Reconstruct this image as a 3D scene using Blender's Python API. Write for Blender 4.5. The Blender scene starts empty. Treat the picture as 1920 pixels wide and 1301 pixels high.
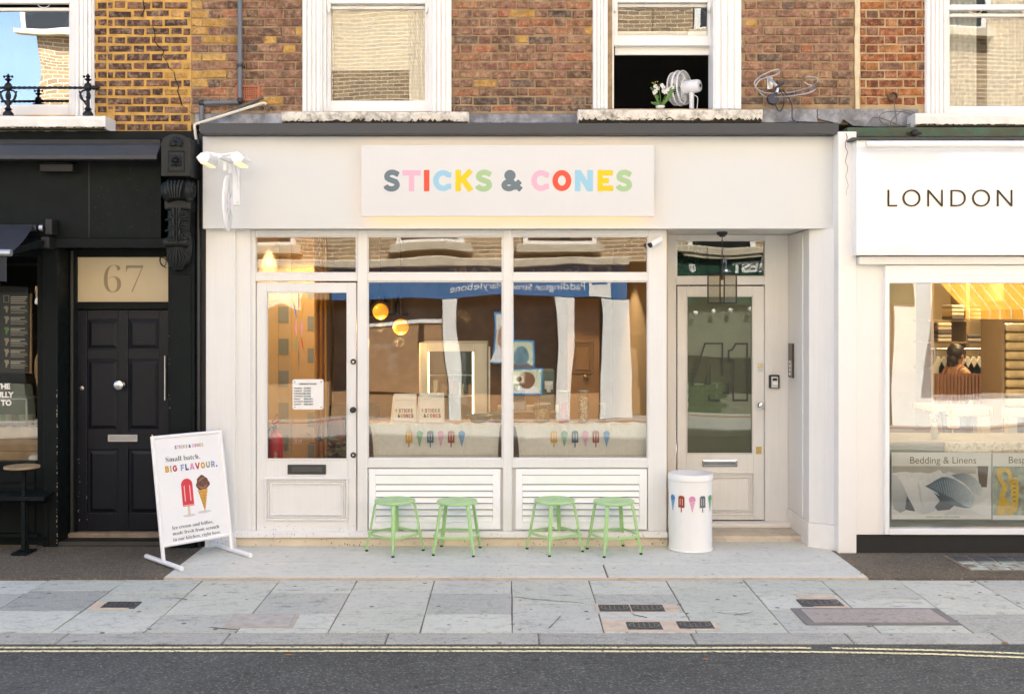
import bpy, math, random, os
from mathutils import Vector
R = math.radians
rnd = random.Random(7)
scene = bpy.context.scene
COL = scene.collection

# ------------------------------------------------------------------ camera
CAM_D, CAM_H = 9.5, 2.08            # metres from the shopfront plane (y = 0), eye height
FPX, VX, VY = 1995.0, 952.0, 585.0  # focal length and vanishing point measured on the photograph
cd = bpy.data.cameras.new('camera'); cam = bpy.data.objects.new('camera', cd); COL.objects.link(cam)
cam.location = (0, -CAM_D, CAM_H); cam.rotation_euler = (R(90), 0, 0)
cd.sensor_width = 36; cd.lens = FPX / 1920 * 36
cd.shift_x = (960 - VX) / 1920; cd.shift_y = (VY - 650.5) / 1920
cd.clip_start = 0.05; cd.clip_end = 400
scene.camera = cam

# ------------------------------------------------------------------ daylight: sun behind our terrace, on the far side of the street
SUN_EL, SUN_AZ = 50.0, 18.0         # azimuth east of +y
world = bpy.data.worlds.new('World'); scene.world = world; world.use_nodes = True
nt = world.node_tree; bg = nt.nodes['Background']
sky = nt.nodes.new('ShaderNodeTexSky'); sky.sky_type = 'NISHITA'; sky.sun_disc = False
sky.sun_elevation = R(SUN_EL); sky.sun_rotation = R(SUN_AZ); sky.air_density = 0.8; sky.dust_density = 2.5; sky.ozone_density = 1.0
nt.links.new(sky.outputs[0], bg.inputs[0]); bg.inputs[1].default_value = 0.15
sl = bpy.data.lights.new('sun', 'SUN'); sl.energy = 5.0; sl.angle = R(0.53); sl.color = (1.0, 0.975, 0.94)
sun = bpy.data.objects.new('sun', sl); COL.objects.link(sun)
sdir = Vector((math.sin(R(SUN_AZ)) * math.cos(R(SUN_EL)), math.cos(R(SUN_AZ)) * math.cos(R(SUN_EL)), math.sin(R(SUN_EL))))
sun.rotation_euler = sdir.to_track_quat('Z', 'Y').to_euler(); sun.location = sdir * 40

vs = scene.view_settings
vs.view_transform = 'Standard'; vs.look = 'None'; vs.gamma = 1.0; vs.exposure = 2.2
try: vs.use_curve_mapping = False
except Exception: pass
cy = scene.cycles
cy.use_denoising = True; cy.max_bounces = 10; cy.diffuse_bounces = 5; cy.glossy_bounces = 4
cy.transparent_max_bounces = 24; cy.transmission_bounces = 6; cy.sample_clamp_indirect = 8; cy.caustics_reflective = False; cy.caustics_refractive = False

# ------------------------------------------------------------------ measuring: photograph pixel -> metres on a plane at depth y
def SC(y): return FPX / (CAM_D + y)
def X(px, y=0.0): return (px - VX) / SC(y)
def Z(py, y=0.0): return CAM_H - (py - VY) / SC(y)
def G(px, py, z=0.0):
    d = FPX * (CAM_H - z) / (py - VY)
    return ((px - VX) * d / FPX, d - CAM_D)

# ------------------------------------------------------------------ object helpers
def wloc(o):
    v = Vector((0, 0, 0))
    while o is not None: v += o.location; o = o.parent
    return v
def tag(o, label=None, cat=None, group=None, kind=None):
    if label: o['label'] = label
    if cat: o['category'] = cat
    if group: o['group'] = group
    if kind: o['kind'] = kind
    return o
def thing(name, label, cat, loc=(0, 0, 0), group=None):
    o = bpy.data.objects.new(name, None); COL.objects.link(o); o.location = loc; o.empty_display_size = .1
    return tag(o, label, cat, group)
def dup(o, parent=None):
    c = o.copy(); COL.objects.link(c); c.parent = parent
    for ch in list(o.children): dup(ch, c)
    return c

class MB:
    """collects shapes in world coordinates; build() links them as one mesh object"""
    def __init__(s): s.v = []; s.f = []; s.m = []; s.cm = 0
    def add(s, vs_, fs):
        n = len(s.v); s.v += [tuple(p) for p in vs_]
        s.f += [tuple(i + n for i in f) for f in fs]; s.m += [s.cm] * len(fs); return s
    def box(s, x0, x1, y0, y1, z0, z1):
        x0, x1 = min(x0, x1), max(x0, x1); y0, y1 = min(y0, y1), max(y0, y1); z0, z1 = min(z0, z1), max(z0, z1)
        return s.add([(x0,y0,z0),(x1,y0,z0),(x1,y1,z0),(x0,y1,z0),(x0,y0,z1),(x1,y0,z1),(x1,y1,z1),(x0,y1,z1)],
                     [(0,3,2,1),(4,5,6,7),(0,1,5,4),(1,2,6,5),(2,3,7,6),(3,0,4,7)])
    def pbox(s, px0, px1, py0, py1, yf, yb):
        """box whose front face covers that pixel rectangle at depth yf"""
        return s.box(X(px0, yf), X(px1, yf), yf, yb, Z(py1, yf), Z(py0, yf))
    def obox(s, a, b, w, h, up=(0, 0, 1)):
        """bar from a to b, w wide, h thick along up"""
        a, b = Vector(a), Vector(b); d = (b - a).normalized(); u = Vector(up)
        sd = d.cross(u)
        if sd.length < 1e-5: sd = d.cross(Vector((1, 0, 0)))
        sd.normalize(); u = sd.cross(d).normalized(); sd *= w / 2; u *= h / 2
        P = [a - sd - u, a + sd - u, a + sd + u, a - sd + u, b - sd - u, b + sd - u, b + sd + u, b - sd + u]
        return s.add(P, [(0,1,2,3),(7,6,5,4),(0,4,5,1),(1,5,6,2),(2,6,7,3),(3,7,4,0)])
    def frame(s, x0, x1, z0, z1, y0, y1, l, r, b, t):
        """rectangular frame in the facade plane: member widths l r b t inside x0..x1, z0..z1"""
        s.box(x0, x0 + l, y0, y1, z0, z1); s.box(x1 - r, x1, y0, y1, z0, z1)
        if b: s.box(x0 + l, x1 - r, y0, y1, z0, z0 + b)
        if t: s.box(x0 + l, x1 - r, y0, y1, z1 - t, z1)
        return s
    def wallholes(s, x0, x1, z0, z1, y0, y1, holes):
        """slab in the facade plane with rectangular holes (hx0,hx1,hz0,hz1) not sharing x ranges"""
        cur = x0
        for a, b, c, d in sorted(holes):
            if a > cur: s.box(cur, a, y0, y1, z0, z1)
            if c > z0: s.box(a, b, y0, y1, z0, c)
            if d < z1: s.box(a, b, y0, y1, d, z1)
            cur = b
        if cur < x1: s.box(cur, x1, y0, y1, z0, z1)
        return s
    def prism(s, poly, fn, d0, d1):
        """poly of 2D points, fn(u,v,d) -> xyz, extruded d0..d1"""
        n = len(poly); V = [fn(u, v, d0) for u, v in poly] + [fn(u, v, d1) for u, v in poly]
        F = [tuple(range(n)), tuple(range(2 * n - 1, n - 1, -1))] + [(i, i + n, (i + 1) % n + n, (i + 1) % n) for i in range(n)]
        return s.add(V, F)
    def flat(s, poly, y, t=.0012):
        """thin print in the facade plane, poly in x,z"""
        return s.prism(poly, lambda u, v, d: (u, d, v), y - t, y)
    def tube(s, pts, r, n=8, caps=True):
        pts = [Vector(p) for p in pts]; k = len(pts)
        rr = r if isinstance(r, (list, tuple)) else [r] * k
        rings = []; prev = None
        for i, p in enumerate(pts):
            t = (pts[min(i + 1, k - 1)] - pts[max(i - 1, 0)])
            if t.length < 1e-9: t = Vector((0, 0, 1))
            t.normalize()
            if prev is None: a = t.orthogonal().normalized()
            else:
                a = prev - t * prev.dot(t)
                a = a.normalized() if a.length > 1e-6 else t.orthogonal().normalized()
            prev = a; b = t.cross(a)
            rings.append([p + (a * math.cos(2 * math.pi * j / n) + b * math.sin(2 * math.pi * j / n)) * rr[i] for j in range(n)])
        V = [q for rg in rings for q in rg]; F = []
        for i in range(k - 1):
            for j in range(n): F.append((i*n+j, i*n+(j+1)%n, (i+1)*n+(j+1)%n, (i+1)*n+j))
        if caps: F += [tuple(range(n - 1, -1, -1)), tuple(range((k - 1) * n, k * n))]
        return s.add(V, F)
    def lathe(s, c, prof, n=24, axis='z', sx=1, sy=1):
        """prof list of (r, h); axis of revolution through c"""
        c = Vector(c); V = []; F = []; k = len(prof)
        for r, h in prof:
            for j in range(n):
                a = 2 * math.pi * j / n; u, w = r * math.cos(a) * sx, r * math.sin(a) * sy
                V.append(c + (Vector((u, w, h)) if axis == 'z' else Vector((u, h, w)) if axis == 'y' else Vector((h, u, w))))
        for i in range(k - 1):
            for j in range(n):
                q = (i*n+j, i*n+(j+1)%n, (i+1)*n+(j+1)%n, (i+1)*n+j)
                F.append(q if axis != 'y' else q[::-1])
        F += [tuple(range(n - 1, -1, -1)), tuple(range((k - 1) * n, k * n))]
        return s.add(V, F)
    def ball(s, c, r, n=12, m=8, sx=1, sy=1, sz=1):
        prof = [(max(r * math.sin(math.pi * i / m), 1e-4), -r * sz * math.cos(math.pi * i / m)) for i in range(m + 1)]
        return s.lathe(c, prof, n, 'z', sx, sy)
    def build(s, name, mat, parent=None, smooth=False, bevel=0, seg=1, origin=None):
        me = bpy.data.meshes.new(name)
        off = wloc(parent) if parent else Vector((0, 0, 0))
        o_ = Vector(origin) if origin is not None else None
        base = o_ if o_ is not None else off
        me.from_pydata([tuple(Vector(p) - base) for p in s.v], [], s.f)
        for m_ in (mat if isinstance(mat, (list, tuple)) else [mat]): me.materials.append(m_)
        if isinstance(mat, (list, tuple)): me.polygons.foreach_set('material_index', s.m)
        me.validate(); me.update()
        if smooth:
            for p in me.polygons: p.use_smooth = True
            try: me.set_sharp_from_angle(angle=R(42))
            except Exception: pass
        o = bpy.data.objects.new(name, me); COL.objects.link(o)
        if o_ is not None: o.location = o_ - off
        if parent: o.parent = parent
        if bevel:
            b = o.modifiers.new('bevel', 'BEVEL'); b.width = bevel; b.segments = seg; b.limit_method = 'ANGLE'; b.angle_limit = R(40); b.harden_normals = False
        return o

def arc(cx, cy_, r, a0, a1, n=8, ry=None):
    ry = ry or r
    return [(cx + r * math.cos(R(a0 + (a1 - a0) * i / n)), cy_ + ry * math.sin(R(a0 + (a1 - a0) * i / n))) for i in range(n + 1)]
def smoothpath(pts, n=6):
    P = [Vector(p) for p in pts]; out = []
    for i in range(len(P) - 1):
        p0, p1, p2, p3 = P[max(i-1,0)], P[i], P[i+1], P[min(i+2,len(P)-1)]
        for k in range(n):
            t = k / n
            out.append(0.5*((2*p1)+(p2-p0)*t+(2*p0-5*p1+4*p2-p3)*t*t+(3*p1-p0-3*p2+p3)*t**3))
    out.append(P[-1]); return out
def bend(pts, r=.03, n=4):
    """round the corners of a polyline"""
    P = [Vector(p) for p in pts]; out = [P[0]]
    for i in range(1, len(P) - 1):
        a, b = (P[i-1] - P[i]), (P[i+1] - P[i]); rr = min(r, a.length/2.1, b.length/2.1); a.normalize(); b.normalize()
        s, e = P[i] + a * rr, P[i] + b * rr
        for k in range(n + 1):
            t = k / n; out.append(s*(1-t)**2 + P[i]*2*t*(1-t) + e*t*t)
    out.append(P[-1]); return out

# ------------------------------------------------------------------ lettering
FONTS = {}
def font(key):
    if key == 'plain': return None
    if key not in FONTS:
        FONTS[key] = None
        try:
            p = bpy.utils.system_resource('DATAFILES', path='fonts')
            FONTS[key] = bpy.data.fonts.load(os.path.join(p, {'serif': 'NotoSansMath-Regular.woff2', 'noto': 'Noto Sans CJK Regular.woff2'}[key]))
        except Exception: pass
    return FONTS[key]
def serif(t):
    if font('serif') is None: return t
    o = ''
    for c in t:
        if 'A' <= c <= 'Z': o += chr(0x1D400 + ord(c) - 65)
        elif 'a' <= c <= 'z': o += chr(0x1D41A + ord(c) - 97)
        elif c.isdigit(): o += chr(0x1D7CE + int(c))
        else: o += c
    return o
FIT = []
def text(name, body, mat, parent, loc, size, width=None, fnt='plain', off=0, rz=0, rx=90, align='LEFT', ext=.0012, spacing=1.0, label=None):
    c = bpy.data.curves.new(name, 'FONT'); c.body = serif(body) if fnt == 'serif' else body
    f = font(fnt)
    if f: c.font = f
    c.size = size; c.offset = off * size; c.extrude = ext; c.align_x = align; c.space_character = spacing; c.resolution_u = 6
    c.materials.append(mat)
    o = bpy.data.objects.new(name, c); COL.objects.link(o)
    o.parent = parent; o.location = Vector(loc) - (wloc(parent) if parent else Vector((0,0,0)))
    o.rotation_euler = (R(rx), 0, R(rz))
    if width: FIT.append((o, width))
    if label: o['label'] = label
    return o
# rounded display capitals as strokes on a unit-height grid: (width, [(polyline), ...])
GL = {
 'S': (.78, [[(.70,.80)] + arc(.40,.71,.27,32,180,8,.20)[1:] + [(.15,.63),(.25,.56),(.42,.50),(.58,.44)] + arc(.36,.29,.29,28,-150,9,.20) + [(.08,.24)]]),
 'T': (.86, [[(.0,.88),(.86,.88)], [(.43,.80),(.43,.0)]]),
 'I': (.26, [[(.13,.0),(.13,1.0)]]),
 'C': (.88, [[(.83,.78)] + arc(.47,.5,.35,48,312,14,.385) + [(.83,.22)]]),
 'K': (.86, [[(.13,.0),(.13,1.0)], [(.22,.46),(.72,.98)], [(.36,.56),(.74,.03)]]),
 'O': (.88, [arc(.44,.5,.325,90,450,22,.385)]),
 'N': (.86, [[(.13,.0),(.13,1.0)], [(.73,1.0),(.73,.0)], [(.16,.95),(.70,.05)]]),
 'E': (.74, [[(.13,.0),(.13,1.0)], [(.22,.88),(.72,.88)], [(.22,.5),(.52,.5)], [(.22,.12),(.74,.12)]]),
 '&': (1.0, [arc(.40,.755,.145,90,450,18,.14), arc(.345,.27,.235,60,330,14,.165), [(.30,.60),(.93,.06)], [(.58,.13),(.88,.46)]]),
 'B': (.78, [[(.13,.0),(.13,1.0)], [(.2,.89),(.42,.89)] + arc(.45,.70,.17,90,-90,6,.18)[1:] + [(.2,.52)], [(.24,.12),(.45,.12)] + arc(.47,.31,.18,-90,70,6,.19)[1:]]),
 'G': (.9, [[(.80,.80)] + arc(.46,.5,.34,48,350,14,.385) + [(.78,.46),(.52,.46)]]),
 'F': (.7, [[(.13,.0),(.13,1.0)], [(.22,.88),(.68,.88)], [(.22,.48),(.56,.48)]]),
 'L': (.7, [[(.13,1.0),(.13,.12),(.68,.12)]]),
 'A': (.92, [[(.10,.0),(.42,.98)], [(.50,.98),(.82,.0)], [(.26,.26),(.66,.26)]]),
 'V': (.9, [[(.08,1.0),(.42,.03)], [(.48,.03),(.82,1.0)]]),
 'U': (.84, [[(.13,1.0),(.13,.42)] + arc(.42,.40,.29,180,360,10,.28) + [(.71,1.0)]]),
 'R': (.8, [[(.13,.0),(.13,1.0)], [(.2,.88),(.42,.88)] + arc(.46,.66,.19,90,-90,6,.22)[1:] + [(.2,.44)], [(.42,.40),(.70,.02)]]),
 '.': (.3, [[(.13,.02),(.13,.25)]]),
}
def stroke(mb, pts, w, put, d, rnd_=.3):
    """ribbon of width w along pts with slightly rounded ends; put(u,v,d)->xyz"""
    P = [Vector((a, b)) for a, b in pts]; closed = (P[0] - P[-1]).length < 1e-6
    n = len(P); L = []; Rr = []
    for i in range(n):
        a = P[i-1] if i > 0 else (P[-2] if closed else None); b = P[i+1] if i < n-1 else (P[1] if closed else None)
        t1 = (P[i]-a).normalized() if a is not None else None; t2 = (b-P[i]).normalized() if b is not None else None
        if t1 is None: t1 = t2
        if t2 is None: t2 = t1
        n1 = Vector((-t1.y, t1.x)); n2 = Vector((-t2.y, t2.x)); m = (n1 + n2)
        m = m.normalized() if m.length > 1e-4 else n1
        k = min(1 / max(m.dot(n1), .5), 1.6)
        L.append(P[i] + m * w/2*k); Rr.append(P[i] - m * w/2*k)
    F = []; V = [put(q.x, q.y, d) for q in L] + [put(q.x, q.y, d) for q in Rr]
    for i in range(n - 1): F.append((i, i + n, i + 1 + n, i + 1))
    if not closed:
        for e, (i, s) in enumerate(((0, -1), (n-1, 1))):
            t = ((P[1]-P[0]) if i == 0 else (P[-1]-P[-2])).normalized() * s * w * .10
            c = w * .12; k = len(V); nn = (L[i] - Rr[i]).normalized()
            V += [put(*(L[i] + t - nn * c), d), put(*(Rr[i] + t + nn * c), d)]
            F.append((i, k, k+1, i+n) if s > 0 else (i, i+n, k+1, k))
    mb.add(V, F)
def word(name, s, h, mats, parent, put, w=.255, gap=.16, space=.35, total=None, glyph_x=None):
    """capitals as separate letter parts; put(u,v,d) places them; mats cycles per letter"""
    x = 0; pos = []
    for ch in s:
        if ch == ' ': x += space - gap; continue
        pos.append((ch, x)); x += GL[ch][0] + gap
    full = x - gap; k = (total / (full * h)) if total else 1
    for i, (ch, x0) in enumerate(pos):
        mb = MB()
        gx = glyph_x[i][0] if glyph_x else x0 * h * k
        gw = (glyph_x[i][1] - glyph_x[i][0]) / (GL[ch][0] * h) if glyph_x else k
        for j, st in enumerate(GL[ch][1]):
            stroke(mb, st, w, lambda u, v, d, gx=gx, gw=gw: put(gx + u * h * gw, v * h, d), .0006 + j * .0004)
        mb.build(name, mats[i % len(mats)], parent)

# ------------------------------------------------------------------ procedural materials
MATS = {}
def ramp(nt, stops, interp='LINEAR'):
    r = nt.nodes.new('ShaderNodeValToRGB'); r.color_ramp.interpolation = interp
    e = r.color_ramp.elements
    e[0].position, e[0].color = stops[0][0], (*stops[0][1], 1)
    e[1].position, e[1].color = stops[-1][0], (*stops[-1][1], 1)
    for p, c in stops[1:-1]:
        q = e.new(p); q.color = (*c, 1)
    return r
def mixc(nt, a, b, fac, mode='MIX'):
    m = nt.nodes.new('ShaderNodeMix'); m.data_type = 'RGBA'; m.blend_type = mode
    for s, v in ((m.inputs[0], fac), (m.inputs[6], a), (m.inputs[7], b)):
        if hasattr(v, 'node'): nt.links.new(v, s)
        else: s.default_value = v if not isinstance(v, tuple) else ((*v, 1) if len(v) == 3 else v)
    return m.outputs[2]
def noise(nt, co, scale, detail=4, rough=.55):
    n = nt.nodes.new('ShaderNodeTexNoise'); n.inputs['Scale'].default_value = scale
    n.inputs['Detail'].default_value = detail; n.inputs['Roughness'].default_value = rough
    nt.links.new(co, n.inputs['Vector']); return n.outputs[0]
def mapr(nt, v, a, b, c=0, d=1):
    m = nt.nodes.new('ShaderNodeMapRange'); nt.links.new(v, m.inputs[0])
    for i, q in zip((1, 2, 3, 4), (a, b, c, d)): m.inputs[i].default_value = q
    return m.outputs[0]
def base(name):
    m = bpy.data.materials.new(name); m.use_nodes = True; t = m.node_tree
    p = t.nodes['Principled BSDF']
    co = t.nodes.new('ShaderNodeNewGeometry').outputs['Position']
    return m, t, p, co
def bump(t, p, h, strength, dist):
    b = t.nodes.new('ShaderNodeBump'); b.inputs['Strength'].default_value = strength; b.inputs['Distance'].default_value = dist
    t.links.new(h, b.inputs['Height']); t.links.new(b.outputs[0], p.inputs['Normal'])
def mat(name, c, rough=.5, metal=0, var=.05, scale=6, bmp=.0, bscale=60, dirt=None, dirt_amt=.35, dirt_scale=5, emit=0, spec=.5, coat=0, rvar=0, trans=0):
    if name in MATS: return MATS[name]
    m, t, p, co = base(name)
    n = noise(t, co, scale, 5)
    lo = tuple(max(0, q * (1 - var)) for q in c); hi = tuple(min(1, q * (1 + var)) for q in c)
    col = mixc(t, lo, hi, mapr(t, n, .3, .7))
    if dirt:
        dn = noise(t, co, dirt_scale, 8, .7); col = mixc(t, col, dirt, mapr(t, dn, 1 - dirt_amt - .12, 1 - dirt_amt + .18))
    t.links.new(col, p.inputs['Base Color'])
    p.inputs['Roughness'].default_value = rough; p.inputs['Metallic'].default_value = metal
    p.inputs['Specular IOR Level'].default_value = spec; p.inputs['Coat Weight'].default_value = coat
    if rvar: t.links.new(mapr(t, noise(t, co, scale * 2.3, 4), .25, .75, max(0, rough - rvar), min(1, rough + rvar)), p.inputs['Roughness'])
    if trans:
        tr = t.nodes.new('ShaderNodeBsdfTranslucent'); t.links.new(col, tr.inputs[0])
        mx = t.nodes.new('ShaderNodeMixShader'); mx.inputs[0].default_value = trans
        t.links.new(p.outputs[0], mx.inputs[1]); t.links.new(tr.outputs[0], mx.inputs[2])
        t.links.new(mx.outputs[0], t.nodes['Material Output'].inputs[0])
    if emit:
        p.inputs['Emission Color'].default_value = (*c, 1); p.inputs['Emission Strength'].default_value = emit
    if bmp: bump(t, p, noise(t, co, bscale, 4), .6, bmp)
    MATS[name] = m; return m
def glass(name, refl=.03, tint=(.96, .97, .95), wave=.006, wscale=1.1, rough=0.0):
    m = bpy.data.materials.new(name); m.use_nodes = True; t = m.node_tree
    t.nodes.remove(t.nodes['Principled BSDF'])
    co = t.nodes.new('ShaderNodeNewGeometry').outputs['Position']
    fr_ = t.nodes.new('ShaderNodeFresnel'); fr_.inputs[0].default_value = 1.45
    fr = t.nodes.new('ShaderNodeMath'); fr.operation = 'MULTIPLY_ADD'; fr.use_clamp = True; fr.inputs[1].default_value = .45; fr.inputs[2].default_value = refl; t.links.new(fr_.outputs[0], fr.inputs[0])
    g = t.nodes.new('ShaderNodeBsdfGlossy'); g.inputs['Roughness'].default_value = rough
    tr = t.nodes.new('ShaderNodeBsdfTransparent'); tr.inputs[0].default_value = (*tint, 1)
    b = t.nodes.new('ShaderNodeBump'); b.inputs['Strength'].default_value = 1; b.inputs['Distance'].default_value = wave
    t.links.new(noise(t, co, wscale, 1.5, .4), b.inputs['Height']); t.links.new(b.outputs[0], g.inputs['Normal'])
    mx = t.nodes.new('ShaderNodeMixShader'); t.links.new(fr.outputs[0], mx.inputs[0])
    t.links.new(tr.outputs[0], mx.inputs[1]); t.links.new(g.outputs[0], mx.inputs[2])
    t.links.new(mx.outputs[0], t.nodes['Material Output'].inputs[0]); MATS[name] = m; return m
def brickmat(name, stops, mott=.45, dark=(.05,.04,.035), fleck=None):
    """per-brick colour from the object's random number, mottled, sooted, with a rough face"""
    m, t, p, co = base(name)
    oi = t.nodes.new('ShaderNodeObjectInfo')
    r = ramp(t, stops); t.links.new(oi.outputs['Random'], r.inputs[0])
    n1 = noise(t, co, 26, 6, .65); col = mixc(t, r.outputs[0], mixc(t, r.outputs[0], (.75,.52,.34), .38), mapr(t, n1, .45, .66))
    n2 = noise(t, co, 11, 8, .75); col = mixc(t, col, dark, mapr(t, n2, .46, .66, 0, mott))
    if fleck:
        n3 = noise(t, co, 4.5, 6, .7); col = mixc(t, col, fleck, mapr(t, n3, .60, .70, 0, .7))
    n4 = noise(t, co, 95, 3, .6); col = mixc(t, col, dark, mapr(t, n4, .58, .66, 0, .7))
    n7 = noise(t, co, 2.1, 6, .65); col = mixc(t, col, dark, mapr(t, n7, .50, .74, 0, .38))
    t.links.new(col, p.inputs['Base Color']); p.inputs['Roughness'].default_value = .9; p.inputs['Specular IOR Level'].default_value = .25
    bump(t, p, mixc(t, n1, n4, .5), .9, .006); MATS[name] = m; return m

def hx(h):
    h = h.lstrip('#'); o = []
    for i in (0, 2, 4):
        c = int(h[i:i+2], 16) / 255; o.append(c / 12.92 if c <= .04045 else ((c + .055) / 1.055) ** 2.4)
    return tuple(o)
# ------------------------------------------------------------------ palette
def painted(name, c, grime=(.50,.43,.33), amt=.22):
    """brushed oil paint: vertical brush streaks, faint drips and rubbed grime"""
    m, t, p, co = base(name)
    mp = t.nodes.new('ShaderNodeMapping'); mp.inputs['Scale'].default_value = (26, 26, 1.3); t.links.new(co, mp.inputs[0])
    st = noise(t, mp.outputs[0], 1.6, 5, .6); big = noise(t, co, 1.3, 5, .6)
    col = mixc(t, tuple(q * .955 for q in c), tuple(min(1, q * 1.03) for q in c), mapr(t, mixc(t, st, big, .55), .36, .64))
    dr = noise(t, mp.outputs[0], .9, 7, .75); col = mixc(t, col, grime, mapr(t, dr, .60, .80, 0, amt))
    sp = noise(t, co, 38, 4, .7); col = mixc(t, col, tuple(q * .7 for q in grime), mapr(t, sp, .69, .75, 0, amt * 1.6))
    t.links.new(col, p.inputs['Base Color']); t.links.new(mapr(t, big, .3, .7, .34, .5), p.inputs['Roughness'])
    bump(t, p, mixc(t, st, noise(t, co, 30, 3), .4), .5, .0022); MATS[name] = m; return m
M_CREAM = painted('cream_paint', (.775, .77, .745))
M_FASCIA = mat('fascia_paint', (.655, .675, .67), .38, var=.015, scale=1.5)
M_SIGN = mat('sign_board_paint', (.655, .66, .65), .4, var=.01)
M_WHITE = mat('white_paint', (.84, .83, .80), .4, var=.03, scale=3, bmp=.0008, bscale=30)
M_WHITE_OLD = mat('old_white_paint', (.82, .805, .77), .5, var=.05, scale=4, bmp=.0015, bscale=40, dirt=(.42,.36,.26), dirt_amt=.14, dirt_scale=7)
M_GLOSSWHITE = mat('gloss_white_metal', (.86, .86, .85), .25, var=.01, coat=.2)
M_ALU = mat('white_aluminium_louvre', (.92, .93, .93), .35, var=.015)
M_GREYMET = mat('grey_powder_coat', (.042, .046, .052), .5, var=.06, scale=3, dirt=(.17,.16,.15), dirt_amt=.2)
M_LEAD = mat('lead_sheet', (.17, .18, .20), .55, metal=.35, var=.3, scale=9, bmp=.004, bscale=14, dirt=(.48,.49,.52), dirt_amt=.42, dirt_scale=6)
M_BLACK = mat('black_green_paint', (.0075, .0105, .0105), .55, spec=.12, var=.12, scale=5, bmp=.0012, bscale=25, dirt=(.02,.02,.018), dirt_amt=.25, dirt_scale=9, rvar=.1)
M_BLACKDOOR = mat('blue_black_door_paint', (.006, .008, .014), .4, spec=.28, var=.1, scale=6, bmp=.0008, bscale=30, rvar=.08)
M_PLINTH = mat('black_plinth', (.011, .011, .011), .6, var=.2, scale=8, bmp=.002, bscale=30, dirt=(.10,.09,.07), dirt_amt=.2, dirt_scale=14)
M_IRON = mat('black_cast_iron', (.006, .0065, .008), .45, spec=.35, var=.2, scale=20, bmp=.001)
M_CHROME = mat('chrome', (.75, .76, .77), .12, metal=1, var=.02)
M_STEEL = mat('brushed_steel', (.62, .62, .62), .3, metal=1, var=.05)
M_BRASS = mat('brass', (.75, .52, .20), .28, metal=1, var=.06)
M_DARKMET = mat('dark_bronze_metal', (.075, .075, .07), .4, metal=.6, var=.08)
M_RUBBER = mat('black_rubber', (.012, .012, .013), .6)
M_BLACKPL = mat('black_plastic', (.02, .02, .022), .4)
M_CABLE = mat('black_cable', (.015, .016, .018), .5)
M_PIPE = mat('grey_plastic_pipe', (.13, .145, .165), .45, var=.1, dirt=(.22,.22,.22), dirt_amt=.2)
M_TERRA = mat('terracotta', (.42, .16, .085), .85, var=.15, scale=25, bmp=.001)
M_VOID = mat('dark_void', (.006, .006, .007), .9)
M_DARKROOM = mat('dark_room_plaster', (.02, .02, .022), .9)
M_STONE_SILL = mat('painted_stone_sill', (.74, .70, .61), .8, var=.08, scale=6, bmp=.006, bscale=45, dirt=(.06,.045,.025), dirt_amt=.42, dirt_scale=13)
M_SILL_CLEAN = mat('cleaner_stone_sill', (.78, .76, .71), .75, var=.05, scale=6, bmp=.003, bscale=45, dirt=(.16,.12,.06), dirt_amt=.24, dirt_scale=9)
M_GLASS = glass('shop_glass', .065, wave=.0085, wscale=.75)
M_GLASS_UP = glass('old_sash_glass', .095, wave=.004, wscale=1.0)
M_GLASS_DARK = glass('door_glass', .06, tint=(.86,.88,.82), wave=.005, wscale=.9)
M_GLASS_THIN = glass('clear_glass', .0, wave=.001)
M_GREEN_STOOL = mat('sage_green_enamel', (.37, .60, .25), .33, var=.03, scale=12, coat=.15)
INK = {k: mat('ink_' + k, tuple(q * .84 for q in hx(v)), .5, var=.01) for k, v in dict(slate='#6d7f87', pink='#f7bcd2', red='#fb5539', blue='#9fd3ea', yellow='#ffd400', green='#aecf9a',
       mustard='#e0a614', rust='#a54125', rose='#e59ac0', sky='#3f8fce', leaf='#63a878', navy='#3b5a72', grey='#6b7379', black='#16181a', olive='#b3ab86', lilac='#9aa5cf', brick='#c8402a').items()}
RAINBOW = [INK[k] for k in ('slate','pink','red','blue','yellow','green','slate','pink','red','blue','yellow','green')]
SMALLBOW = [INK[k] for k in ('navy','rose','brick','lilac','mustard','olive','navy','rose','brick','lilac','mustard','olive')]

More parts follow.
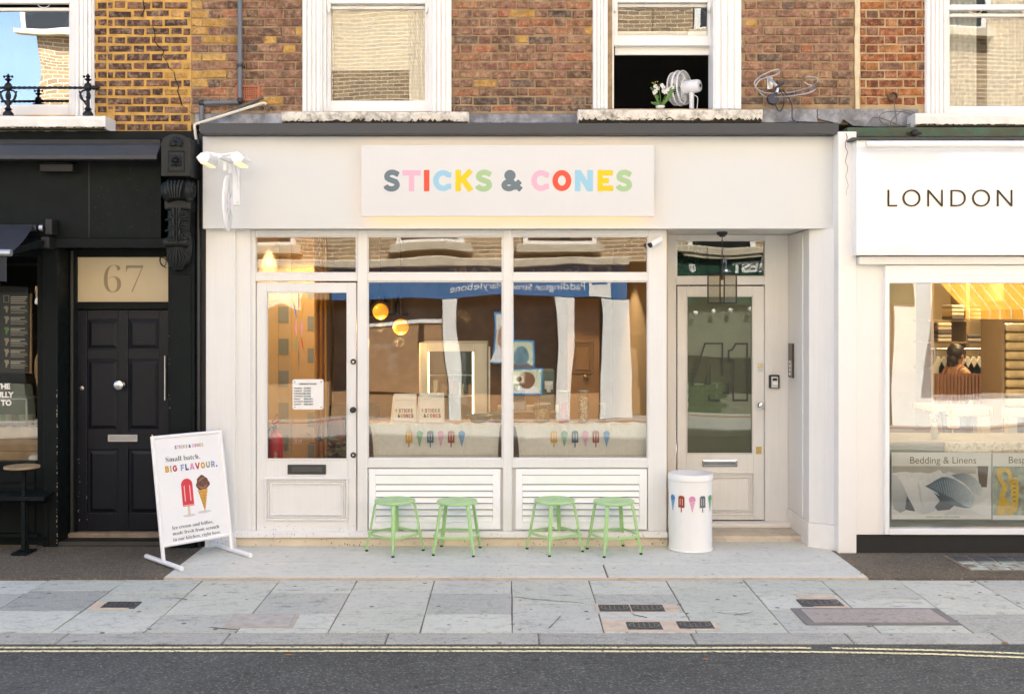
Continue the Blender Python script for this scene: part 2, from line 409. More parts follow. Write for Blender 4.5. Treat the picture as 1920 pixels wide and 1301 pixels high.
# ------------------------------------------------------------------ ground materials
def groundmat(name, c, c2, speck, sp_scale, stain=(.06,.06,.055), stain_amt=.3, per_obj=.0, rough=.85, bmp=.003, streak=True, speck_amt=.5, blot=.6):
    m, t, p, co = base(name)
    n1 = noise(t, co, 1.9, 7, .68); col = mixc(t, c, c2, mapr(t, mixc(t, n1, noise(t, co, .55, 4, .6), .45), .36, .64))
    if per_obj:
        oi = t.nodes.new('ShaderNodeObjectInfo')
        col = mixc(t, col, ramp_of(t, oi.outputs['Random'], per_obj), .999, 'MULTIPLY')
    n2 = noise(t, co, 13, 9, .76); col = mixc(t, col, stain, mapr(t, n2, .53, .70, 0, blot * .8))
    n3 = noise(t, co, sp_scale, 3, .62); col = mixc(t, col, speck, mapr(t, n3, .54, .66, 0, speck_amt))
    n5 = noise(t, co, sp_scale * .42, 4, .66); col = mixc(t, col, stain, mapr(t, n5, .57, .68, 0, speck_amt))
    if streak:
        mp = t.nodes.new('ShaderNodeMapping'); mp.inputs['Scale'].default_value = (.55, 2.6, 1); t.links.new(co, mp.inputs[0])
        n6 = noise(t, mp.outputs[0], 7, 8, .7); col = mixc(t, col, stain, mapr(t, n6, .57, .70, 0, blot))
    vo = t.nodes.new('ShaderNodeTexVoronoi'); vo.inputs['Scale'].default_value = 5.5; vo.inputs['Randomness'].default_value = 1
    t.links.new(co, vo.inputs['Vector']); col = mixc(t, col, tuple(q * .6 for q in stain), mapr(t, vo.outputs['Distance'], .07, .115, stain_amt, 0))
    t.links.new(col, p.inputs['Base Color']); p.inputs['Roughness'].default_value = rough; p.inputs['Specular IOR Level'].default_value = .3
    bump(t, p, n3, .7, bmp); MATS[name] = m; return m
def ramp_of(t, v, amt):
    r = ramp(t, [(0, (1-amt, 1-amt, 1-amt)), (.35, (1, 1, 1)), (.7, (1-amt*.4, 1-amt*.35, 1-amt*.45)), (1, (1+amt*.3, 1+amt*.3, 1+amt*.25))])
    t.links.new(v, r.inputs[0]); return r.outputs[0]
M_SLAB = groundmat('york_paving', (.50,.51,.45), (.57,.575,.505), (.66,.65,.57), 60, stain=(.15,.155,.135), stain_amt=.9, per_obj=.36, speck_amt=.35, blot=.75)
M_CONC = groundmat('pale_forecourt_concrete', (.58,.575,.50), (.65,.64,.56), (.70,.68,.60), 60, stain=(.30,.285,.25), stain_amt=.55, speck_amt=.3, blot=.65)
M_KERB = groundmat('granite_kerb', (.33,.33,.29), (.42,.42,.37), (.56,.55,.49), 80, stain=(.12,.12,.11), stain_amt=.6, per_obj=.12)
M_ROAD = groundmat('asphalt', (.050,.053,.050), (.084,.087,.080), (.24,.235,.20), 62, stain=(.020,.021,.022), stain_amt=.3, rough=.8, bmp=.008, speck_amt=.62, blot=.5)
M_PATCH = groundmat('brown_macadam', (.10,.085,.062), (.155,.13,.095), (.42,.33,.21), 55, stain=(.05,.045,.04), stain_amt=.5, bmp=.006)
M_BED = mat('mortar_bed', (.20,.175,.135), .95, var=.3, scale=12)
M_CREAMMORTAR = mat('cream_mortar', (.55,.45,.34), .9, var=.12, scale=10, bmp=.003, bscale=60, dirt=(.3,.24,.17), dirt_amt=.35, dirt_scale=12)
M_COVER = mat('cast_iron_cover', (.075,.08,.082), .55, metal=.3, var=.2, scale=25, bmp=.001, dirt=(.16,.15,.13), dirt_amt=.3, dirt_scale=20)
M_INSPECT = groundmat('pink_concrete_cover', (.31,.275,.25), (.37,.33,.295), (.48,.43,.38), 60, stain=(.10,.09,.085), stain_amt=.3)

PZ, RZ = -.02, -.027            # pavement and road levels below the forecourt
KB, KF = -2.52, -2.745          # back and front of the kerb
OPP = -10.3                     # facade across the street
def ground_sheet(name, x0, x1, y0, y1, z, m, label, th=.1):
    return tag(MB().box(x0, x1, y0, y1, z - th, z).build(name, m), label, kind='structure')
ground_sheet('ground', -120, 120, -120, 120, -.22, M_BED, 'bare ground beneath the street')
ground_sheet('road', -60, 60, -7.4, KF + .0, RZ, M_ROAD, 'dark grey asphalt road along the foreground')
fore = tag(MB().box(-2.70, 2.83, -1.145, .9, -.12, -.012).build('forecourt', M_BED), 'pale concrete forecourt in front of the cream shop', kind='structure')
for a, b, c, d in ((-2.70, .78, -1.135, -.70), (.795, 2.83, -1.135, -.70), (-2.70, 2.83, -.697, .9)):
    MB().box(a, b, c, d, -.1, 0).build('concrete_slab', M_CONC, fore, bevel=.004)
MB().box(-2.70, 2.83, -1.152, -1.137, -.1, -.006).build('mortar_edge', M_CREAMMORTAR, fore)
ground_sheet('macadam_strip_left', -12, -2.702, -1.15, .9, -.004, M_PATCH, 'brown macadam strip before the black shopfront')
ground_sheet('macadam_strip_right', 2.832, 12, -1.15, .9, -.006, M_PATCH, 'brown macadam strip before the white shopfront')
# the pavement: every flagstone on a 0.605 m grid of columns
pav = tag(MB().box(-30, 30, KB, -1.153, -.14, PZ - .008).build('pavement', M_BED), 'grey flagstone pavement', kind='structure')
def gy(py): return G(0, py, PZ)[1]
cols = {-8: [], -7: [], -6: [1108, 1146], -5: [1112, 1150], -4: [1107, 1145], -3: [1112, 1150], -2: [1151], -1: [1111, 1150], 0: [1106, 1143], 1: [1112, 1151], 2: [1131], 3: [1112, 1148],
        4: [1106, 1146], 5: [1115, 1141], 6: [1102, 1122, 1141], 7: [1113, 1150], 8: [1106, 1148], 9: [1110, 1150], 10: [1108, 1144]}
x6 = .03
for k, js in cols.items():
    x0 = x6 + (k - 2) * .605; x1 = x0 + .605
    ys = [-1.157] + [gy(j) for j in js] + [KB - .004]
    for i in range(len(ys) - 1):
        g = .0045; dz = rnd.uniform(-.003, .003); sk = rnd.uniform(-.004, .004)
        mb = MB(); a, b = ys[i] - (g if i else 0), ys[i+1] + g
        mb.prism([(x0 + g + sk, a), (x1 - g + sk, a), (x1 - g - sk, b), (x0 + g - sk, b)], lambda u, v, d: (u, v, d), PZ + dz, PZ - .05)
        mb.build('paving_slab', M_SLAB, pav, bevel=.003)
kb = tag(MB().box(-30, 30, KF + .004, KB - .002, -.16, PZ - .012).build('kerb', M_BED), 'granite kerb flush with the road', kind='structure')
kj = [G(p, 1195, PZ)[0] for p in (-420, -120, 116, 424, 725, 1010, 1300, 1592, 1872, 2150, 2400)]
for a, b in zip(kj[:-1], kj[1:]):
    MB().box(a + .004, b - .004, KF, KB - .003, -.15, PZ + rnd.uniform(-.002, .002)).build('kerb_stone', M_KERB, kb, bevel=.012, seg=2)
# double yellow lines
m, t, p, co = base('worn_yellow_paint')
w = mapr(t, noise(t, co, 38, 6, .7), .50, .62, 0, 1)
t.links.new(mixc(t, (.78,.70,.40), (.11,.108,.10), w), p.inputs['Base Color']); p.inputs['Roughness'].default_value = .8; M_YEL = m
dyl = tag(bpy.data.objects.new('double_yellow_lines', None), 'pair of worn yellow lines painted along the kerb', kind='structure'); COL.objects.link(dyl)
for off, seg in ((0, [(-260,1214.6),(0,1214.4),(250,1214.2),(520,1214),(800,1214),(1070,1214.3),(1300,1215),(1400,1214.6),(1500,1214.6),(1522,1215.4)]),
                 (0, [(1560,1215.2),(1640,1217),(1770,1219.8),(1920,1225.5),(2100,1233)]),
                 (6.9, [(-260,1214.6),(0,1214.4),(250,1214.2),(520,1214),(800,1214),(1070,1214.3),(1300,1215),(1400,1214.8),(1520,1215.6),(1640,1217.4),(1770,1220.2),(1920,1226),(2100,1233)])):
    P = [G(a, b + off, RZ) for a, b in seg]; mb = MB(); V = []
    for x, y in P: V += [(x, y + .0165, RZ + .004), (x, y - .0165, RZ + .004)]
    mb.add(V, [(2*i, 2*i+1, 2*i+3, 2*i+2) for i in range(len(P) - 1)]); mb.build('yellow_line', M_YEL, dyl)
# small iron covers, each in its mortar patch
def cover(px0, px1, py0, py1, label, patch=None):
    (xa, ya), (xb, yb) = G(px0, py1, PZ), G(px1, py1, PZ); yc = G(px0, py0, PZ)[1]
    t_ = thing('stopcock_cover', label, 'cover', ((xa + xb)/2, (ya + yc)/2, PZ), 'iron stopcock covers in the pavement')
    if patch:
        q = [G(a, b, PZ) for a, b in patch]
        MB().prism(q, lambda u, v, d: (u, v, d), PZ + .0045, PZ - .02).build('mortar_surround', M_CREAMMORTAR, t_)
    MB().box(xa, xb, ya, yc, PZ - .02, PZ + .008).build('lid', M_COVER, t_, bevel=.003)
    mb = MB(); cx, cy_, rx, ry = (xa+xb)/2, (ya+yc)/2, (xb-xa)*.45, (yc-ya)*.42
    ring = arc(cx, cy_, rx, 0, 360, 28, ry); rin = arc(cx, cy_, rx*.9, 0, 360, 28, ry*.82)
    V = [(a, b, PZ + .0115) for a, b in ring] + [(a, b, PZ + .0115) for a, b in rin]; n = len(ring)
    mb.add(V, [(i, i+1, i+1+n, i+n) for i in range(n-1)])
    for k in range(5):
        xx = cx + (k - 2) * rx * .33; h = ry * .7 * math.sqrt(max(0, 1 - ((k-2)*.33)**2))
        mb.box(xx - .003, xx + .003, cy_ - h, cy_ + h, PZ + .0085, PZ + .0125)
    mb.build('raised_rib', mat('worn_iron_rib', (.20,.19,.17), .45, metal=.5), t_)
cover(187, 252, 1129, 1140, 'small iron stopcock cover alone in the flagstones before the black door', [(165,1141.5),(182,1127.5),(256,1127.5),(240,1141.5)])
cover(1125, 1184, 1134.5, 1147, 'left one of two adjoining iron covers in front of the green stools', [(1115,1132.5),(1268,1132.5),(1276,1148.5),(1120,1148.5)])
cover(1186, 1248, 1134.5, 1147, 'right one of two adjoining iron covers, before the white bin')
cover(1178, 1244, 1167, 1181, 'iron cover by the kerb in a wide cream mortar patch, nearer the stools', [(1127,1160.5),(1272,1163.5),(1300,1184),(1133,1184)])
cover(1274, 1341, 1166, 1179, 'iron cover by the kerb directly in front of the white bin', [(1273,1164),(1337,1164),(1351,1180.5),(1290,1180.5)])
cover(1505, 1584, 1124.5, 1137, 'iron cover with cream mortar edge beside the wide pink concrete lid', [(1490,1115.5),(1560,1115.5),(1590,1139),(1528,1139)])
def inspection(px, label, m, rim):
    q = [G(a, b, PZ) for a, b in px]; cx = sum(a for a, b in q)/4; cy_ = sum(b for a, b in q)/4
    t_ = thing('inspection_cover', label, 'cover', (cx, cy_, PZ))
    MB().prism(q, lambda u, v, d: (u, v, d), PZ + .0045, PZ - .02).build('rim', rim, t_)
    s_ = [(cx + (a-cx)*.88, cy_ + (b-cy_)*.80) for a, b in q]
    MB().prism(s_, lambda u, v, d: (u, v, d), PZ + .009, PZ - .02).build('lid', m, t_, bevel=.002)
inspection([(417,1177),(439,1151),(562,1151),(549,1177)], 'square concrete inspection lid in the pavement before the cream shop door', mat('grey_beige_lid', (.40,.375,.33), .85, var=.15, scale=14, bmp=.002, dirt=(.14,.13,.12), dirt_amt=.3), mat('grey_beige_rim', (.40,.36,.30), .9, var=.12, scale=10))
inspection([(1512,1171),(1482,1140.5),(1756,1140.5),(1803,1171)], 'wide pinkish concrete inspection lid in the pavement at the right', M_INSPECT, mat('grey_lid_rim', (.17,.16,.15), .8, var=.15))
# pavement lights in front of the right-hand shop
M_PRISM = mat('pavement_glass_block', (.40,.43,.36), .25, var=.35, scale=9, bmp=.002)
pl = thing('pavement_light', 'glass block pavement light at the foot of the white shopfront', 'skylight', (4.3, -.75, 0))
MB().box(3.72, 6.3, -.93, -.40, -.05, .0005).build('iron_frame', mat('rusty_frame', (.22,.17,.12), .8, var=.3, scale=20), pl)
for r_ in range(5):
    for c_ in range(13):
        x0 = 3.75 + c_ * .17 + (r_ % 2) * .085 * (r_ < 3); y0 = -.91 + r_ * .1
        MB().box(x0, x0 + .145, y0, y0 + .078, -.03, .006).build('glass_block' if r_ < 3 else 'iron_grille', M_PRISM if r_ < 3 else M_COVER, pl, bevel=.004)
for pts in ([(966,1119),(1000,1124),(1040,1127),(1075,1129),(1094,1131)], [(1030,1178),(1045,1163),(1052,1155),(1075,1148)], [(1345,1148),(1375,1153),(1400,1150),(1412,1147)], [(395,1176),(420,1179),(445,1180)], [(300,1122),(330,1121),(352,1124)], [(1180,1148),(1190,1153),(1215,1158)]):
    mb = MB(); V = []
    for a, b in pts:
        x_, y_ = G(a, b, PZ); w_ = rnd.uniform(.003,.007); V += [(x_, y_ + w_, PZ + .0042), (x_ + rnd.uniform(-.01,.01), y_ - w_, PZ + .0042)]
    mb.add(V, [(2*i, 2*i+1, 2*i+3, 2*i+2) for i in range(len(pts)-1)]); mb.build('crack', M_PLINTH, pav)
# bits of litter and leaves
M_LEAFDRY = mat('dry_leaf', (.35,.16,.05), .8)
for px, py, s in ((540,1228,.016),(1323,1236,.014),(1885,1205,.018),(1597,1053,.02),(1617,1075,.022)):
    z = RZ if py > 1206 else PZ if py > 1083 else -.004
    x, y = G(px, py, z); mb = MB(); a = rnd.uniform(0, 6)
    mb.prism([(x + s*math.cos(a+k*1.05)*(1 if k % 3 else 1.6), y + s*.6*math.sin(a+k*1.05)) for k in range(6)], lambda u, v, d: (u, v, d), z + .006, z + .002)
    tag(mb.build('dry_leaf', M_LEAFDRY), {540:'dry orange leaf on the road left of centre',1323:'dry orange leaf on the road right of centre',1885:'dry leaf in the gutter at the far right',1597:'upright dry leaf beside the white pier',1617:'dry leaf at the right corner of the concrete forecourt'}[px], 'leaf', 'scattered dry leaves')

# ------------------------------------------------------------------ the terrace: three brick houses, their upper storeys in view
BY = .10                                   # face of the brickwork
ROOF = 9.4
BR_OCHRE = brickmat('purple_brown_brick', [(0,(.055,.032,.028)),(.3,(.085,.046,.036)),(.6,(.115,.060,.044)),(.85,(.15,.072,.044)),(1,(.22,.105,.058))], .6, dark=(.02,.015,.013))
BR_MID = brickmat('weathered_red_brick', [(0,(.13,.072,.046)),(.25,(.225,.112,.070)),(.5,(.30,.155,.098)),(.7,(.25,.110,.075)),(.88,(.34,.195,.108)),(1,(.37,.12,.055))], .8, dark=(.045,.033,.026), fleck=(.40,.28,.15))
BR_YEL = brickmat('yellow_stock_brick', [(0,(.38,.21,.05)),(.5,(.52,.29,.06)),(1,(.56,.34,.10))], .55, dark=(.10,.06,.03))
BR_DARK = brickmat('sooty_brick', [(0,(.06,.045,.04)),(.5,(.10,.07,.055)),(1,(.15,.10,.075))], .5)
BR_RED = brickmat('orange_red_brick', [(0,(.15,.048,.022)),(.3,(.27,.075,.028)),(.6,(.36,.115,.034)),(.85,(.42,.17,.05)),(1,(.19,.075,.04))], .9, dark=(.05,.028,.02), fleck=(.46,.22,.06))
MO_OCHRE = mat('ochre_mortar', (.56,.33,.085), .95, var=.22, scale=9, bmp=.008, bscale=35, dirt=(.28,.17,.07), dirt_amt=.36, dirt_scale=6)
MO_MID = mat('tan_mortar', (.35,.25,.135), .95, var=.25, scale=9, bmp=.008, bscale=40, dirt=(.14,.10,.065), dirt_amt=.42, dirt_scale=7)
MO_RED = mat('buff_mortar', (.46,.34,.19), .95, var=.2, scale=9, bmp=.007, bscale=40, dirt=(.25,.16,.09), dirt_amt=.3, dirt_scale=7)
MO_CREAM = mat('cream_mortar_strip', (.66,.54,.35), .9, var=.15, scale=12, bmp=.004, bscale=30)
m, t, p, co = base('far_brickwork')
bt = t.nodes.new('ShaderNodeTexBrick'); mp = t.nodes.new('ShaderNodeMapping'); mp.inputs['Rotation'].default_value = (R(-90), 0, 0); t.links.new(co, mp.inputs[0]); t.links.new(mp.outputs[0], bt.inputs[0])
for k_, v_ in (('Scale', 1), ('Brick Width', .225), ('Row Height', .075), ('Mortar Size', .008)): bt.inputs[k_].default_value = v_
bt.inputs['Color1'].default_value = (.40,.275,.14,1); bt.inputs['Color2'].default_value = (.26,.17,.09,1); bt.inputs['Mortar'].default_value = (.66,.58,.44,1)
t.links.new(mixc(t, bt.outputs[0], (.2,.13,.07), mapr(t, noise(t, co, 1.2, 7, .7), .5, .8, 0, .6)), p.inputs['Base Color']); p.inputs['Roughness'].default_value = .9; M_FARBRICK = m

def brick_mesh(L, H, D=.05, seed=0):
    r_ = random.Random(seed); c = .007; j = lambda s: r_.uniform(-s, s)*1.7
    a, h = L/2, H/2; P = []
    for (sx, sz) in ((-1,-1),(1,-1),(1,1),(-1,1)): P.append((sx*(a-c)+j(.003), -.0+j(.0025), sz*(h-c)+j(.0025)))
    for (sx, sz) in ((-1,-1),(1,-1),(1,1),(-1,1)): P.append((sx*a+j(.002), .007, sz*h+j(.002)))
    for (sx, sz) in ((-1,-1),(1,-1),(1,1),(-1,1)): P.append((sx*a, D, sz*h))
    F = [(0,1,2,3)]
    for b in (0, 4):
        for i in range(4): F.append((b+i, b+4+i, b+4+(i+1)%4, b+(i+1)%4))
    me = bpy.data.meshes.new('brick'); me.from_pydata(P, [], F)
    return me
BCACHE = {}
def lay_bricks(parent, x0, x1, z0, z1, pick, H=.064, gap=.011, shift=0.0, course=.0784, thick=1.0):
    """Flemish bond; pick(x,z,header)->material; every brick an object of its own"""
    row = 0; zc = z1 - course/2 + .0; n = 0
    while zc - H/2 > z0 - .02:
        x = x0 - ((row % 2) * .1685) - shift - rnd.uniform(0, .008); hd = False
        while x < x1:
            mod = .1125 if hd else .225
            a, b = max(x + gap/2, x0 + .002), min(x + mod - gap/2, x1 - .002)
            if b - a > .028:
                full = abs((b - a) - (mod - gap)) < 1e-4
                key = (round(H, 3), round(gap, 3), hd, rnd.randrange(7)) if full else None
                me = BCACHE.get(key) if key else None
                if me is None:
                    me = brick_mesh(b - a, H, .05, rnd.random()); me.materials.append(BR_MID)
                    if key: BCACHE[key] = me
                o = bpy.data.objects.new('brick', me); COL.objects.link(o)
                o.parent = parent
                o.location = Vector(((a+b)/2, BY - .009 + rnd.uniform(-.003, .003), zc + rnd.uniform(-.0035, .0035))) - wloc(parent)
                o.rotation_euler = (rnd.uniform(-.01,.01), rnd.uniform(-.007,.007), rnd.uniform(-.01,.01))
                o.material_slots[0].link = 'OBJECT'; o.material_slots[0].material = pick((a+b)/2, zc, hd); n += 1
            x += mod; hd = not hd
        zc -= course; row += 1
    return n
def P2(px, py): return X(px, BY), Z(py, BY)

xL, xM, xR, xE = -7.2, X(358, BY), X(1607, BY), 7.6
ztop_vis = Z(-14, BY)
# openings (pixel columns of the openings, sill line) at the brick face
OPEN = {'L': (X(-60, BY), X(142, BY), Z(216, BY)), 'M1': (X(600, BY), X(812, BY), Z(209, BY)), 'M2': (X(1148, BY), X(1348, BY), Z(204, BY)), 'Rr': (X(1770, BY), X(1990, BY), Z(213, BY))}
WTOP = 6.05
def house(label, x0, x1, zb, mortar, holes, name='terraced_house'):
    t_ = thing(name, label, 'house', ((x0+x1)/2, 3, 0))
    w_ = MB().wallholes(x0, x1, zb, WTOP + .02, BY, BY + .3, [(a, b, c, WTOP) for a, b, c in holes]).build('wall', mortar, t_)
    MB().box(x0, x1, BY, BY + .3, WTOP + .021, ROOF).build('upper_wall', M_FARBRICK, t_)
    MB().box(x0, x1, BY - .12, 8, ROOF, ROOF + .25).build('roof', M_GREYMET, t_)
    MB().box(x0, x1, 7.7, 8, -.05, ROOF).build('back_wall', M_FARBRICK, t_)
    MB().box(x0 + .01, x1 - .01, BY + .3, 7.69, 3.32, 3.5).build('first_floor', M_DARKROOM, t_)
    return t_, w_
hL, wL = house('left-hand house of purplish bricks with thick ochre mortar', xL, xM, Z(252, BY), MO_OCHRE, [OPEN['L']])
hM, wM = house('middle house of weathered reddish brick above the cream ice cream shop', xM, xR, Z(234, BY), MO_MID, [OPEN['M1'], OPEN['M2']])
hR, wR = house('right-hand house of orange red brick above the white shop', xR, xE, Z(236, BY), MO_RED, [OPEN['Rr']])
for x_, h_ in ((xL - .3, hL), (xE, hR)): MB().box(x_, x_ + .3, BY, 8, -.05, ROOF).build('end_wall', M_FARBRICK, h_)
for x_, h_ in ((xM - .06, hL), (xR - .06, hR)): MB().box(x_, x_ + .12, BY + .31, 7.69, -.05, ROOF - .01).build('party_wall', M_DARKROOM, h_)

def pickL(x, z, hd):
    px = x * SC(BY) + VX
    if px > 318 and rnd.random() < .45: return BR_YEL if rnd.random() < .35 else BR_MID
    return BR_OCHRE
def pickM(x, z, hd):
    px = x * SC(BY) + VX; py = VY - (z - CAM_H) * SC(BY)
    if px < 392 and rnd.random() < .58: return BR_YEL
    if px < 430 and rnd.random() < .2: return BR_YEL
    if py > 183 and rnd.random() < (.85 if 845 < px < 1113 else .3): return BR_DARK
    return BR_DARK if rnd.random() < .05 else BR_YEL if rnd.random() < .03 else BR_MID
def pickR(x, z, hd): return BR_MID if rnd.random() < .12 else BR_RED
nb = 0
nb += lay_bricks(wL, X(171, BY), X(200, BY), Z(208, BY), ztop_vis, pickL, .053, .024)
nb += lay_bricks(wL, X(200, BY) + .012, xM - .006, Z(247, BY), ztop_vis, pickL, .055, .021)
nb += lay_bricks(wM, xM + .006, X(568, BY), Z(210, BY), ztop_vis, pickM, .066, .011, .07)
nb += lay_bricks(wM, X(844, BY), X(1114, BY), Z(213, BY), ztop_vis, pickM, .064, .013, .13)
nb += lay_bricks(wM, X(1389, BY), xR - .03, Z(204, BY), ztop_vis, pickM, .065, .012, .02)
nb += lay_bricks(wR, xR + .03, X(1740, BY), Z(204, BY), ztop_vis, pickR, .064, .014, .17)
# pointed joint between the two right-hand houses
mb = MB(); V = []
zs = [Z(206, BY) + i * .09 for i in range(15)]
for i, z in enumerate(zs): V += [(xR - .024 + rnd.uniform(-.006,.006), BY - .014, z), (xR + .020 + rnd.uniform(-.006,.006), BY - .014, z)]
mb.add(V, [(2*i, 2*i+1, 2*i+3, 2*i+2) for i in range(len(zs)-1)])
mb.add([(a, BY + .02, c) for a, b, c in V], [(2*i+2, 2*i+3, 2*i+1, 2*i) for i in range(len(zs)-1)])
mb.box(xR - .016, xR + .012, BY - .013, BY + .02, zs[0], zs[-1]); mb.build('pointed_joint', MO_CREAM, hR)
# crack running down the ochre wall
def ribbon(name, pts, w, y, m, parent):
    mb = MB(); V = []
    for px, py in pts:
        x, z = P2(px, py); ww = w * rnd.uniform(.4, 1.3); V += [(x - ww, y, z + rnd.uniform(-.004,.004)), (x + ww, y, z)]
    mb.add(V, [(2*i, 2*i+1, 2*i+3, 2*i+2) for i in range(len(pts)-1)]); return mb.build(name, m, parent)
cp = [(268,-4),(272,18),(266,32),(280,45),(289,54),(292,68),(290,78),(300,90),(308,95),(306,105),(315,120),(318,128),(327,136),(330,150),(336,163),(334,172),(340,190),(342,199),(354,208),(360,214)]
ribbon('crack', cp, .0045, BY - .0145, M_VOID, hL)
# crumbling mortar below the first course
for (a, b, c, d, mm, hh) in ((200, 215, 205, 256, MO_OCHRE, hL), (206, 356, 249, 258, M_CREAMMORTAR, hL), (395, 566, 207, 214, MO_MID, hM), (846, 1112, 208, 215, MO_MID, hM), (1390, 1600, 199, 207, MO_MID, hM)):
    MB().pbox(a, b, c, d, BY - .012, BY + .05).build('mortar_fillet', mm, hh, bevel=.006)

# ------------------------------------------------------------------ sash windows
M_SASH = mat('sash_white_paint', (.84,.825,.79), .42, var=.03, scale=5, bmp=.001, bscale=25, dirt=(.55,.47,.36), dirt_amt=.12, dirt_scale=9)
M_BLIND = mat('cream_roller_blind', (.90,.87,.76), .8, var=.03, trans=.25)
M_NET = mat('white_net_curtain', (.84,.83,.78), .9, var=.05, trans=.35)
def drape(mb, x0, x1, z0, z1, y, amp=.03, folds=8, taper=0):
    n = folds * 6
    for k in range(2):
        V = []
        for i in range(n + 1):
            u = i / n; f = amp * math.sin(u * folds * 2 * math.pi)
            xt = x0 + (x1 - x0) * u; xb = x0 + (x1 - x0) * (u * (1 - taper) + taper)
            V += [(xt, y + f + k * .004, z1), ((xt + xb)/2 + .25*(xb-xt), y + f * .9 + k * .004, (z0*.45 + z1*.55)), (xb, y + f * .7 + k * .004, z0)]
        F = []
        for i in range(n):
            for j in range(2):
                q = (3*i+j, 3*i+3+j, 3*i+4+j, 3*i+1+j); F.append(q if k else q[::-1])
        mb.add(V, F)
    return mb
def sash_window(h, label, al, gl, gr, ar, sill, rail_top, rail_bot, meet, arch=True, lift=None, flute=4, gm_=M_GLASS_UP):
    """al..ar outer architrave, gl..gr lower glass columns; pixel rows for sill top, glass bottom and meeting rail"""
    t_ = thing('sash_window', label, 'window', (X((al+ar)/2, BY), BY, Z(sill, BY)), 'white sash windows on the first floor')
    ya = BY - .055
    zb = Z(sill, ya) - .002
    # fluted architraves
    for (a, b) in ((al, gl - (18 if arch else 8)), (gr + (12 if arch else 8), ar)):
        mb = MB(); xa, xb = X(a, ya), X(b, ya); w_ = xb - xa
        mb.box(xa, xb, ya + .02, BY + .14, zb, WTOP)
        k = flute
        for i in range(k):
            c0 = xa + w_ * (.06 + .92 * i / k); c1 = xa + w_ * (.06 + .92 * (i + .72) / k)
            mb.box(c0, c1, ya + rnd.choice((0, .006)), ya + .021, zb + .001, WTOP - .001)
        mb.build('architrave', M_SASH, t_, bevel=.004)
    yo, yi = BY + .07, BY + .125
    # box frame
    mb = MB(); xa, xb = X(gl - (18 if arch else 8), ya), X(gr + (12 if arch else 8), ya)
    mb.box(xa, X(gl - 8, yo), BY + .02, BY + .2, zb, WTOP); mb.box(X(gr + 7, yo), xb, BY + .02, BY + .2, zb, WTOP)
    mb.box(X(gl - 8, yo), X(gr + 7, yo), BY + .02, BY + .2, zb - .02, zb + .014); mb.build('box_frame', M_SASH, t_, bevel=.003)
    # lower sash, upper sash
    dz = 0
    fr = MB(); x0, x1 = X(gl, yi), X(gr, yi); z0, z1 = Z(rail_bot, yi), Z(rail_top, yi)
    zbot = Z(lift, yi) if lift else zb + .016
    fr.frame(x0 - .036, x1 + .036, zbot, z1 + .03, yi - .02, yi + .025, .036, .036, z0 - zbot, .03)
    f_ = fr.build('lower_sash', M_SASH, t_, bevel=.004)
    MB().box(x0 - .003, x1 + .003, yi, yi + .005, z0 - .003, z1 + .003).build('pane', gm_, f_)
    fr = MB(); zu0 = Z(meet, yo)
    fr.frame(X(gl, yo) - .036, X(gr, yo) + .036, zu0, WTOP, yo - .02, yo + .025, .036, .036, .048, .05)
    for s in (-1, 1):                       # sash horns
        xx = X(gl, yo) - .018 if s < 0 else X(gr, yo) + .018
        fr.prism([(xx - .018, zu0), (xx + .018, zu0), (xx + .014, zu0 - .035), (xx + .002, zu0 - .085), (xx - .010, zu0 - .085), (xx - .018, zu0 - .04)], lambda u, v, d: (u, d, v), yo - .018, yo + .02)
    u_ = fr.build('upper_sash', M_SASH, t_, bevel=.004)
    MB().box(X(gl, yo) - .003, X(gr, yo) + .003, yo, yo + .005, zu0 + .045, WTOP - .045).build('pane', M_GLASS_UP, u_)
    for s in (.25, .75):                    # wire sash pulls
        xx = X(gl, yo) * (1 - s) + X(gr, yo) * s
        MB().tube([(xx + .055 * math.cos(R(a)), yo - .012, zu0 - .002 + .035 * math.sin(R(a))) for a in range(180, 361, 20)], .0035, 5).build('sash_pull', M_STEEL, u_)
    return t_
def room(name, x0, x1, z0, z1, yb, m, parent, yf=None):
    yf = yf if yf is not None else BY + .21
    mb = MB(); th = .04
    mb.box(x0 - th, x0, yf, yb, z0, z1); mb.box(x1, x1 + th, yf, yb, z0, z1); mb.box(x0, x1, yf, yb, z0 - th, z0); mb.box(x0, x1, yf, yb, z1, z1 + th); mb.box(x0 - th, x1 + th, yb, yb + th, z0 - th, z1 + th)
    return mb.build(name, m, parent)
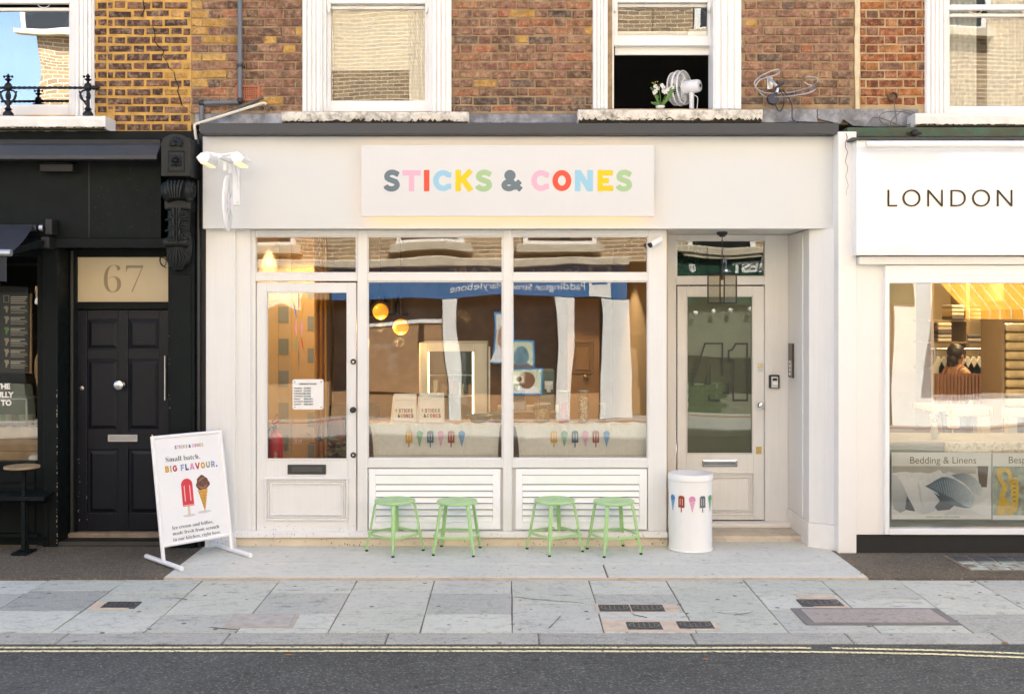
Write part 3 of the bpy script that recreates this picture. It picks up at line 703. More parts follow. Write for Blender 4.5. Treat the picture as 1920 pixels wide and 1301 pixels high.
def sill(px0, px1, py0, py1, yf, m, label, blocks=False):
    mb = MB(); x0, x1 = X(px0, yf), X(px1, yf); z0, z1 = Z(py1, yf), Z(py0, yf)
    n = 26; V = []; F = []
    prof = [(yf, 1), (yf - .004, .75), (yf, .18), (yf + .03, 0), (BY + .1, 0), (BY + .1, 1.0)]
    for i in range(n + 1):
        u = i / n; jx = x0 + (x1 - x0) * u
        for j, (yy, tz) in enumerate(prof):
            e = rnd.uniform(-.006, .006) if j in (2, 3) else rnd.uniform(-.002, .002)
            V.append((jx, yy + e * .7, z0 + (z1 - z0) * tz + e))
    k = len(prof)
    for i in range(n):
        for j in range(k): F.append((i*k+j, i*k+(j+1)%k, (i+1)*k+(j+1)%k, (i+1)*k+j))
    F += [tuple(range(k-1, -1, -1)), tuple(range(n*k, n*k+k))]
    mb.add(V, F)
    o = tag(mb.build('window_sill', m), label, 'sill', 'stone window sills')
    mb = MB(); V = []; n = 90
    for i in range(n + 1):                       # moss and soot crusted on the drip edge
        x_ = x0 + .01 + (x1 - x0 - .02) * i / n; t_ = rnd.uniform(.0, 1) ** 1.6 * (.035 if m is M_STONE_SILL else .014)
        V += [(x_, yf - .006 + rnd.uniform(0,.004), z0 + .008 + t_), (x_, yf + .004, z0 - .004), (x_, yf + .05, z0 - .006)]
    mb.add(V, [q for i in range(n) for q in ((3*i, 3*i+1, 3*i+4, 3*i+3), (3*i+1, 3*i+2, 3*i+5, 3*i+4))])
    mb.build('moss_edge', mat('dark_moss', (.035,.030,.014), .95, var=.4, scale=30, bmp=.004), o); return o
w0 = sash_window(hL, 'leftmost sash window reflecting blue sky, behind the iron window guard', -100, -60, 131, 174, 217, 22, 197, 8, arch=False, gm_=glass('sky_mirror_glass', .34, wave=.012, wscale=1.0))  # pane made extra reflective to brighten the mirrored sky
w1 = sash_window(hM, 'closed sash window with cream blind above the cream shop sign', 566, 621, 797, 846, 209, 19, 190, 8)
w2 = sash_window(hM, 'open sash window with a white fan standing in it', 1112, 1158, 1326, 1391, 204, 15, 68, 6, lift=87)
w3 = sash_window(hR, 'rightmost sash window with pale net curtains above the white shop', 1737, 1779, 1975, 2020, 213, 33, 200, 20, arch=False)
for i, (w_, k, mm) in enumerate(((w0, 'L', M_DARKROOM), (w1, 'M1', mat('darkened_room_plaster', (.10,.09,.07), .9)), (w2, 'M2', M_DARKROOM), (w3, 'Rr', mat('pale_room_plaster', (.42,.42,.36), .9)))):  # closed window's room darkened in colour so the brick reflection shows
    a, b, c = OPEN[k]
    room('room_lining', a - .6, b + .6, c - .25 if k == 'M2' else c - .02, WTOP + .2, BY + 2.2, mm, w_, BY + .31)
sill(-120, 198, 218, 242, BY - .24, M_SILL_CLEAN, 'white stone sill with chipped paint under the iron guard')
sill(528, 879, 210, 231, BY - .20, M_STONE_SILL, 'mossy stone sill under the closed cream-blind window')
sill(1084, 1430, 206, 229, BY - .20, M_STONE_SILL, 'mossy stone sill under the open window with the fan')
sill(1716, 2030, 213, 237, BY - .24, M_SILL_CLEAN, 'pale stone sill under the rightmost upstairs window')
# blinds and curtains
tag(MB().box(X(612, .25), X(806, .25), .256, .260, Z(132, .25), WTOP).build('roller_blind', M_BLIND), 'cream roller blind half down behind the closed upper window', 'blind')
tag(drape(MB(), X(757, .25), X(799, .25), Z(192, .25), WTOP, .248, .006, 5, .25).build('net_curtain', M_NET, smooth=True), 'white net curtain at the right edge of the closed upper window', 'curtain')
tag(drape(MB(), X(1778, .3), X(1830, .3), Z(205, .3), WTOP, .29, .012, 5, .0).build('net_curtain', M_NET, smooth=True), 'net curtain hanging at the left side of the rightmost upper window', 'curtain')
tag(drape(MB(), X(1850, .34), X(1975, .34), Z(205, .34), WTOP, .33, .014, 9, .0).build('net_curtain', M_NET, smooth=True), 'wide net curtain in the middle of the rightmost upper window', 'curtain')
tag(MB().box(X(1153, .28), X(1333, .28), .272, .277, Z(102.5, .28), Z(60, .28)).box(X(1153, .28), X(1333, .28), .262, .287, Z(104, .28), Z(101, .28)).build('roller_blind', M_WHITE), 'short white roller blind at the top of the open window', 'blind')
# under-sill strip below the open window
tag(MB().pbox(1115, 1398, 229, 236, -.03, BY - .02).build('sill_strip', mat('brown_grey_metal', (.16,.145,.125), .5)), 'thin grey metal strip screwed beneath the open window sill', 'strip')
# lead flashing above the cornice
fl = thing('lead_flashing', 'dull grey lead flashing between the brick and the cream shop cornice', 'flashing', (0, BY, 3.8))
for px0, px1, a, b in ((388, 531, 213, 232), (876, 1086, 214, 231), (1426, 1533, 205, 230)):
    MB().pbox(px0, px1, a, b, BY - .035, BY - .005).build('lead_sheet', M_LEAD, fl, bevel=.003)
mb = MB(); q = [(1534,205),(1722,205),(1722,238),(1640,238),(1600,236),(1582,224),(1574,233),(1534,222)]
mb.prism([(X(a, BY-.05), Z(b, BY-.05)) for a, b in q], lambda u, v, d: (u, d, v), BY - .05, BY - .005); mb.build('torn_sheet', M_LEAD, fl)
MB().pbox(366, 400, 214, 234, BY - .04, BY - .005).build('lead_sheet', M_LEAD, fl, bevel=.003)

# ------------------------------------------------------------------ the ice cream shop front
YF = -.14                                    # fascia face
sf = thing('shopfront', 'cream painted ice cream shopfront with door, two windows and recessed house door', 'shopfront', (0, .1, 0))
MB().pbox(375, 1573, 231, 251.5, -.26, BY - .002).build('cornice', M_GREYMET, sf, bevel=.004)
MB().pbox(939, 946, 230.5, 252, -.263, -.255).build('cornice_joint', M_GREYMET, sf)
zf0 = Z(429, YF); zc0 = Z(251.5, -.26)
MB().box(X(380, YF), X(1572, YF), YF, YF + .06, zf0, zc0 - .002).build('fascia', M_FASCIA, sf, bevel=.003)
MB().box(X(380, YF), X(1572, YF), YF + .062, BY + .28, zf0 + .06, zc0 + .12).build('fascia_backing', M_CREAM, sf)
MB().box(X(384, YF), X(1250, 0) , YF + .061, .10, zf0 + .002, zf0 + .059).build('soffit', M_CREAM, sf)
MB().box(X(1250, 0), 2.80, YF + .061, .78, zf0 + .008, zf0 + .059).build('porch_soffit', M_CREAM, sf)
# left pilaster
zb = Z(1008, -.07); zs = Z(998, -.07)
MB().pbox(386, 441, 429.5, 1000, -.06, .12).build('pilaster', M_CREAM, sf, bevel=.004)
MB().pbox(384, 441, 1000, 1026, -.075, .12).build('pilaster_base', M_WHITE_OLD, sf, bevel=.004)
MB().pbox(441, 470, 430, 999, -.025, .10).build('jamb_panel', M_CREAM, sf, bevel=.003)
# glazing frame: uprights run through, rails butt between them
mb = MB(); zt = zf0 - .0005
for a, b in ((470, 479), (670, 689), (943, 960), (1215, 1250)):
    mb.box(X(a), X(b), 0, .09, zs, zt)
fm = mb.build('window_frame', M_CREAM, sf, bevel=.004)
mb = MB()
for a, b in ((479, 670), (689, 943), (960, 1215)):
    mb.box(X(a), X(b), .001, .089, Z(443), zt); mb.box(X(a), X(b), .001, .089, Z(527), Z(513))
for a, b in ((689, 943), (960, 1215)): mb.box(X(a), X(b), .001, .089, Z(877), Z(860))
mb.build('window_rail', M_CREAM, sf, bevel=.004)
def glazed(px0, px1, py0, py1, name='window', y=.03, bead=3, m=M_GLASS, parent=sf, bm=M_CREAM):
    x0, x1, z0, z1 = X(px0, y), X(px1, y), Z(py1, y), Z(py0, y); b = bead / SC(y)
    f_ = MB().frame(x0 - .002, x1 + .002, z0 - .002, z1 + .002, y - .016, y + .02, b, b, b, b).build(name, bm, parent, bevel=.003)
    MB().box(x0 + b - .004, x1 - b + .004, y + .002, y + .007, z0 + b - .004, z1 - b + .004).build('pane', m, f_)
    return f_
glazed(479, 670, 443, 513, 'transom_window'); glazed(689, 943, 443, 513, 'transom_window'); glazed(960, 1215, 443, 513, 'transom_window')
glazed(689, 943, 527, 860, 'shop_window'); glazed(960, 1215, 527, 860, 'shop_window')
# shop door
dr = MB(); YD = .018
x0, x1, z0, z1 = X(481, YD), X(668, YD), Z(995, YD), Z(530, YD); gx0, gx1, gz0, gz1 = X(499, YD), X(652, YD), Z(862, YD), Z(547, YD)
dr.box(x0, gx0, YD, YD + .05, z0, z1); dr.box(gx1, x1, YD, YD + .05, z0, z1); dr.box(gx0, gx1, YD, YD + .05, gz1, z1); dr.box(gx0, gx1, YD, YD + .05, z0, gz0)
door = dr.build('door', M_CREAM, sf, bevel=.004)
b = .012
MB().frame(gx0 - .001, gx1 + .001, gz0 - .001, gz1 + .001, YD - .006, YD + .03, b, b, b, b).build('glazing_bead', M_CREAM, door, bevel=.004)
MB().box(gx0 + b - .004, gx1 - b + .004, YD + .02, YD + .025, gz0 + b - .004, gz1 - b + .004).build('pane', M_GLASS, door)
def moulding(px0, px1, py0, py1, y, parent, m, w=.028, name='panel_moulding'):
    x0, x1, z0, z1 = X(px0, y), X(px1, y), Z(py1, y), Z(py0, y)
    mb = MB(); mb.frame(x0, x1, z0, z1, y - .020, y + .001, .016, .016, .016, .016)
    mb.frame(x0 + .026, x1 - .026, z0 + .026, z1 - .026, y - .012, y + .001, .010, .010, .010, .010)
    mb.frame(x0 + .046, x1 - .046, z0 + .046, z1 - .046, y - .018, y + .001, .012, .012, .012, .012)
    return mb.build(name, m, parent, bevel=.003)
moulding(497, 653, 895, 975, YD, door, M_CREAM)
lp = MB().pbox(539, 611, 871, 889, YD - .012, YD).build('letter_plate', M_DARKMET, door, bevel=.003)
MB().pbox(547, 604, 875, 885, YD - .017, YD - .011).build('flap', mat('bronze_flap', (.12,.12,.115), .35, metal=.7), lp, bevel=.002)
for py, kn in ((678, 0), (768, 1), (853, 0)):
    c = (X(662.5, YD), YD, Z(py, YD))
    k_ = MB().lathe(c, [(.026, 0), (.026, -.006), (.022, -.012), (.021, -.012)], 20, 'y').build('knob' if kn else 'lock', M_DARKMET, door, smooth=True)
    if kn: MB().lathe(c, [(.012, -.01), (.012, -.03), (.024, -.036), (.026, -.046), (.020, -.054), (.001, -.056)], 20, 'y').build('knob_head', M_BLACKPL, k_, smooth=True)
    else: MB().lathe(c, [(.009, -.011), (.009, -.016), (.001, -.0165)], 12, 'y').box(c[0]-.003, c[0]+.003, -.006, .0, c[2]-.018, c[2]-.006).build('keyhole', M_CHROME, k_)
# threshold board and stone plinth
MB().box(X(437, -.07), X(1252, -.07), -.07, .10, zb, zs).build('sill_board', M_WHITE_OLD, sf, bevel=.005)
MB().box(X(425, -.03), X(1252, -.03), -.03, .10, -.02, zb - .001).build('plinth', mat('stained_cream_plinth', (.68,.60,.47), .8, var=.1, scale=5, bmp=.004, bscale=30, dirt=(.22,.15,.07), dirt_amt=.3, dirt_scale=14), sf, bevel=.004)
# stall risers with white louvred vents
for a, b_, n_ in ((689, 943, 0), (960, 1215, 1)):
    MB().box(X(a), X(b_), .045, .09, zs + .001, Z(877) - .001).build('stall_riser', M_CREAM, sf)
    l0, l1 = (691.5, 938) if n_ == 0 else (967, 1213)
    s0, s1 = l0 + 12.5, l1 - 14
    y = .002; mbx = MB()
    mbx.frame(X(l0, y), X(l1, y), Z(992, y), Z(879, y), y, .044, X(s0, y)-X(l0, y), X(l1, y)-X(s1, y), Z(978, y)-Z(992, y), Z(879, y)-Z(907.5, y))
    v_ = mbx.build('vent_panel', M_ALU, sf, bevel=.002)
    MB().pbox(s0 - .5, s1 + .5, 890, 890.8, y - .002, y + .001).build('vent_groove', M_GREYMET, v_)
    MB().box(X(s0, y), X(s1, y), .041, .044, Z(978, y), Z(907.5, y)).build('vent_back', M_VOID, v_)
    k = 6; h = (978 - 908) / k
    for i in range(k):
        z_t, z_b = Z(908 + i * h + 1.6, y), Z(908 + (i + 1) * h - .4, y)
        MB().prism([(y + .001, z_b), (y + .005, z_b), (y + .026, z_t), (y + .022, z_t)], lambda u, v, d: (d, u, v), X(s0, y) + .001, X(s1, y) - .001).build('louvre_slat', M_ALU, v_)
    for (px, py) in ((l0 + 4, 884), (l1 - 4, 884), (l0 + 4, 986), (l1 - 4, 986)): pass
# recessed house door 41
YP = .65
xr = 2.676
mb = MB()
mb.box(X(1250, YP) - .06, X(1268, YP), YP, YP + .1, .052, zf0 + .005); mb.box(X(1434, YP), xr - .001, YP, YP + .1, .052, zf0 + .005)
mb.box(X(1268, YP), X(1434, YP), YP + .001, YP + .1, Z(451, YP), zf0 + .005); mb.box(X(1268, YP), X(1434, YP), YP + .001, YP + .1, Z(534, YP), Z(519, YP))
mb.build('porch_frame', M_CREAM, sf, bevel=.004)
glazed(1267, 1435, 450, 520, 'fanlight', YP + .03, 3, M_GLASS_DARK)
YQ = YP + .014; d2 = MB()
x0, x1, z0, z1 = X(1270, YQ), X(1432.5, YQ), .095, Z(536.5, YQ); gx0, gx1, gz0, gz1 = X(1287, YQ), X(1412, YQ), Z(851, YQ), Z(555, YQ)
d2.box(x0, gx0, YQ, YQ + .05, z0, z1); d2.box(gx1, x1, YQ, YQ + .05, z0, z1); d2.box(gx0, gx1, YQ, YQ + .05, gz1, z1); d2.box(gx0, gx1, YQ, YQ + .05, z0, gz0)
d41 = d2.build('house_door', M_CREAM, sf, bevel=.004)
MB().frame(gx0 - .001, gx1 + .001, gz0 - .001, gz1 + .001, YQ - .006, YQ + .03, .01, .01, .01, .01).build('glazing_bead', M_CREAM, d41, bevel=.003)
MB().box(gx0 + .006, gx1 - .006, YQ + .02, YQ + .025, gz0 + .006, gz1 - .006).build('pane', M_GLASS_DARK, d41)
MB().box(gx0 - .02, gx1 + .02, YQ + .052, YQ + .056, gz0 - .02, gz1 + .02).build('privacy_film', mat('olive_privacy_film', (.19,.19,.15), .5, var=.08), d41)
moulding(1297, 1415, 884, 965, YQ, d41, M_CREAM)
MB().pbox(1317, 1383, 862, 875, YQ - .012, YQ).build('letter_plate', M_CHROME, d41, bevel=.004, seg=2)
MB().pbox(1319, 1381, 864, 872, YQ - .022, YQ - .013).build('letter_flap', M_CHROME, d41, bevel=.004, seg=3)
c = (X(1424.5, YQ), YQ, Z(759, YQ)); MB().lathe(c, [(.018, 0), (.012, -.02), (.026, -.032), (.032, -.05), (.024, -.066), (.001, -.07)], 22, 'y').build('knob', M_CHROME, d41, smooth=True)
MB().pbox(1421.5, 1430, 682, 697, YQ - .006, YQ).build('latch_plate', M_STEEL, d41, bevel=.002)
MB().lathe((X(1425.5, YQ), YQ - .006, Z(686, YQ)), [(.015, 0), (.015, -.01), (.001, -.011)], 16, 'y').build('lock_cylinder', M_BRASS, d41)
MB().pbox(1417.5, 1428, 837, 851, YQ - .005, YQ).build('brass_plate', M_BRASS, d41, bevel=.002)
# outlined numerals 41 on the film
ynum = YQ + .018; mb = MB()
def px_stroke(mb, pts, w, y): stroke(mb, [(X(a, y), Z(b, y)) for a, b in pts], w, lambda u, v, d: (u, y - d, v), .001)
px_stroke(mb, [(1298.5,724),(1299,713),(1322,644),(1354.5,644),(1354.5,704)], .016, ynum)
px_stroke(mb, [(1356,719),(1365.5,719),(1365.5,737.5),(1355,737.5)], .016, ynum)
px_stroke(mb, [(1349,750.5),(1330,750.5),(1330,741)], .016, ynum)
px_stroke(mb, [(1321.5,719.5),(1331,681.5),(1331,719.5),(1321.5,719.5)], .011, ynum)
px_stroke(mb, [(1366.5,675),(1366,658),(1373,655.5),(1379.5,644.5),(1401,644.5),(1401,750.5),(1375,750.5),(1375,675),(1366.5,675)], .016, ynum)
mb.build('house_number', M_BLACKPL, d41)['label'] = 'outlined black numerals 41'
# porch floor, step, reveal pier
MB().box(X(1250), xr, .15, YP + .1, -.05, .05).build('step', mat('worn_stone_step', (.56,.49,.39), .85, var=.12, scale=6, bmp=.005, bscale=35, dirt=(.22,.17,.12), dirt_amt=.35, dirt_scale=9), sf, bevel=.01, seg=2)
MB().box(X(1250), xr - .002, .52, YP, .051, .09).build('threshold', M_WHITE_OLD, sf, bevel=.004)
MB().box(X(1250, 0) - .045, X(1250, 0), .095, YP, 0, zf0 + .003).build('porch_reveal', M_CREAM, sf)
xq = X(1571, -.2)
pq = [(xr, -.05), (xq, -.19), (xq, YP + .1), (xr, YP + .1)]
MB().prism(pq, lambda u, v, d: (u, v, d), .214, zf0 + .001).build('porch_pier', M_CREAM, sf, bevel=.004)
pq2 = [(xr - .012, -.064), (xq, -.206), (xq, YP + .1), (xr - .012, YP + .1)]
MB().prism(pq2, lambda u, v, d: (u, v, d), -.02, .213).build('pier_base', M_WHITE_OLD, sf, bevel=.005)
MB().box(xr - .014, xr - .0005, .12, .30, .22, zf0 - .02).build('reveal_moulding', M_CREAM, sf, bevel=.003)

# ------------------------------------------------------------------ the sign board with its warm back light
YS = -.25
sg = thing('shop_sign', 'wide cream sign board reading STICKS & CONES in coloured capitals, lit from behind', 'sign', (X(951, YS), YS, Z(340, YS)))
bx0, bx1, bz0, bz1 = X(677, YS), X(1226.5, YS), Z(406, YS), Z(273, YS)
MB().box(bx0, bx1, YS, YS + .035, bz0, bz1).build('board', M_SIGN, sg, bevel=.002)
for a in (bx0 + .3, (bx0+bx1)/2, bx1 - .3):
    for z in (bz0 + .15, bz1 - .15): MB().box(a - .02, a + .02, YS + .036, YF - .001, z - .02, z + .02).build('spacer', M_GREYMET, sg)
M_LED = mat('warm_led_strip', (1.0, .50, .16), .5, emit=2.4)
i_ = .035
MB().box(bx0 + i_, bx1 - i_, YS + .05, YS + .06, bz0 + i_, bz0 + i_ + .012).build('led_strip', M_LED, sg)
MB().box(bx0 + i_, bx1 - i_, YS + .05, YS + .06, bz1 - i_ - .012, bz1 - i_).build('led_strip', mat('dim_led_strip', (1.0, .6, .3), .5, emit=.7), sg)
MB().box(bx0 + i_, bx0 + i_ + .012, YS + .05, YS + .06, bz0 + .1, bz1 - .1).build('led_strip', mat('dim_led_strip', (1.0, .6, .3), .5, emit=.7), sg)
gx = [(720.5,749.5),(755.5,788),(795,805),(812.5,847),(854,887.5),(892.5,922.5),(941,979),(996.5,1030.5),(1036.5,1070.5),(1078,1111.5),(1120.5,1149),(1156,1185)]
word('letter', 'STICKS&CONES', (358 - 320) / SC(YS), RAINBOW, sg, lambda u, v, d: (u, YS - d, Z(358, YS) + v), w=.27, glyph_x=[(X(a, YS), X(b, YS)) for a, b in gx])

# ------------------------------------------------------------------ printed lollies and cones
def icon(parent, kind, ink, put, h, back, name=None):
    """put(u,v,d): u across, v up from the bottom, d proud of the surface"""
    mb = MB()
    def fl(poly, d): mb.add([put(a * h, b * h, d) for a, b in poly], [tuple(range(len(poly)))])
    if kind == 'p':
        mb.cm = 0; fl([(-.20,.28),(.20,.28),(.20,.84)] + arc(.06,.86,.14,0,90,4) + arc(-.06,.86,.14,90,180,4) + [(-.20,.84)], .0006)
        fl([(-.035,0),(.035,0),(.035,.285),(-.035,.285)], .0004)
        mb.cm = 1
        for s in (-.075, .075): fl([(s-.012,.42),(s+.012,.42),(s+.012,.82),(s-.012,.82)], .0012)
    else:
        mb.cm = 0; fl(arc(0,.80,.20,-20,200,14), .0008); fl([(-.188,.735),(0,0),(.188,.735)], .0004)
        mb.cm = 1
        for k in range(4):
            b0 = .16 + k * .13; wl = .255 * b0; wr = .255 * (b0 + .10)
            fl([(-wl,b0),(-wl-.005,b0+.022),(wr,b0+.137),(wr,b0+.115)], .0012)
    return mb.build(name or ('printed_lolly' if kind == 'p' else 'printed_cone'), [ink, back], parent)
SEQ = [('p','mustard'),('c','leaf'),('p','navy'),('c','rose'),('p','rust'),('c','sky')]

# ------------------------------------------------------------------ cafe curtains behind the glass
m, t, p, co = base('linen_cloth')
mpx = t.nodes.new('ShaderNodeMapping'); mpx.inputs['Scale'].default_value = (60, 60, 8); t.links.new(co, mpx.inputs[0])
mpz = t.nodes.new('ShaderNodeMapping'); mpz.inputs['Scale'].default_value = (6, 6, 70); t.links.new(co, mpz.inputs[0])
wv = mixc(t, noise(t, mpx.outputs[0], 3, 3), noise(t, mpz.outputs[0], 3, 3), .5)
t.links.new(mixc(t, (.72,.665,.59), (.85,.80,.73), mapr(t, wv, .38, .62)), p.inputs['Base Color']); p.inputs['Roughness'].default_value = .9; M_LINEN = m
YC = .115
for a, b, la, rb, icx, side in ((690, 941, 8, 5, (767,787,807,826.5,846,866), 'left-hand window, below the paper bags'), (961, 1215, 10, 0, (1038.5,1058,1078,1097.5,1117,1137), 'right-hand window, below the sprinkle jars')):
    c_ = thing('cafe_curtain', 'pale linen cafe curtain printed with lollies in the ' + side, 'curtain', (X((a+b)/2, YC), YC, Z(862, YC)), 'linen cafe curtains')
    mb = MB(); n = 90; rows = [(792,0),(797,0),(802,.2),(815,.45),(835,.75),(855,.95),(862,1)]
    for kk in range(2):
        V = []; F = []
        for i in range(n + 1):
            u = i / n
            for py, tp in rows:
                xl = a + 3 + la * tp ** .7; xr_ = b - 3 - rb * tp
                f = .006 * math.sin(u * 52 + math.sin(u * 17) * 2) * (1 if py < 803 else .45) + .003 * math.sin(u * 23 + py * .05)
                V.append((X(xl + (xr_ - xl) * u, YC), YC + f + kk * .002, Z(py + 1.2 * math.sin(u * 40) * (py == 792) + math.sin(u * 9) * (py == 862), YC)))
        k = len(rows)
        for i in range(n):
            for j in range(k - 1):
                q = (i*k+j, (i+1)*k+j, (i+1)*k+j+1, i*k+j+1); F.append(q if kk else q[::-1])
        mb.add(V, F)
    mb.build('cloth', M_LINEN, c_, smooth=True)
    MB().tube([(X(a + 1, YC), YC, Z(795, YC)), (X(b - 1, YC), YC, Z(795, YC))], .004, 8).build('rod', M_BRASS, c_)
    MB().pbox(a + 6, b - 4, 852.5, 853.2, YC - .012, YC - .010).build('hem_stitching', mat('hem_thread', (.55,.48,.40), .9), c_)
    for (kd, ik), cx in zip(SEQ, icx):
        icon(c_, kd, INK[ik], lambda u, v, d, cx=cx: (X(cx, YC) + u, YC - .013 - d, Z(838, YC) + v), 31 / SC(YC), M_LINEN)

# ------------------------------------------------------------------ fixtures on the shopfront
# projecting sign with two trough lamps
hs = thing('hanging_sign', 'white oval projecting sign with coloured petals under two trough lamps', 'sign', (X(445, YF), YF, Z(350, YF)))
hx_, yo = X(424, -.45), YF
MB().box(X(436, yo), X(450, yo), yo - .012, yo, Z(385, yo), Z(300, yo)).build('wall_plate', M_GLOSSWHITE, hs, bevel=.004)
for py in (326, 380): MB().lathe((X(446, yo), yo - .012, Z(py, yo)), [(.007, 0), (.007, -.006), (.001, -.008)], 6, 'y').build('bolt', M_STEEL, hs)
zt = Z(300, -.45)
MB().obox((hx_ + .03, yo, zt), (hx_, -.66, zt), .03, .03).build('arm', M_GLOSSWHITE, hs, bevel=.003)
MB().tube(smoothpath([(hx_ + .03, yo - .01, zt - .22), (hx_ + .03, yo - .03, zt - .1), (hx_ + .025, yo - .10, zt - .01)]), .009, 8).build('brace', M_GLOSSWHITE, hs)
dz = Z(380, -.45); dc = (hx_, -.40, dz)
MB().lathe(dc, [(.001, -.009), (.238, -.009), (.243, -.006), (.243, .006), (.238, .009), (.001, .009)], 48, 'x', .62, 1.0).build('disc', M_GLOSSWHITE, hs, smooth=True)
for y_ in (-.48, -.32):
    MB().box(hx_ - .014, hx_ + .014, y_ - .012, y_ + .012, zt - .10, zt - .017).build('hanger', M_GLOSSWHITE, hs, bevel=.002)
PET = [(0,.11,.145,'navy'),(52,.10,.125,'mustard'),(128,.10,.125,'brick'),(180,.11,.145,'navy'),(-128,.10,.125,'leaf'),(-52,.10,.125,'sky')]
def petals(parent, put, k=1.0):
    for ang, r0, ln, ik in PET:
        a = R(ang); d = (math.sin(a), math.cos(a)); n_ = (d[1], -d[0]); mb = MB()
        P = [(r0*.55, 0), (r0*.55 + ln*.35, .012), (r0*.55 + ln, 0), (r0*.55 + ln*.35, -.012)]
        mb.add([put((d[0]*r + n_[0]*w_)*k, (d[1]*r + n_[1]*w_)*k, .001) for r, w_ in P], [(0,1,2,3)]); mb.build('petal', INK[ik], parent)
    for s in (-1, 1):
        MB().add([put(s*.055*k, .04*k, .001), put(s*.055*k, -.04*k, .001), put(s*.10*k, 0, .001)], [(0,1,2)]).build('petal', INK['rose'], parent)
petals(hs, lambda u, v, d: (hx_ + .0095 + d, -.40 - u*.62, dz + v))
petals(hs, lambda u, v, d: (hx_ - .0095 - d, -.40 + u*.62, dz + v))
M_LAMPF = mat('trough_lamp_face', (1.0, .76, .42), .4, emit=.16)
for s in (-1, 1):
    cx = hx_ + s * .135; cz = zt - .005
    hexa = [(cx + s*q, cz + r_) for q, r_ in ((-.04,.036),(.024,.040),(.066,.0),(.040,-.040),(-.024,-.044),(-.048,-.008))]
    MB().prism(hexa if s > 0 else hexa[::-1], lambda u, v, d: (u, d, v), -.64, -.36).build('lamp_trough', M_GLOSSWHITE, hs, bevel=.004)
    q = [(cx + s*(-.022), cz - .0445), (cx + s*.038, cz - .041)]
    MB().add([(q[0][0], -.63, q[0][1]), (q[1][0], -.63, q[1][1]), (q[1][0], -.37, q[1][1]), (q[0][0], -.37, q[0][1]),
              (q[0][0]-s*.004, -.63, q[0][1]-.012), (q[1][0]-s*.012, -.63, q[1][1]-.012), (q[1][0]-s*.012, -.37, q[1][1]-.012), (q[0][0]-s*.004, -.37, q[0][1]-.012)],
             [(0,1,2,3),(7,6,5,4),(0,4,5,1),(1,5,6,2),(2,6,7,3),(3,7,4,0)]).build('lamp_diffuser', M_LAMPF, hs)
    for y_ in (-.58, -.42): MB().obox((hx_, y_, zt + .022), (cx, y_, zt + .045), .02, .012).build('lamp_bracket', M_GLOSSWHITE, hs)

# security camera
cc = thing('security_camera', 'white bullet security camera on the frame above the right shop window', 'camera', (X(1234, 0), 0, Z(452, 0)))
bx = Vector((X(1234, 0), -.0, Z(452, 0)))
MB().lathe(bx, [(.032, 0), (.032, -.012), (.024, -.03), (.012, -.05), (.001, -.05)], 20, 'y').build('mount', M_GLOSSWHITE, cc, smooth=True)
a = bx + Vector((.0, -.055, .003)); d = Vector((-.80, -.42, -.42)).normalized()
MB().tube([a - d*.02, a + d*.10], .028, 18).build('body', M_GLOSSWHITE, cc, smooth=True)
MB().tube([a + d*.10, a + d*.112], .026, 18).build('lens', M_BLACKPL, cc)
MB().obox(a + Vector((0,0,.029)) - d*.02, a + d*.135 + Vector((0,0,.029)), .05, .004).build('sun_shield', M_GLOSSWHITE, cc)

# porch lantern
ly, lx = .32, X(1354, .32)
ln = thing('porch_lantern', 'black framed glass porch lantern hanging on a chain before door 41', 'lantern', (lx, ly, Z(567, ly)))
ztop, zl, zh = zf0 + .005, Z(568, ly), Z(515, ly)
MB().lathe((lx, ly, ztop), [(.05, 0), (.05, -.02), (.02, -.045), (.001, -.045)], 8).build('ceiling_rose', M_BLACKPL, ln)
k = 0; z = ztop - .045
while z > zh + .03:
    an = 0 if k % 2 else 90
    pts = [(lx + .008*math.cos(R(q))*math.cos(R(an)), ly + .008*math.cos(R(q))*math.sin(R(an)), z - .017 + .02*math.sin(R(q))) for q in range(0, 361, 45)]
    MB().tube(pts, .0025, 5).build('chain_link', M_BLACKPL, ln); z -= .031; k += 1
hw = .092; ca, sa = math.cos(R(42)), math.sin(R(42))
cor = [(lx + (u*ca - v*sa)*hw, ly + (u*sa + v*ca)*hw) for u, v in ((-1,-1),(1,-1),(1,1),(-1,1))]
mb = MB()
for i in range(4):
    (x0, y0), (x1, y1) = cor[i], cor[(i+1) % 4]
    mb.obox((x0, y0, zl), (x0, y0, zh), .012, .012, (1, 0, 0))
    for z in (zl, zh): mb.obox((x0, y0, z), (x1, y1, z), .012, .012)
mb.build('frame', M_BLACKPL, ln)
for i in range(4):
    (x0, y0), (x1, y1) = cor[i], cor[(i+1) % 4]
    MB().obox((x0, y0, (zl+zh)/2), (x1, y1, (zl+zh)/2), .003, zh - zl - .012).build('pane', MATS.get('smoked_lantern_glass') or glass('smoked_lantern_glass', .02, tint=(.955,.945,.90), wave=.001), ln)
MB().prism([cor[i] for i in range(4)], lambda u, v, d: (u, v, d), zh + .006, zh + .010).build('cap', M_BLACKPL, ln)
MB().tube([(lx, ly, zh), (lx, ly, zh - .05)], .022, 10).build('lamp_holder', M_BLACKPL, ln)

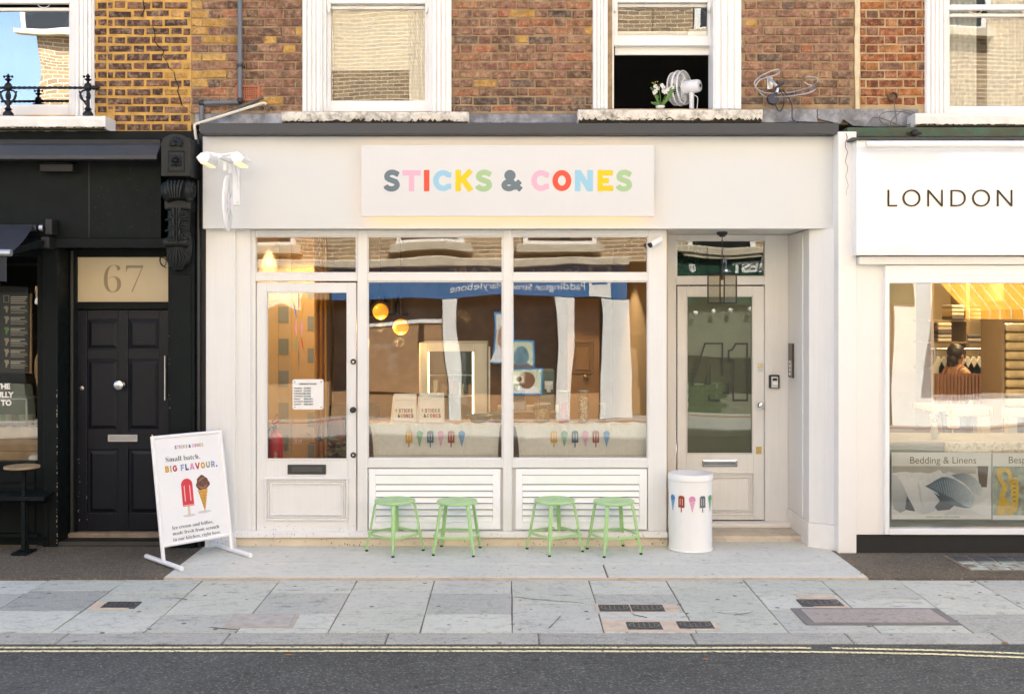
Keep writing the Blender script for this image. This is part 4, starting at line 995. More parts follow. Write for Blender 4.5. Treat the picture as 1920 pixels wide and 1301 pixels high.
# key safe, intercom strip
y = YP
ks = thing('key_safe', 'small black and grey combination key safe beside door 41', 'key safe', (X(1452, y), y, Z(728, y)))
MB().pbox(1443, 1462, 703, 728, y - .045, y - .001).build('case', M_BLACKPL, ks, bevel=.01, seg=3)
MB().pbox(1446.5, 1459.5, 706, 727, y - .052, y - .044).build('cover', M_STEEL, ks, bevel=.006, seg=2)
MB().pbox(1449, 1457, 709, 713.5, y - .056, y - .051).build('shutter', M_BLACKPL, ks, bevel=.002)
MB().pbox(1448.5, 1458.5, 716, 721, y - .0535, y - .0515).build('sticker', M_WHITE, ks)
ic = thing('intercom_panel', 'narrow dark intercom panel on the porch side wall', 'intercom', (xr, .5, Z(676, .5)))
MB().box(xr - .02, xr - .001, .44, .575, Z(708, .5), Z(644, .5)).build('plate', mat('intercom_steel', (.10,.09,.08), .3, metal=.6), ic, bevel=.002)
for i in range(4): MB().box(xr - .026, xr - .0195, .48, .53, Z(676 + i*7.5 + 5, .5), Z(676 + i*7.5, .5)).build('button', M_CHROME, ic)

# opening hours plate on the door glass
y = YD + .019
oh = thing('opening_hours_sign', 'white acrylic OPENING HOURS plate on the shop door glass', 'sign', (X(578, y), y, Z(768, y)))
MB().prism([(X(a, y-.004), Z(b, y-.004)) for a, b in ((551,711),(604,711),(606.5,713.5),(606.5,765),(604,767.5),(551,767.5),(548.5,765),(548.5,713.5))], lambda u, v, d: (u, d, v), y - .006, y - .001).build('plate', M_WHITE, oh)
for px, py in ((552.5,715.5),(602.5,715.5),(552.5,763.5),(602.5,763.5)): MB().lathe((X(px,y), y - .006, Z(py,y)), [(.011,0),(.011,-.002),(.001,-.0022)], 14, 'y').build('suction_pad', mat('pad_grey',(.55,.57,.57),.3), oh)
text('heading', 'OPENING HOURS', INK['black'], oh, (X(577.5,y), y - .0085, Z(721,y)), .026, 33/SC(y), align='CENTER')
for i, (dd, hh) in enumerate((('MONDAY','12-10PM'),('TUESDAY','12-11PM'),('WEDNESDAY','12-10PM'),('THURSDAY','12-11PM'),('FRIDAY','10AM-LATE'),('SATURDAY','10AM-LATE'),('SUNDAY','10AM-10PM'))):
    zz = Z(728.8 + i*5, y)
    text('day', dd, INK['black'], oh, (X(551.5,y), y - .0085, zz), .0165); text('hours', hh, INK['black'], oh, (X(570,y), y - .0085, zz), .0165)
    MB().box(X(569.5,y), X(570+11+len(hh)*.35,y), y - .0072, y - .0062, zz - .004, zz + .016).build('tape', mat('label_tape',(.62,.66,.68),.4), oh)
# petal logo on the door glass
pg = thing('petal_decal', 'coloured petal logo stuck on the shop door glass', 'decal', (X(561,y), y, Z(618,y)))
petals(pg, lambda u, v, d: (X(560.5,y) + u*.30, y - .004 - d, Z(614,y) + v * 1.75), 1.2)
word('letter', 'STICKS&CONES', .03, SMALLBOW, pg, lambda u, v, d: (X(550,y) + u, y - .004 - d, Z(829,y) + v), total=16/SC(y))

# drain pipe, waste pipes, air brick
yp = BY - .055
dp = thing('drain_pipe', 'grey plastic drain pipe stepping down the brick wall', 'pipe', (X(450,yp), yp, Z(190,yp)))
MB().tube(bend([(X(450,yp), yp, WTOP), (X(450,yp), yp, Z(192,yp)), (X(378,yp), yp, Z(194,yp)), (X(378,yp), yp, Z(250,yp)), ], .03), .021, 14).build('pipe', M_PIPE, dp, smooth=True)
for px, py in ((450,189),(378.5,194)): MB().ball((X(px,yp), yp, Z(py,yp)), .031, 14, 10).build('elbow', M_BLACKPL, dp, smooth=True)
for py in (124,): MB().tube([(X(450,yp), yp, Z(py+3,yp)), (X(450,yp), yp, Z(py-3,yp))], .027, 14).box(X(443,yp), X(457,yp), yp, BY, Z(py+2,yp), Z(py-2,yp)).build('bracket', M_BLACKPL, dp)
MB().tube([(X(450,yp), yp, Z(118,yp)), (X(450,yp), yp, Z(112,yp))], .025, 14).build('coupling', M_PIPE, dp)
tag(MB().tube(bend([(X(368,-.05), -.05, Z(262,-.05)), (X(364,-.05), -.05, Z(234,-.05)), (X(380,-.03), -.03, Z(229,-.03)), (X(495,.02), .02, Z(193,.02)), (X(499,.02), .02, Z(196,.02))], .02), .013, 10).build('waste_pipe', mat('cream_plastic_pipe', (.72,.66,.52), .5, var=.08, dirt=(.4,.34,.24), dirt_amt=.2), smooth=True), 'cream plastic waste pipe slanting up from the cornice corner', 'pipe')
tag(MB().tube([(X(420,.03), .03, Z(215,.03)), (X(494,.03), .03, Z(183,.03))], .012, 10).build('waste_pipe', mat('dirty_dark_pipe', (.10,.10,.09), .7, var=.2), smooth=True), 'dark sooty pipe stub lying above the cream pipe', 'pipe')
yv = BY - .02; ab = thing('air_brick', 'terracotta air brick with square holes behind the drain pipe', 'air brick', (X(464,yv), yv, Z(188,yv)))
x0,x1,z0,z1 = X(441,yv),X(487,yv),Z(189,yv),Z(160,yv)
mb = MB(); nx, nz = 9, 6; dx = (x1-x0-.04)/nx; dzz = (z1-z0-.03)/nz
mb.frame(x0,x1,z0,z1,yv,BY+.03,.02,.02,.015,.015)
for i in range(nx+1): mb.box(x0+.02+i*dx-.0035, x0+.02+i*dx+.0035, yv+.002, BY+.03, z0+.015, z1-.015)
for j in range(nz+1): mb.box(x0+.02, x1-.02, yv+.003, BY+.03, z0+.015+j*dzz-.0035, z0+.015+j*dzz+.0035)
mb.build('grille', M_TERRA, ab); MB().box(x0,x1,BY-.001,BY+.02,z0,z1).build('hole_back', M_VOID, ab)

# bent aerial bracket and its cables
ya = BY - .10
ae = thing('broken_aerial', 'bent wire aerial with dangling black cable on the brick wall', 'aerial', (X(1455,ya), ya, Z(185,ya)))
def pp(l, y): return [(X(a,y), y + (c if c else 0), Z(b,y)) for a, b, c in l]
M_WIRE = mat('aerial_wire', (.42,.42,.41), .3, metal=.9)
MB().tube(smoothpath(pp([(1436,183,0),(1424,175,-.02),(1413,160,-.03),(1418,150,-.03),(1432,140,0),(1455,131,0),(1461,134,-.01),(1456,141,-.03),(1436,148,-.05),(1420,155,-.08),(1413,166,-.08),(1420,172,-.06),(1440,176,-.02),(1480,173,.02),(1510,167,0),(1526,160,-.03),(1530,152,-.05),(1524,147,-.03),(1512,146,0),(1510,152,.03),(1516,158,.02),(1528,163,0),(1526,170,-.04),(1510,178,-.06),(1480,183,-.06),(1460,184,-.04),(1436,183,0)], ya), 4), .0062, 6).build('wire_loop', M_WIRE, ae, smooth=True)
MB().tube(smoothpath(pp([(1444,146,.04),(1450,155,0),(1456,165,-.02),(1455,176,-.03)], ya)), [.013]*19, 8).build('mast', M_STEEL, ae, smooth=True)
MB().pbox(1439, 1449, 145, 168, BY - .035, BY - .01).build('wall_bracket', M_STEEL, ae, bevel=.004)
MB().tube(pp([(1450,168,-.02),(1467,158,-.05)], ya), .011, 8).build('clamp', M_DARKMET, ae)
MB().prism([(X(a,ya), Z(b,ya)) for a, b in ((1437,183),(1443,178),(1456,176),(1459,183),(1456,196),(1448,198),(1440,194))], lambda u, v, d: (u, d, v), ya - .03, ya + .02).build('junction_box', mat('blue_black_plastic', (.02,.025,.05), .4), ae, bevel=.006)
MB().tube(smoothpath(pp([(1454,197,0),(1458,206,.0),(1464,208,.02),(1470,198,.02),(1469,180,0),(1462,170,0),(1470,172,0),(1480,186,0),(1485,200,0),(1483,225,-.05),(1486,237,-.18),(1500,246,-.20),(1515,249,-.20),(1530,245,-.2),(1538,238,-.18),(1537,235,-.12),(1490,232,-.10),(1475,230,-.06)], ya), 5), .0045, 6).build('cable', M_CABLE, ae, smooth=True)
# old fittings right of it
tag(MB().lathe((X(1672,BY), BY - .01, Z(183,BY)), [(.042,0),(.045,-.03),(.036,-.034),(.034,-.012),(.001,-.012)], 18, 'y').build('vent_cap', mat('rusty_vent', (.15,.085,.05), .8, var=.3, scale=30)), 'rusty round vent cap on the orange brick wall', 'vent')
co_ = thing('loose_cable', 'coil of loose old cable lying against the lead sheet at the right', 'cable', (X(1675,0), 0, Z(235,0)))
MB().tube(smoothpath(pp([(1678,187,.03),(1678,205,0),(1677,232,-.04),(1660,238,-.05),(1645,225,-.05),(1655,213,-.05),(1690,212,-.05),(1712,222,-.05),(1700,236,-.05),(1670,238,-.05),(1668,228,-.05),(1690,210,-.04),(1714,215,-.04),(1715,232,-.05),(1690,239,-.05),(1640,222,-.05),(1622,238,-.06)], .02), 5), .004, 6).build('coil', mat('grey_green_cable', (.12,.11,.09), .6), co_, smooth=True)

# fan and orchid on the open window sill
yw = BY + .26
fn = thing('desk_fan', 'white pedestal fan seen from behind in the open window', 'fan', (X(1300,yw), yw, Z(202,yw) - .25))
fc = Vector((X(1283,yw), yw, Z(165,yw))); fa = Vector((-.72, -.02, .02)).normalized(); fa = Vector((-.80, .58, .0)).normalized()   # blade axis, facing into the room at the left
side = fa.cross(Vector((0,0,1))).normalized(); up = side.cross(fa)
def ringp(c, r, n=28): return [c + (side*math.cos(2*math.pi*i/n) + up*math.sin(2*math.pi*i/n))*r for i in range(n+1)]
M_FANW = mat('white_fan_plastic', (.78,.79,.80), .35)
for off, r_, th in ((0,.155,.007),(.05,.157,.010),(.10,.15,.006)): MB().tube(ringp(fc + fa*off, r_), th, 6, False).build('cage_ring', M_FANW, fn, smooth=True)
mb = MB()
for i in range(56):
    a = 2*math.pi*i/56; dd = side*math.cos(a) + up*math.sin(a)
    mb.tube([fc + dd*.05 - fa*.005, fc + dd*.12 - fa*.004, fc + dd*.155, fc + fa*.05 + dd*.158, fc + fa*.10 + dd*.15, fc + fa*.115 + dd*.06], .0018, 4, False)
mb.build('cage_wire', M_FANW, fn)
MB().tube([fc - fa*.008, fc - fa*.002], .075, 24).build('cage_hub', M_FANW, fn)
mot = fc - fa*.005
MB().tube([mot, mot - fa*.015, mot - fa*.13, mot - fa*.15, mot - fa*.155], [.058,.062,.060,.052,.03], 22).build('motor', M_FANW, fn, smooth=True)
MB().tube([mot - fa*.1555, mot - fa*.162], .016, 14).build('motor_knob', M_BLACKPL, fn)
for k in range(3):
    a = 2*math.pi*k/3; d1 = side*math.cos(a) + up*math.sin(a); d2_ = side*math.cos(a+.8) + up*math.sin(a+.8)
    MB().add([fc + fa*.045 + d1*.03, fc + fa*.03 + d1*.14, fc + fa*.055 + d2_*.14, fc + fa*.06 + d2_*.03], [(0,1,2,3)]).build('blade', M_FANW, fn)
st = mot - fa*.07
MB().tube([st - Vector((0,0,.05)), st - Vector((0,0,.10)), st - Vector((0,0,.5))], [.026,.022,.018], 14).build('stand', M_FANW, fn, smooth=True)
MB().tube(smoothpath([st + Vector((.02,-.02,-.08)), st + Vector((.05,-.03,-.11)), st + Vector((.045,-.03,-.2)), st + Vector((.04,-.03,-.3))]), .003, 6).build('cord', M_FANW, fn)
yq = BY + .16; oc = (X(1238,yq), yq, Z(203.5,yq))
od = thing('orchid_pot', 'white orchid with ferny leaves in a small white pot on the open window sill', 'plant', oc)
MB().lathe(oc, [(.032,0),(.042,.012),(.042,.02),(.036,.022),(.001,.022)], 18).build('pot', M_WHITE, od, smooth=True)
M_LEAF = mat('orchid_leaf', (.10,.22,.035), .5, var=.2, scale=30); M_PETAL = mat('orchid_petal', (.85,.84,.80), .6, trans=.3); M_BUD = mat('orchid_bud', (.55,.50,.08), .6)
def leafstrip(mb, pts, w, n=1):
    P = smoothpath(pts, 5); V = []
    for i, q in enumerate(P):
        u = i/(len(P)-1); ww = w*math.sin(math.pi*min(.97, .12+.85*u)); V += [q + Vector((-ww,0,0)), q + Vector((0,-ww*.35,0)), q + Vector((ww,0,0))]
    mb.add(V, [f for i in range(len(P)-1) for f in ((3*i,3*i+1,3*i+4,3*i+3),(3*i+1,3*i+2,3*i+5,3*i+4))])
def vz(px, py, dy=0): return Vector((X(px,yq), yq + dy, Z(py,yq)))
for pts, w_ in (([vz(1238,201),vz(1228,198,-.03),vz(1221,197,-.05)],.014), ([vz(1237,201),vz(1232,185,.01),vz(1226,172,.02),vz(1221,162,.03)],.012), ([vz(1240,201),vz(1250,188,-.02),vz(1258,175,-.03),vz(1264,163,-.02)],.017), ([vz(1241,201),vz(1247,192,.03),vz(1256,186,.05)],.012)):
    mb = MB(); leafstrip(mb, pts, w_)
    for j in range(8):                                        # fern-like side leaflets
        u = .15 + j*.1; q = smoothpath(pts, 5); c_ = q[int(u*(len(q)-1))]
        for s in (-1,1): mb.add([c_, c_ + Vector((s*.022,-.008,.012)), c_ + Vector((s*.012,-.004,.022))], [(0,1,2)])
    mb.build('leaf', M_LEAF, od)
for pts in ([vz(1238,200),vz(1238,185,-.01),vz(1236,172,-.02),vz(1233,160,-.02)], [vz(1239,200),vz(1246,183,-.01),vz(1252,172,-.02),vz(1260,165,-.03)]):
    MB().tube(smoothpath(pts,4), .0028, 5).build('stem', M_LEAF, od)
for px, py in ((1228,163),(1233,167),(1229,172),(1240,162),(1243,166),(1226,176),(1243,173),(1250,170),(1255,168),(1260,165),(1246,176)):
    mb = MB(); c_ = vz(px, py, -.03 + rnd.uniform(-.015,.015))
    for k in range(5):
        a = k*1.257 + rnd.random(); e = c_ + Vector((math.cos(a)*.021, -.006, math.sin(a)*.021)); n_ = Vector((-math.sin(a)*.011, 0, math.cos(a)*.011))
        mb.add([c_, c_ + (e-c_)*.6 + n_, e, c_ + (e-c_)*.6 - n_], [(0,1,2,3)])
    mb.build('flower', M_PETAL, od)
for px, py in ((1224,158),(1228,156),(1232,155),(1222,157)): MB().ball(vz(px,py,-.03), .005, 8, 6).build('bud', M_BUD, od)

# ------------------------------------------------------------------ four green stools
from mathutils import Matrix
def strap(mb, path, ang, wid, th):
    """flat bar swept along (r,z) points in the plane at angle ang; wid per point, th thick"""
    er = Vector((math.cos(ang), math.sin(ang), 0)); et = Vector((-math.sin(ang), math.cos(ang), 0)); ez = Vector((0,0,1)); V = []; n = len(path)
    for i, (r_, z_) in enumerate(path):
        a = path[max(i-1,0)]; b = path[min(i+1,n-1)]; t_ = (er*(b[0]-a[0]) + ez*(b[1]-a[1])).normalized(); nn = t_.cross(et).normalized()
        c_ = er*r_ + ez*z_; w_ = wid[i]/2; h_ = th[i]/2
        V += [c_ - et*w_ - nn*h_*.2, c_ - et*w_*.55 + nn*h_, c_ + et*w_*.55 + nn*h_, c_ + et*w_ - nn*h_*.2, c_ + et*w_*.9 - nn*h_, c_ - et*w_*.9 - nn*h_]
    F = [(6*i+j, 6*i+(j+1)%6, 6*i+6+(j+1)%6, 6*i+6+j) for i in range(n-1) for j in range(6)] + [(5,4,3,2,1,0), tuple(range(6*n-6, 6*n))]
    mb.add(V, F)
def make_stool(label):
    t_ = thing('stool', label, 'stool', (0,0,0), 'green metal stools outside the shop')
    MB().lathe((0,0,0), [(.001,.432),(.10,.430),(.16,.428),(.172,.424),(.178,.430),(.1785,.440),(.174,.4475),(.160,.449),(.12,.4445),(.03,.4425),(.022,.438),(.001,.437)], 40).build('seat', M_GREEN_STOOL, t_, smooth=True)
    pth = [(.140,.428),(.158,.424),(.170,.408),(.179,.375),(.196,.28),(.210,.20),(.221,.135),(.226,.11),(.234,.085),(.243,.062),(.246,.04),(.246,.012)]
    wd = [.036,.036,.036,.036,.036,.036,.036,.034,.028,.020,.019,.019]; th = [.010,.014,.018,.018,.018,.018,.018,.018,.018,.019,.019,.019]
    for k in range(4):
        a = k*math.pi/2; mb = MB(); strap(mb, pth, a, wd, th); lg = mb.build('leg', M_GREEN_STOOL, t_, smooth=True)
        MB().lathe((.246*math.cos(a), .246*math.sin(a), 0), [(.011,0),(.0135,.003),(.0135,.012),(.011,.015),(.001,.015)], 12).build('rubber_foot', M_RUBBER, lg, smooth=True)
        mb = MB(); V = []; n = 12
        for i in range(n+1):
            u = i/n; aa = a + u*math.pi/2; rr = .2245 - .040*math.sin(math.pi*u); d_ = Vector((math.cos(aa), math.sin(aa), 0))
            V += [d_*rr + Vector((0,0,.145)), d_*rr + Vector((0,0,.165)), d_*(rr+.004) + Vector((0,0,.165)), d_*(rr+.004) + Vector((0,0,.145))]
        mb.add(V, [(4*i+j, 4*i+4+j, 4*i+4+(j+1)%4, 4*i+(j+1)%4) for i in range(n) for j in range(4)] + [(0,1,2,3), tuple(range(4*n+3, 4*n-1, -1))])
        mb.build('footrest_bar', M_GREEN_STOOL, t_, smooth=True)
        mb = MB()
        for s in (-1,1): mb.ball((.229*math.cos(a) - s*.012*math.sin(a), .229*math.sin(a) + s*.012*math.cos(a), .155), .0045, 8, 6)
        mb.build('rivet', M_GREEN_STOOL, lg)
    return t_
ST = [(740.5, 1032.5, 2, 'green metal stool nearest the shop door'), (857, 1034, 37, 'green metal stool second from the shop door'),
      (1040, 1031.5, 77, 'green metal stool third from the shop door'), (1151, 1034, 65, 'green metal stool nearest the white bin')]
st0 = None
for px, py, rot, lab in ST:
    s_ = make_stool(lab) if st0 is None else dup(st0)
    if st0 is None: st0 = s_
    x, y = G(px, py); s_.location = (x, y, 0); s_.rotation_euler = (0, 0, R(rot)); s_['label'] = lab

# ------------------------------------------------------------------ white bin
bx_, by_ = G(1294.5, 1028.5); br = .189
bn = thing('litter_bin', 'white cylindrical metal bin printed with lollies and cones by door 41', 'bin', (bx_, by_, 0))
M_BIN = mat('white_enamel_bin', (.84,.835,.81), .3, var=.015, coat=.25)
MB().lathe((bx_,by_,0), [(.001,.004),(br+.006,.004),(br+.007,.012),(br,.018),(br,.62),(.001,.62)], 56).build('body', M_BIN, bn, smooth=True)
MB().lathe((bx_,by_,0), [(br+.004,.612),(br+.008,.616),(br+.008,.655),(br+.003,.668),(br-.01,.672),(.125,.668),(.06,.645),(.001,.642)], 56).build('lid', M_BIN, bn, smooth=True)
BSEQ = [('c','sky'),('p','rust'),('c','rose'),('p','grey'),('c','leaf'),('p','mustard')]
for i in range(12):
    a0 = -62 + i*28.4; kd, ik = BSEQ[i % 6]
    if a0 > 300: break
    icon(bn, kd, INK[ik], lambda u, v, d, a0=a0: (bx_ + (br + .0030 + d)*math.sin(R(a0) + u/br), by_ - (br + .0030 + d)*math.cos(R(a0) + u/br), .352 + v), .142, M_BIN)

# ------------------------------------------------------------------ folding board on the pavement
Lp, Rp = Vector((-2.835,-.735,0)), Vector((-2.395,-.27,0)); U = (Rp - Lp); W = U.length; U.normalize()
N0 = Vector((U.y, -U.x, 0)); tl = R(10.5); Vv = Vector((0,0,1))*math.cos(tl) - N0*math.sin(tl); Nn = N0*math.cos(tl) + Vector((0,0,1))*math.sin(tl)
ab_ = thing('pavement_sign', 'white pavement sign board advertising ice cream and lollies on tube feet', 'sign', tuple((Lp+Rp)/2))
HB = 1.035; z0_ = Vector((0,0,.022))
def pt(u, v, d=0): return Lp + z0_ + U*u + Vv*v + Nn*d
M_TUBE = mat('white_tube_paint', (.86,.85,.83), .35, var=.02)
for u in (0, W):
    MB().tube([pt(u,0), pt(u,HB)], .017, 12).build('post', M_TUBE, ab_, smooth=True)
    c_ = Lp + U*u + Vector((0,0,.021)); fd = Vector((.70,-.71,0))
    f_ = MB().tube([c_ - fd*.31, c_ + fd*.31], .020, 14).build('foot', M_TUBE, ab_, smooth=True)
    MB().tube([c_ + fd*.309, c_ + fd*.316], .0185, 14).build('end_cap', M_WHITE, f_)
    MB().tube([pt(u,HB-.002), pt(u,HB+.015)], .006, 6).build('bolt', M_BRASS, ab_)
for v in (.13, HB-.012): MB().tube([pt(0,v), pt(W,v)], .016, 12).build('rail', M_TUBE, ab_, smooth=True)
M_POSTER = mat('poster_white', (.83,.815,.79), .4, var=.015)
mb = MB(); mb.prism([(.012,.14),(W-.012,.14),(W-.012,HB-.022),(.012,HB-.022)], lambda u, v, d: tuple(pt(u,v,d)), -.006, .004); mb.build('panel', M_POSTER, ab_)
p0, p1 = .10, HB - .01
def bp(fu, fv): return fu*W, p1 - fv*(p1-p0)
def bput(u0, v0): return lambda u, v, d: tuple(pt(u0+u, v0+v, .0045+d))
def btext(name, s, fu, fv, size, width, m, fnt='serif', off=-.008):
    u, v = bp(fu, fv); o = text(name, s, m, ab_, pt(u,v,.0065), size, width, fnt, off, ext=.0004)
    o.rotation_euler = Matrix((U, Vv, Nn)).transposed().to_euler(); return o
u, v = bp(.30,.122); word('letter', 'STICKS & CONES', .028, SMALLBOW, ab_, bput(u,v), w=.24, gap=.22, space=.6, total=.42*W)
M_INKS = mat('slate_ink', (.085,.105,.115), .6)
btext('printed_text', 'Small batch.', .145, .232, .085, .50*W, M_INKS)
BIGC = [INK[k] for k in ('mustard','olive','brick','lilac','navy','rose','brick','mustard','olive','lilac','navy')]
u, v = bp(.135,.325); word('letter', 'BIG FLAVOUR.', .052, BIGC, ab_, bput(u,v), w=.27, gap=.24, space=.75, total=.77*W)
for i, s in enumerate(('Ice cream and lollies,', 'made fresh from scratch', 'in our kitchen, right here.')):
    btext('printed_text', s, .155, .838 + i*.052, .052, (.60,.68,.70)[i]*W, M_INKS)
def bflat(name, polys, m):
    mb = MB()
    for i, (pl_, d) in enumerate(polys): mb.add([tuple(pt(*bp(a,b), .0046 + d)) for a, b in pl_], [tuple(range(len(pl_)))][::1])
    return mb.build(name, m, ab_)
M_RED = mat('lolly_red', (.62,.02,.025), .4, var=.1, scale=30); M_HI = mat('lolly_highlight', (.85,.45,.42), .4); M_STICK = mat('lolly_stick', (.66,.55,.36), .6)
M_CHOC = mat('chocolate_print', (.13,.045,.02), .5, var=.5, scale=60); M_WAF = mat('waffle_print', (.72,.40,.07), .6, var=.15, scale=50); M_WAFD = mat('waffle_line', (.42,.19,.03), .6); M_SHAD = mat('print_shadow', (.60,.60,.60), .6)
bflat('printed_shadow', [(arc(.42,.735,.09,0,360,20,.012)[:-1], .0), (arc(.645,.722,.10,0,360,20,.012)[:-1], .0)], M_SHAD)
bflat('printed_stick', [([(.405,.64),(.44,.64),(.438,.735),(.407,.735)], .0002)], M_STICK)
bflat('printed_lolly', [([(.34,.65),(.34,.455)] + [(.34+.165*(1-math.cos(R(q)))/2, .455-.055*math.sin(R(q))) for q in range(15,180,15)] + [(.505,.455),(.505,.65)], .0006)], M_RED)
bflat('printed_highlight', [([(.375,.47),(.388,.455),(.388,.60),(.375,.61)], .0010), ([(.455,.46),(.468,.47),(.468,.61),(.455,.60)], .0010), ([(.345,.645),(.50,.645),(.50,.638),(.345,.638)], .0010)], M_HI)
bflat('printed_cone', [([(.575,.515),(.725,.515),(.655,.725)], .0004)], M_WAF)
lines = []
for k in range(6):
    a = .58 + k*.024
    lines += [([(a,.517),(a+.006,.517),(.655+(a-.58)*.12+.004,.70-.02*k),(.655+(a-.58)*.12,.70-.02*k)], .0009)]
    b = .535 + k*.026; w_ = .07*(1-(b-.515)/.21)
    lines += [([(.652-w_,b),(.652+w_,b+.012),(.652+w_,b+.016),(.652-w_,b+.004)], .0012)]
bflat('printed_waffle', lines, M_WAFD)
blob = []
for i in range(28):
    a = 2*math.pi*i/28; r_ = 1 + .10*math.sin(3*a+.5) + .06*math.sin(7*a); blob.append((.655 + .098*r_*math.cos(a), .458 + .066*r_*math.sin(a)))
bflat('printed_scoop', [(blob, .0014)], M_CHOC)
bflat('printed_swirl', [([(.60,.43),(.66,.405),(.70,.425),(.66,.42),(.615,.445)], .0018), ([(.59,.48),(.66,.495),(.73,.47),(.70,.505),(.62,.51)], .0018)], mat('chocolate_light', (.30,.13,.06), .5))

# ------------------------------------------------------------------ inside the ice cream shop
M_TAN = mat('tan_plaster', (.50,.37,.22), .75, var=.04, scale=3)
M_WOODW = mat('warm_brown_panelling', (.26,.15,.08), .5, var=.25, scale=3, bmp=.001)
M_FLOOR = mat('dark_wood_floor', (.12,.075,.045), .5, var=.2)
M_CEIL = mat('ceiling_plaster', (.45,.36,.24), .85)
M_OAK = mat('oak_counter', (.33,.20,.10), .45, var=.2, scale=8)
sx0, sx1 = X(470), X(1245)
inn = thing('shop_interior', 'warm brown shop room seen through the cream shop windows', 'room', ((sx0+sx1)/2, 2.5, 0))
MB().box(sx0 - .05, sx0, .1, 4.6, .0, 2.95).build('side_wall', M_TAN, inn)
MB().box(sx1, sx1 + .05, .1, 4.6, .0, 2.95).build('side_wall', M_TAN, inn)
MB().box(sx0, sx1, 4.55, 4.6, .0, 2.95).build('rear_wall', M_WOODW, inn)
MB().box(sx0, sx1, .1, 4.55, .01, .06).build('floor', M_FLOOR, inn)
MB().box(sx0, sx1, .1, 4.55, 2.90, 2.95).build('ceiling', M_CEIL, inn)
# panelled tan wall with grey squares behind the door
yw = 1.15
pw = thing('checked_partition', 'tan partition wall with a column of grey squares behind the shop door', 'partition', (X(540,yw), yw, 0))
MB().box(sx0 + .001, X(546,yw), yw, yw + .06, .06, 2.9).build('panel', M_TAN, pw)
MB().box(X(546,yw), X(588,yw), yw + .03, yw + .10, .06, 2.9).build('panel', mat('amber_plaster', (.56,.36,.16), .6, var=.05), pw)
M_GREYSQ = mat('grey_painted_square', (.23,.24,.22), .7, var=.05)
for i in range(7):
    py = 515 + i*60
    MB().pbox(505, 541, py, py + 30, yw - .004, yw - .0005).build('grey_square', M_GREYSQ, pw)
    MB().pbox(577, 588.5, py + 18, py + 45, yw + .026, yw + .0295).build('grey_square', M_GREYSQ, pw)
# curtain of amber strips catching the light
y2 = 1.9
ac = drape(MB(), X(586,y2), X(612,y2), .06, 2.88, y2, .03, 3).build('amber_curtain', mat('amber_cloth', (.66,.34,.05), .55, trans=.2), smooth=True); tag(ac, 'amber curtain glowing behind the shop door', 'curtain')
# fire extinguisher, alarm panel, red call point on the partition
ye = .62; ex = X(516,ye)
fe = thing('fire_extinguisher', 'red fire extinguisher standing inside the shop door', 'extinguisher', (ex, ye, Z(905,ye)))
zb_ = Z(905,ye); M_FRED = mat('extinguisher_red', (.55,.015,.02), .3, coat=.3)
MB().lathe((ex,ye,zb_), [(.07,0),(.075,.01),(.075,.40),(.065,.45),(.03,.48),(.025,.51),(.001,.51)], 28).build('cylinder', M_FRED, fe, smooth=True)
MB().tube([(ex,ye,zb_+.51),(ex,ye,zb_+.55)], .018, 12).build('valve', M_DARKMET, fe)
MB().obox((ex-.02,ye-.01,zb_+.56),(ex+.06,ye-.03,zb_+.60), .02, .012).build('handle', M_FRED, fe); MB().obox((ex-.03,ye-.01,zb_+.57),(ex+.03,ye-.03,zb_+.66), .012, .008).build('lever', M_FRED, fe)
MB().tube(smoothpath([(ex,ye-.02,zb_+.53),(ex-.04,ye-.06,zb_+.52),(ex-.05,ye-.085,zb_+.40),(ex-.045,ye-.09,zb_+.1)]), .012, 8).build('hose', M_RUBBER, fe, smooth=True)
MB().prism([(-.055,.0),(.055,0),(.055,.20),(-.055,.20)], lambda u, v, d: (ex + .014 + d*0 + .0755*math.sin(u/.0755), ye - (.0762+d)*math.cos(u/.0755), zb_ + .13 + v), 0, .0008).build('label', mat('extinguisher_label', (.42,.02,.02), .4), fe)
o = text('label_text', 'Water', M_WHITE, fe, (ex + .035, ye - .080, zb_ + .17), .052, ext=.0005); o.rotation_euler = (R(90), R(-90), 0)
al_ = thing('alarm_panel', 'white alarm panel on the wall inside the shop door', 'panel', (X(503,yw), yw, Z(640,yw)))
MB().pbox(499, 507, 617, 690, yw - .05, yw - .002).build('case', M_GLOSSWHITE, al_, bevel=.006); MB().pbox(500, 506, 633, 662, yw - .054, yw - .049).build('screen', M_BLACKPL, al_)
tag(MB().pbox(498, 513, 729, 749, yw - .05, yw - .002).build('call_point', M_FRED, bevel=.004), 'small red call point box inside the shop door', 'call point')
tag(MB().pbox(494, 510, 458, 492, yw - .06, yw - .002).build('bulkhead_light', mat('opal_plastic', (.75,.73,.66), .4), bevel=.015, seg=3), 'white opal bulkhead fitting behind the left transom light', 'light fitting')
tag(MB().pbox(563, 590, 441, 450, 1.3, 1.31).build('exit_sign', mat('exit_green', (.02,.22,.12), .5, emit=.08)), 'green emergency exit sign near the ceiling', 'sign')
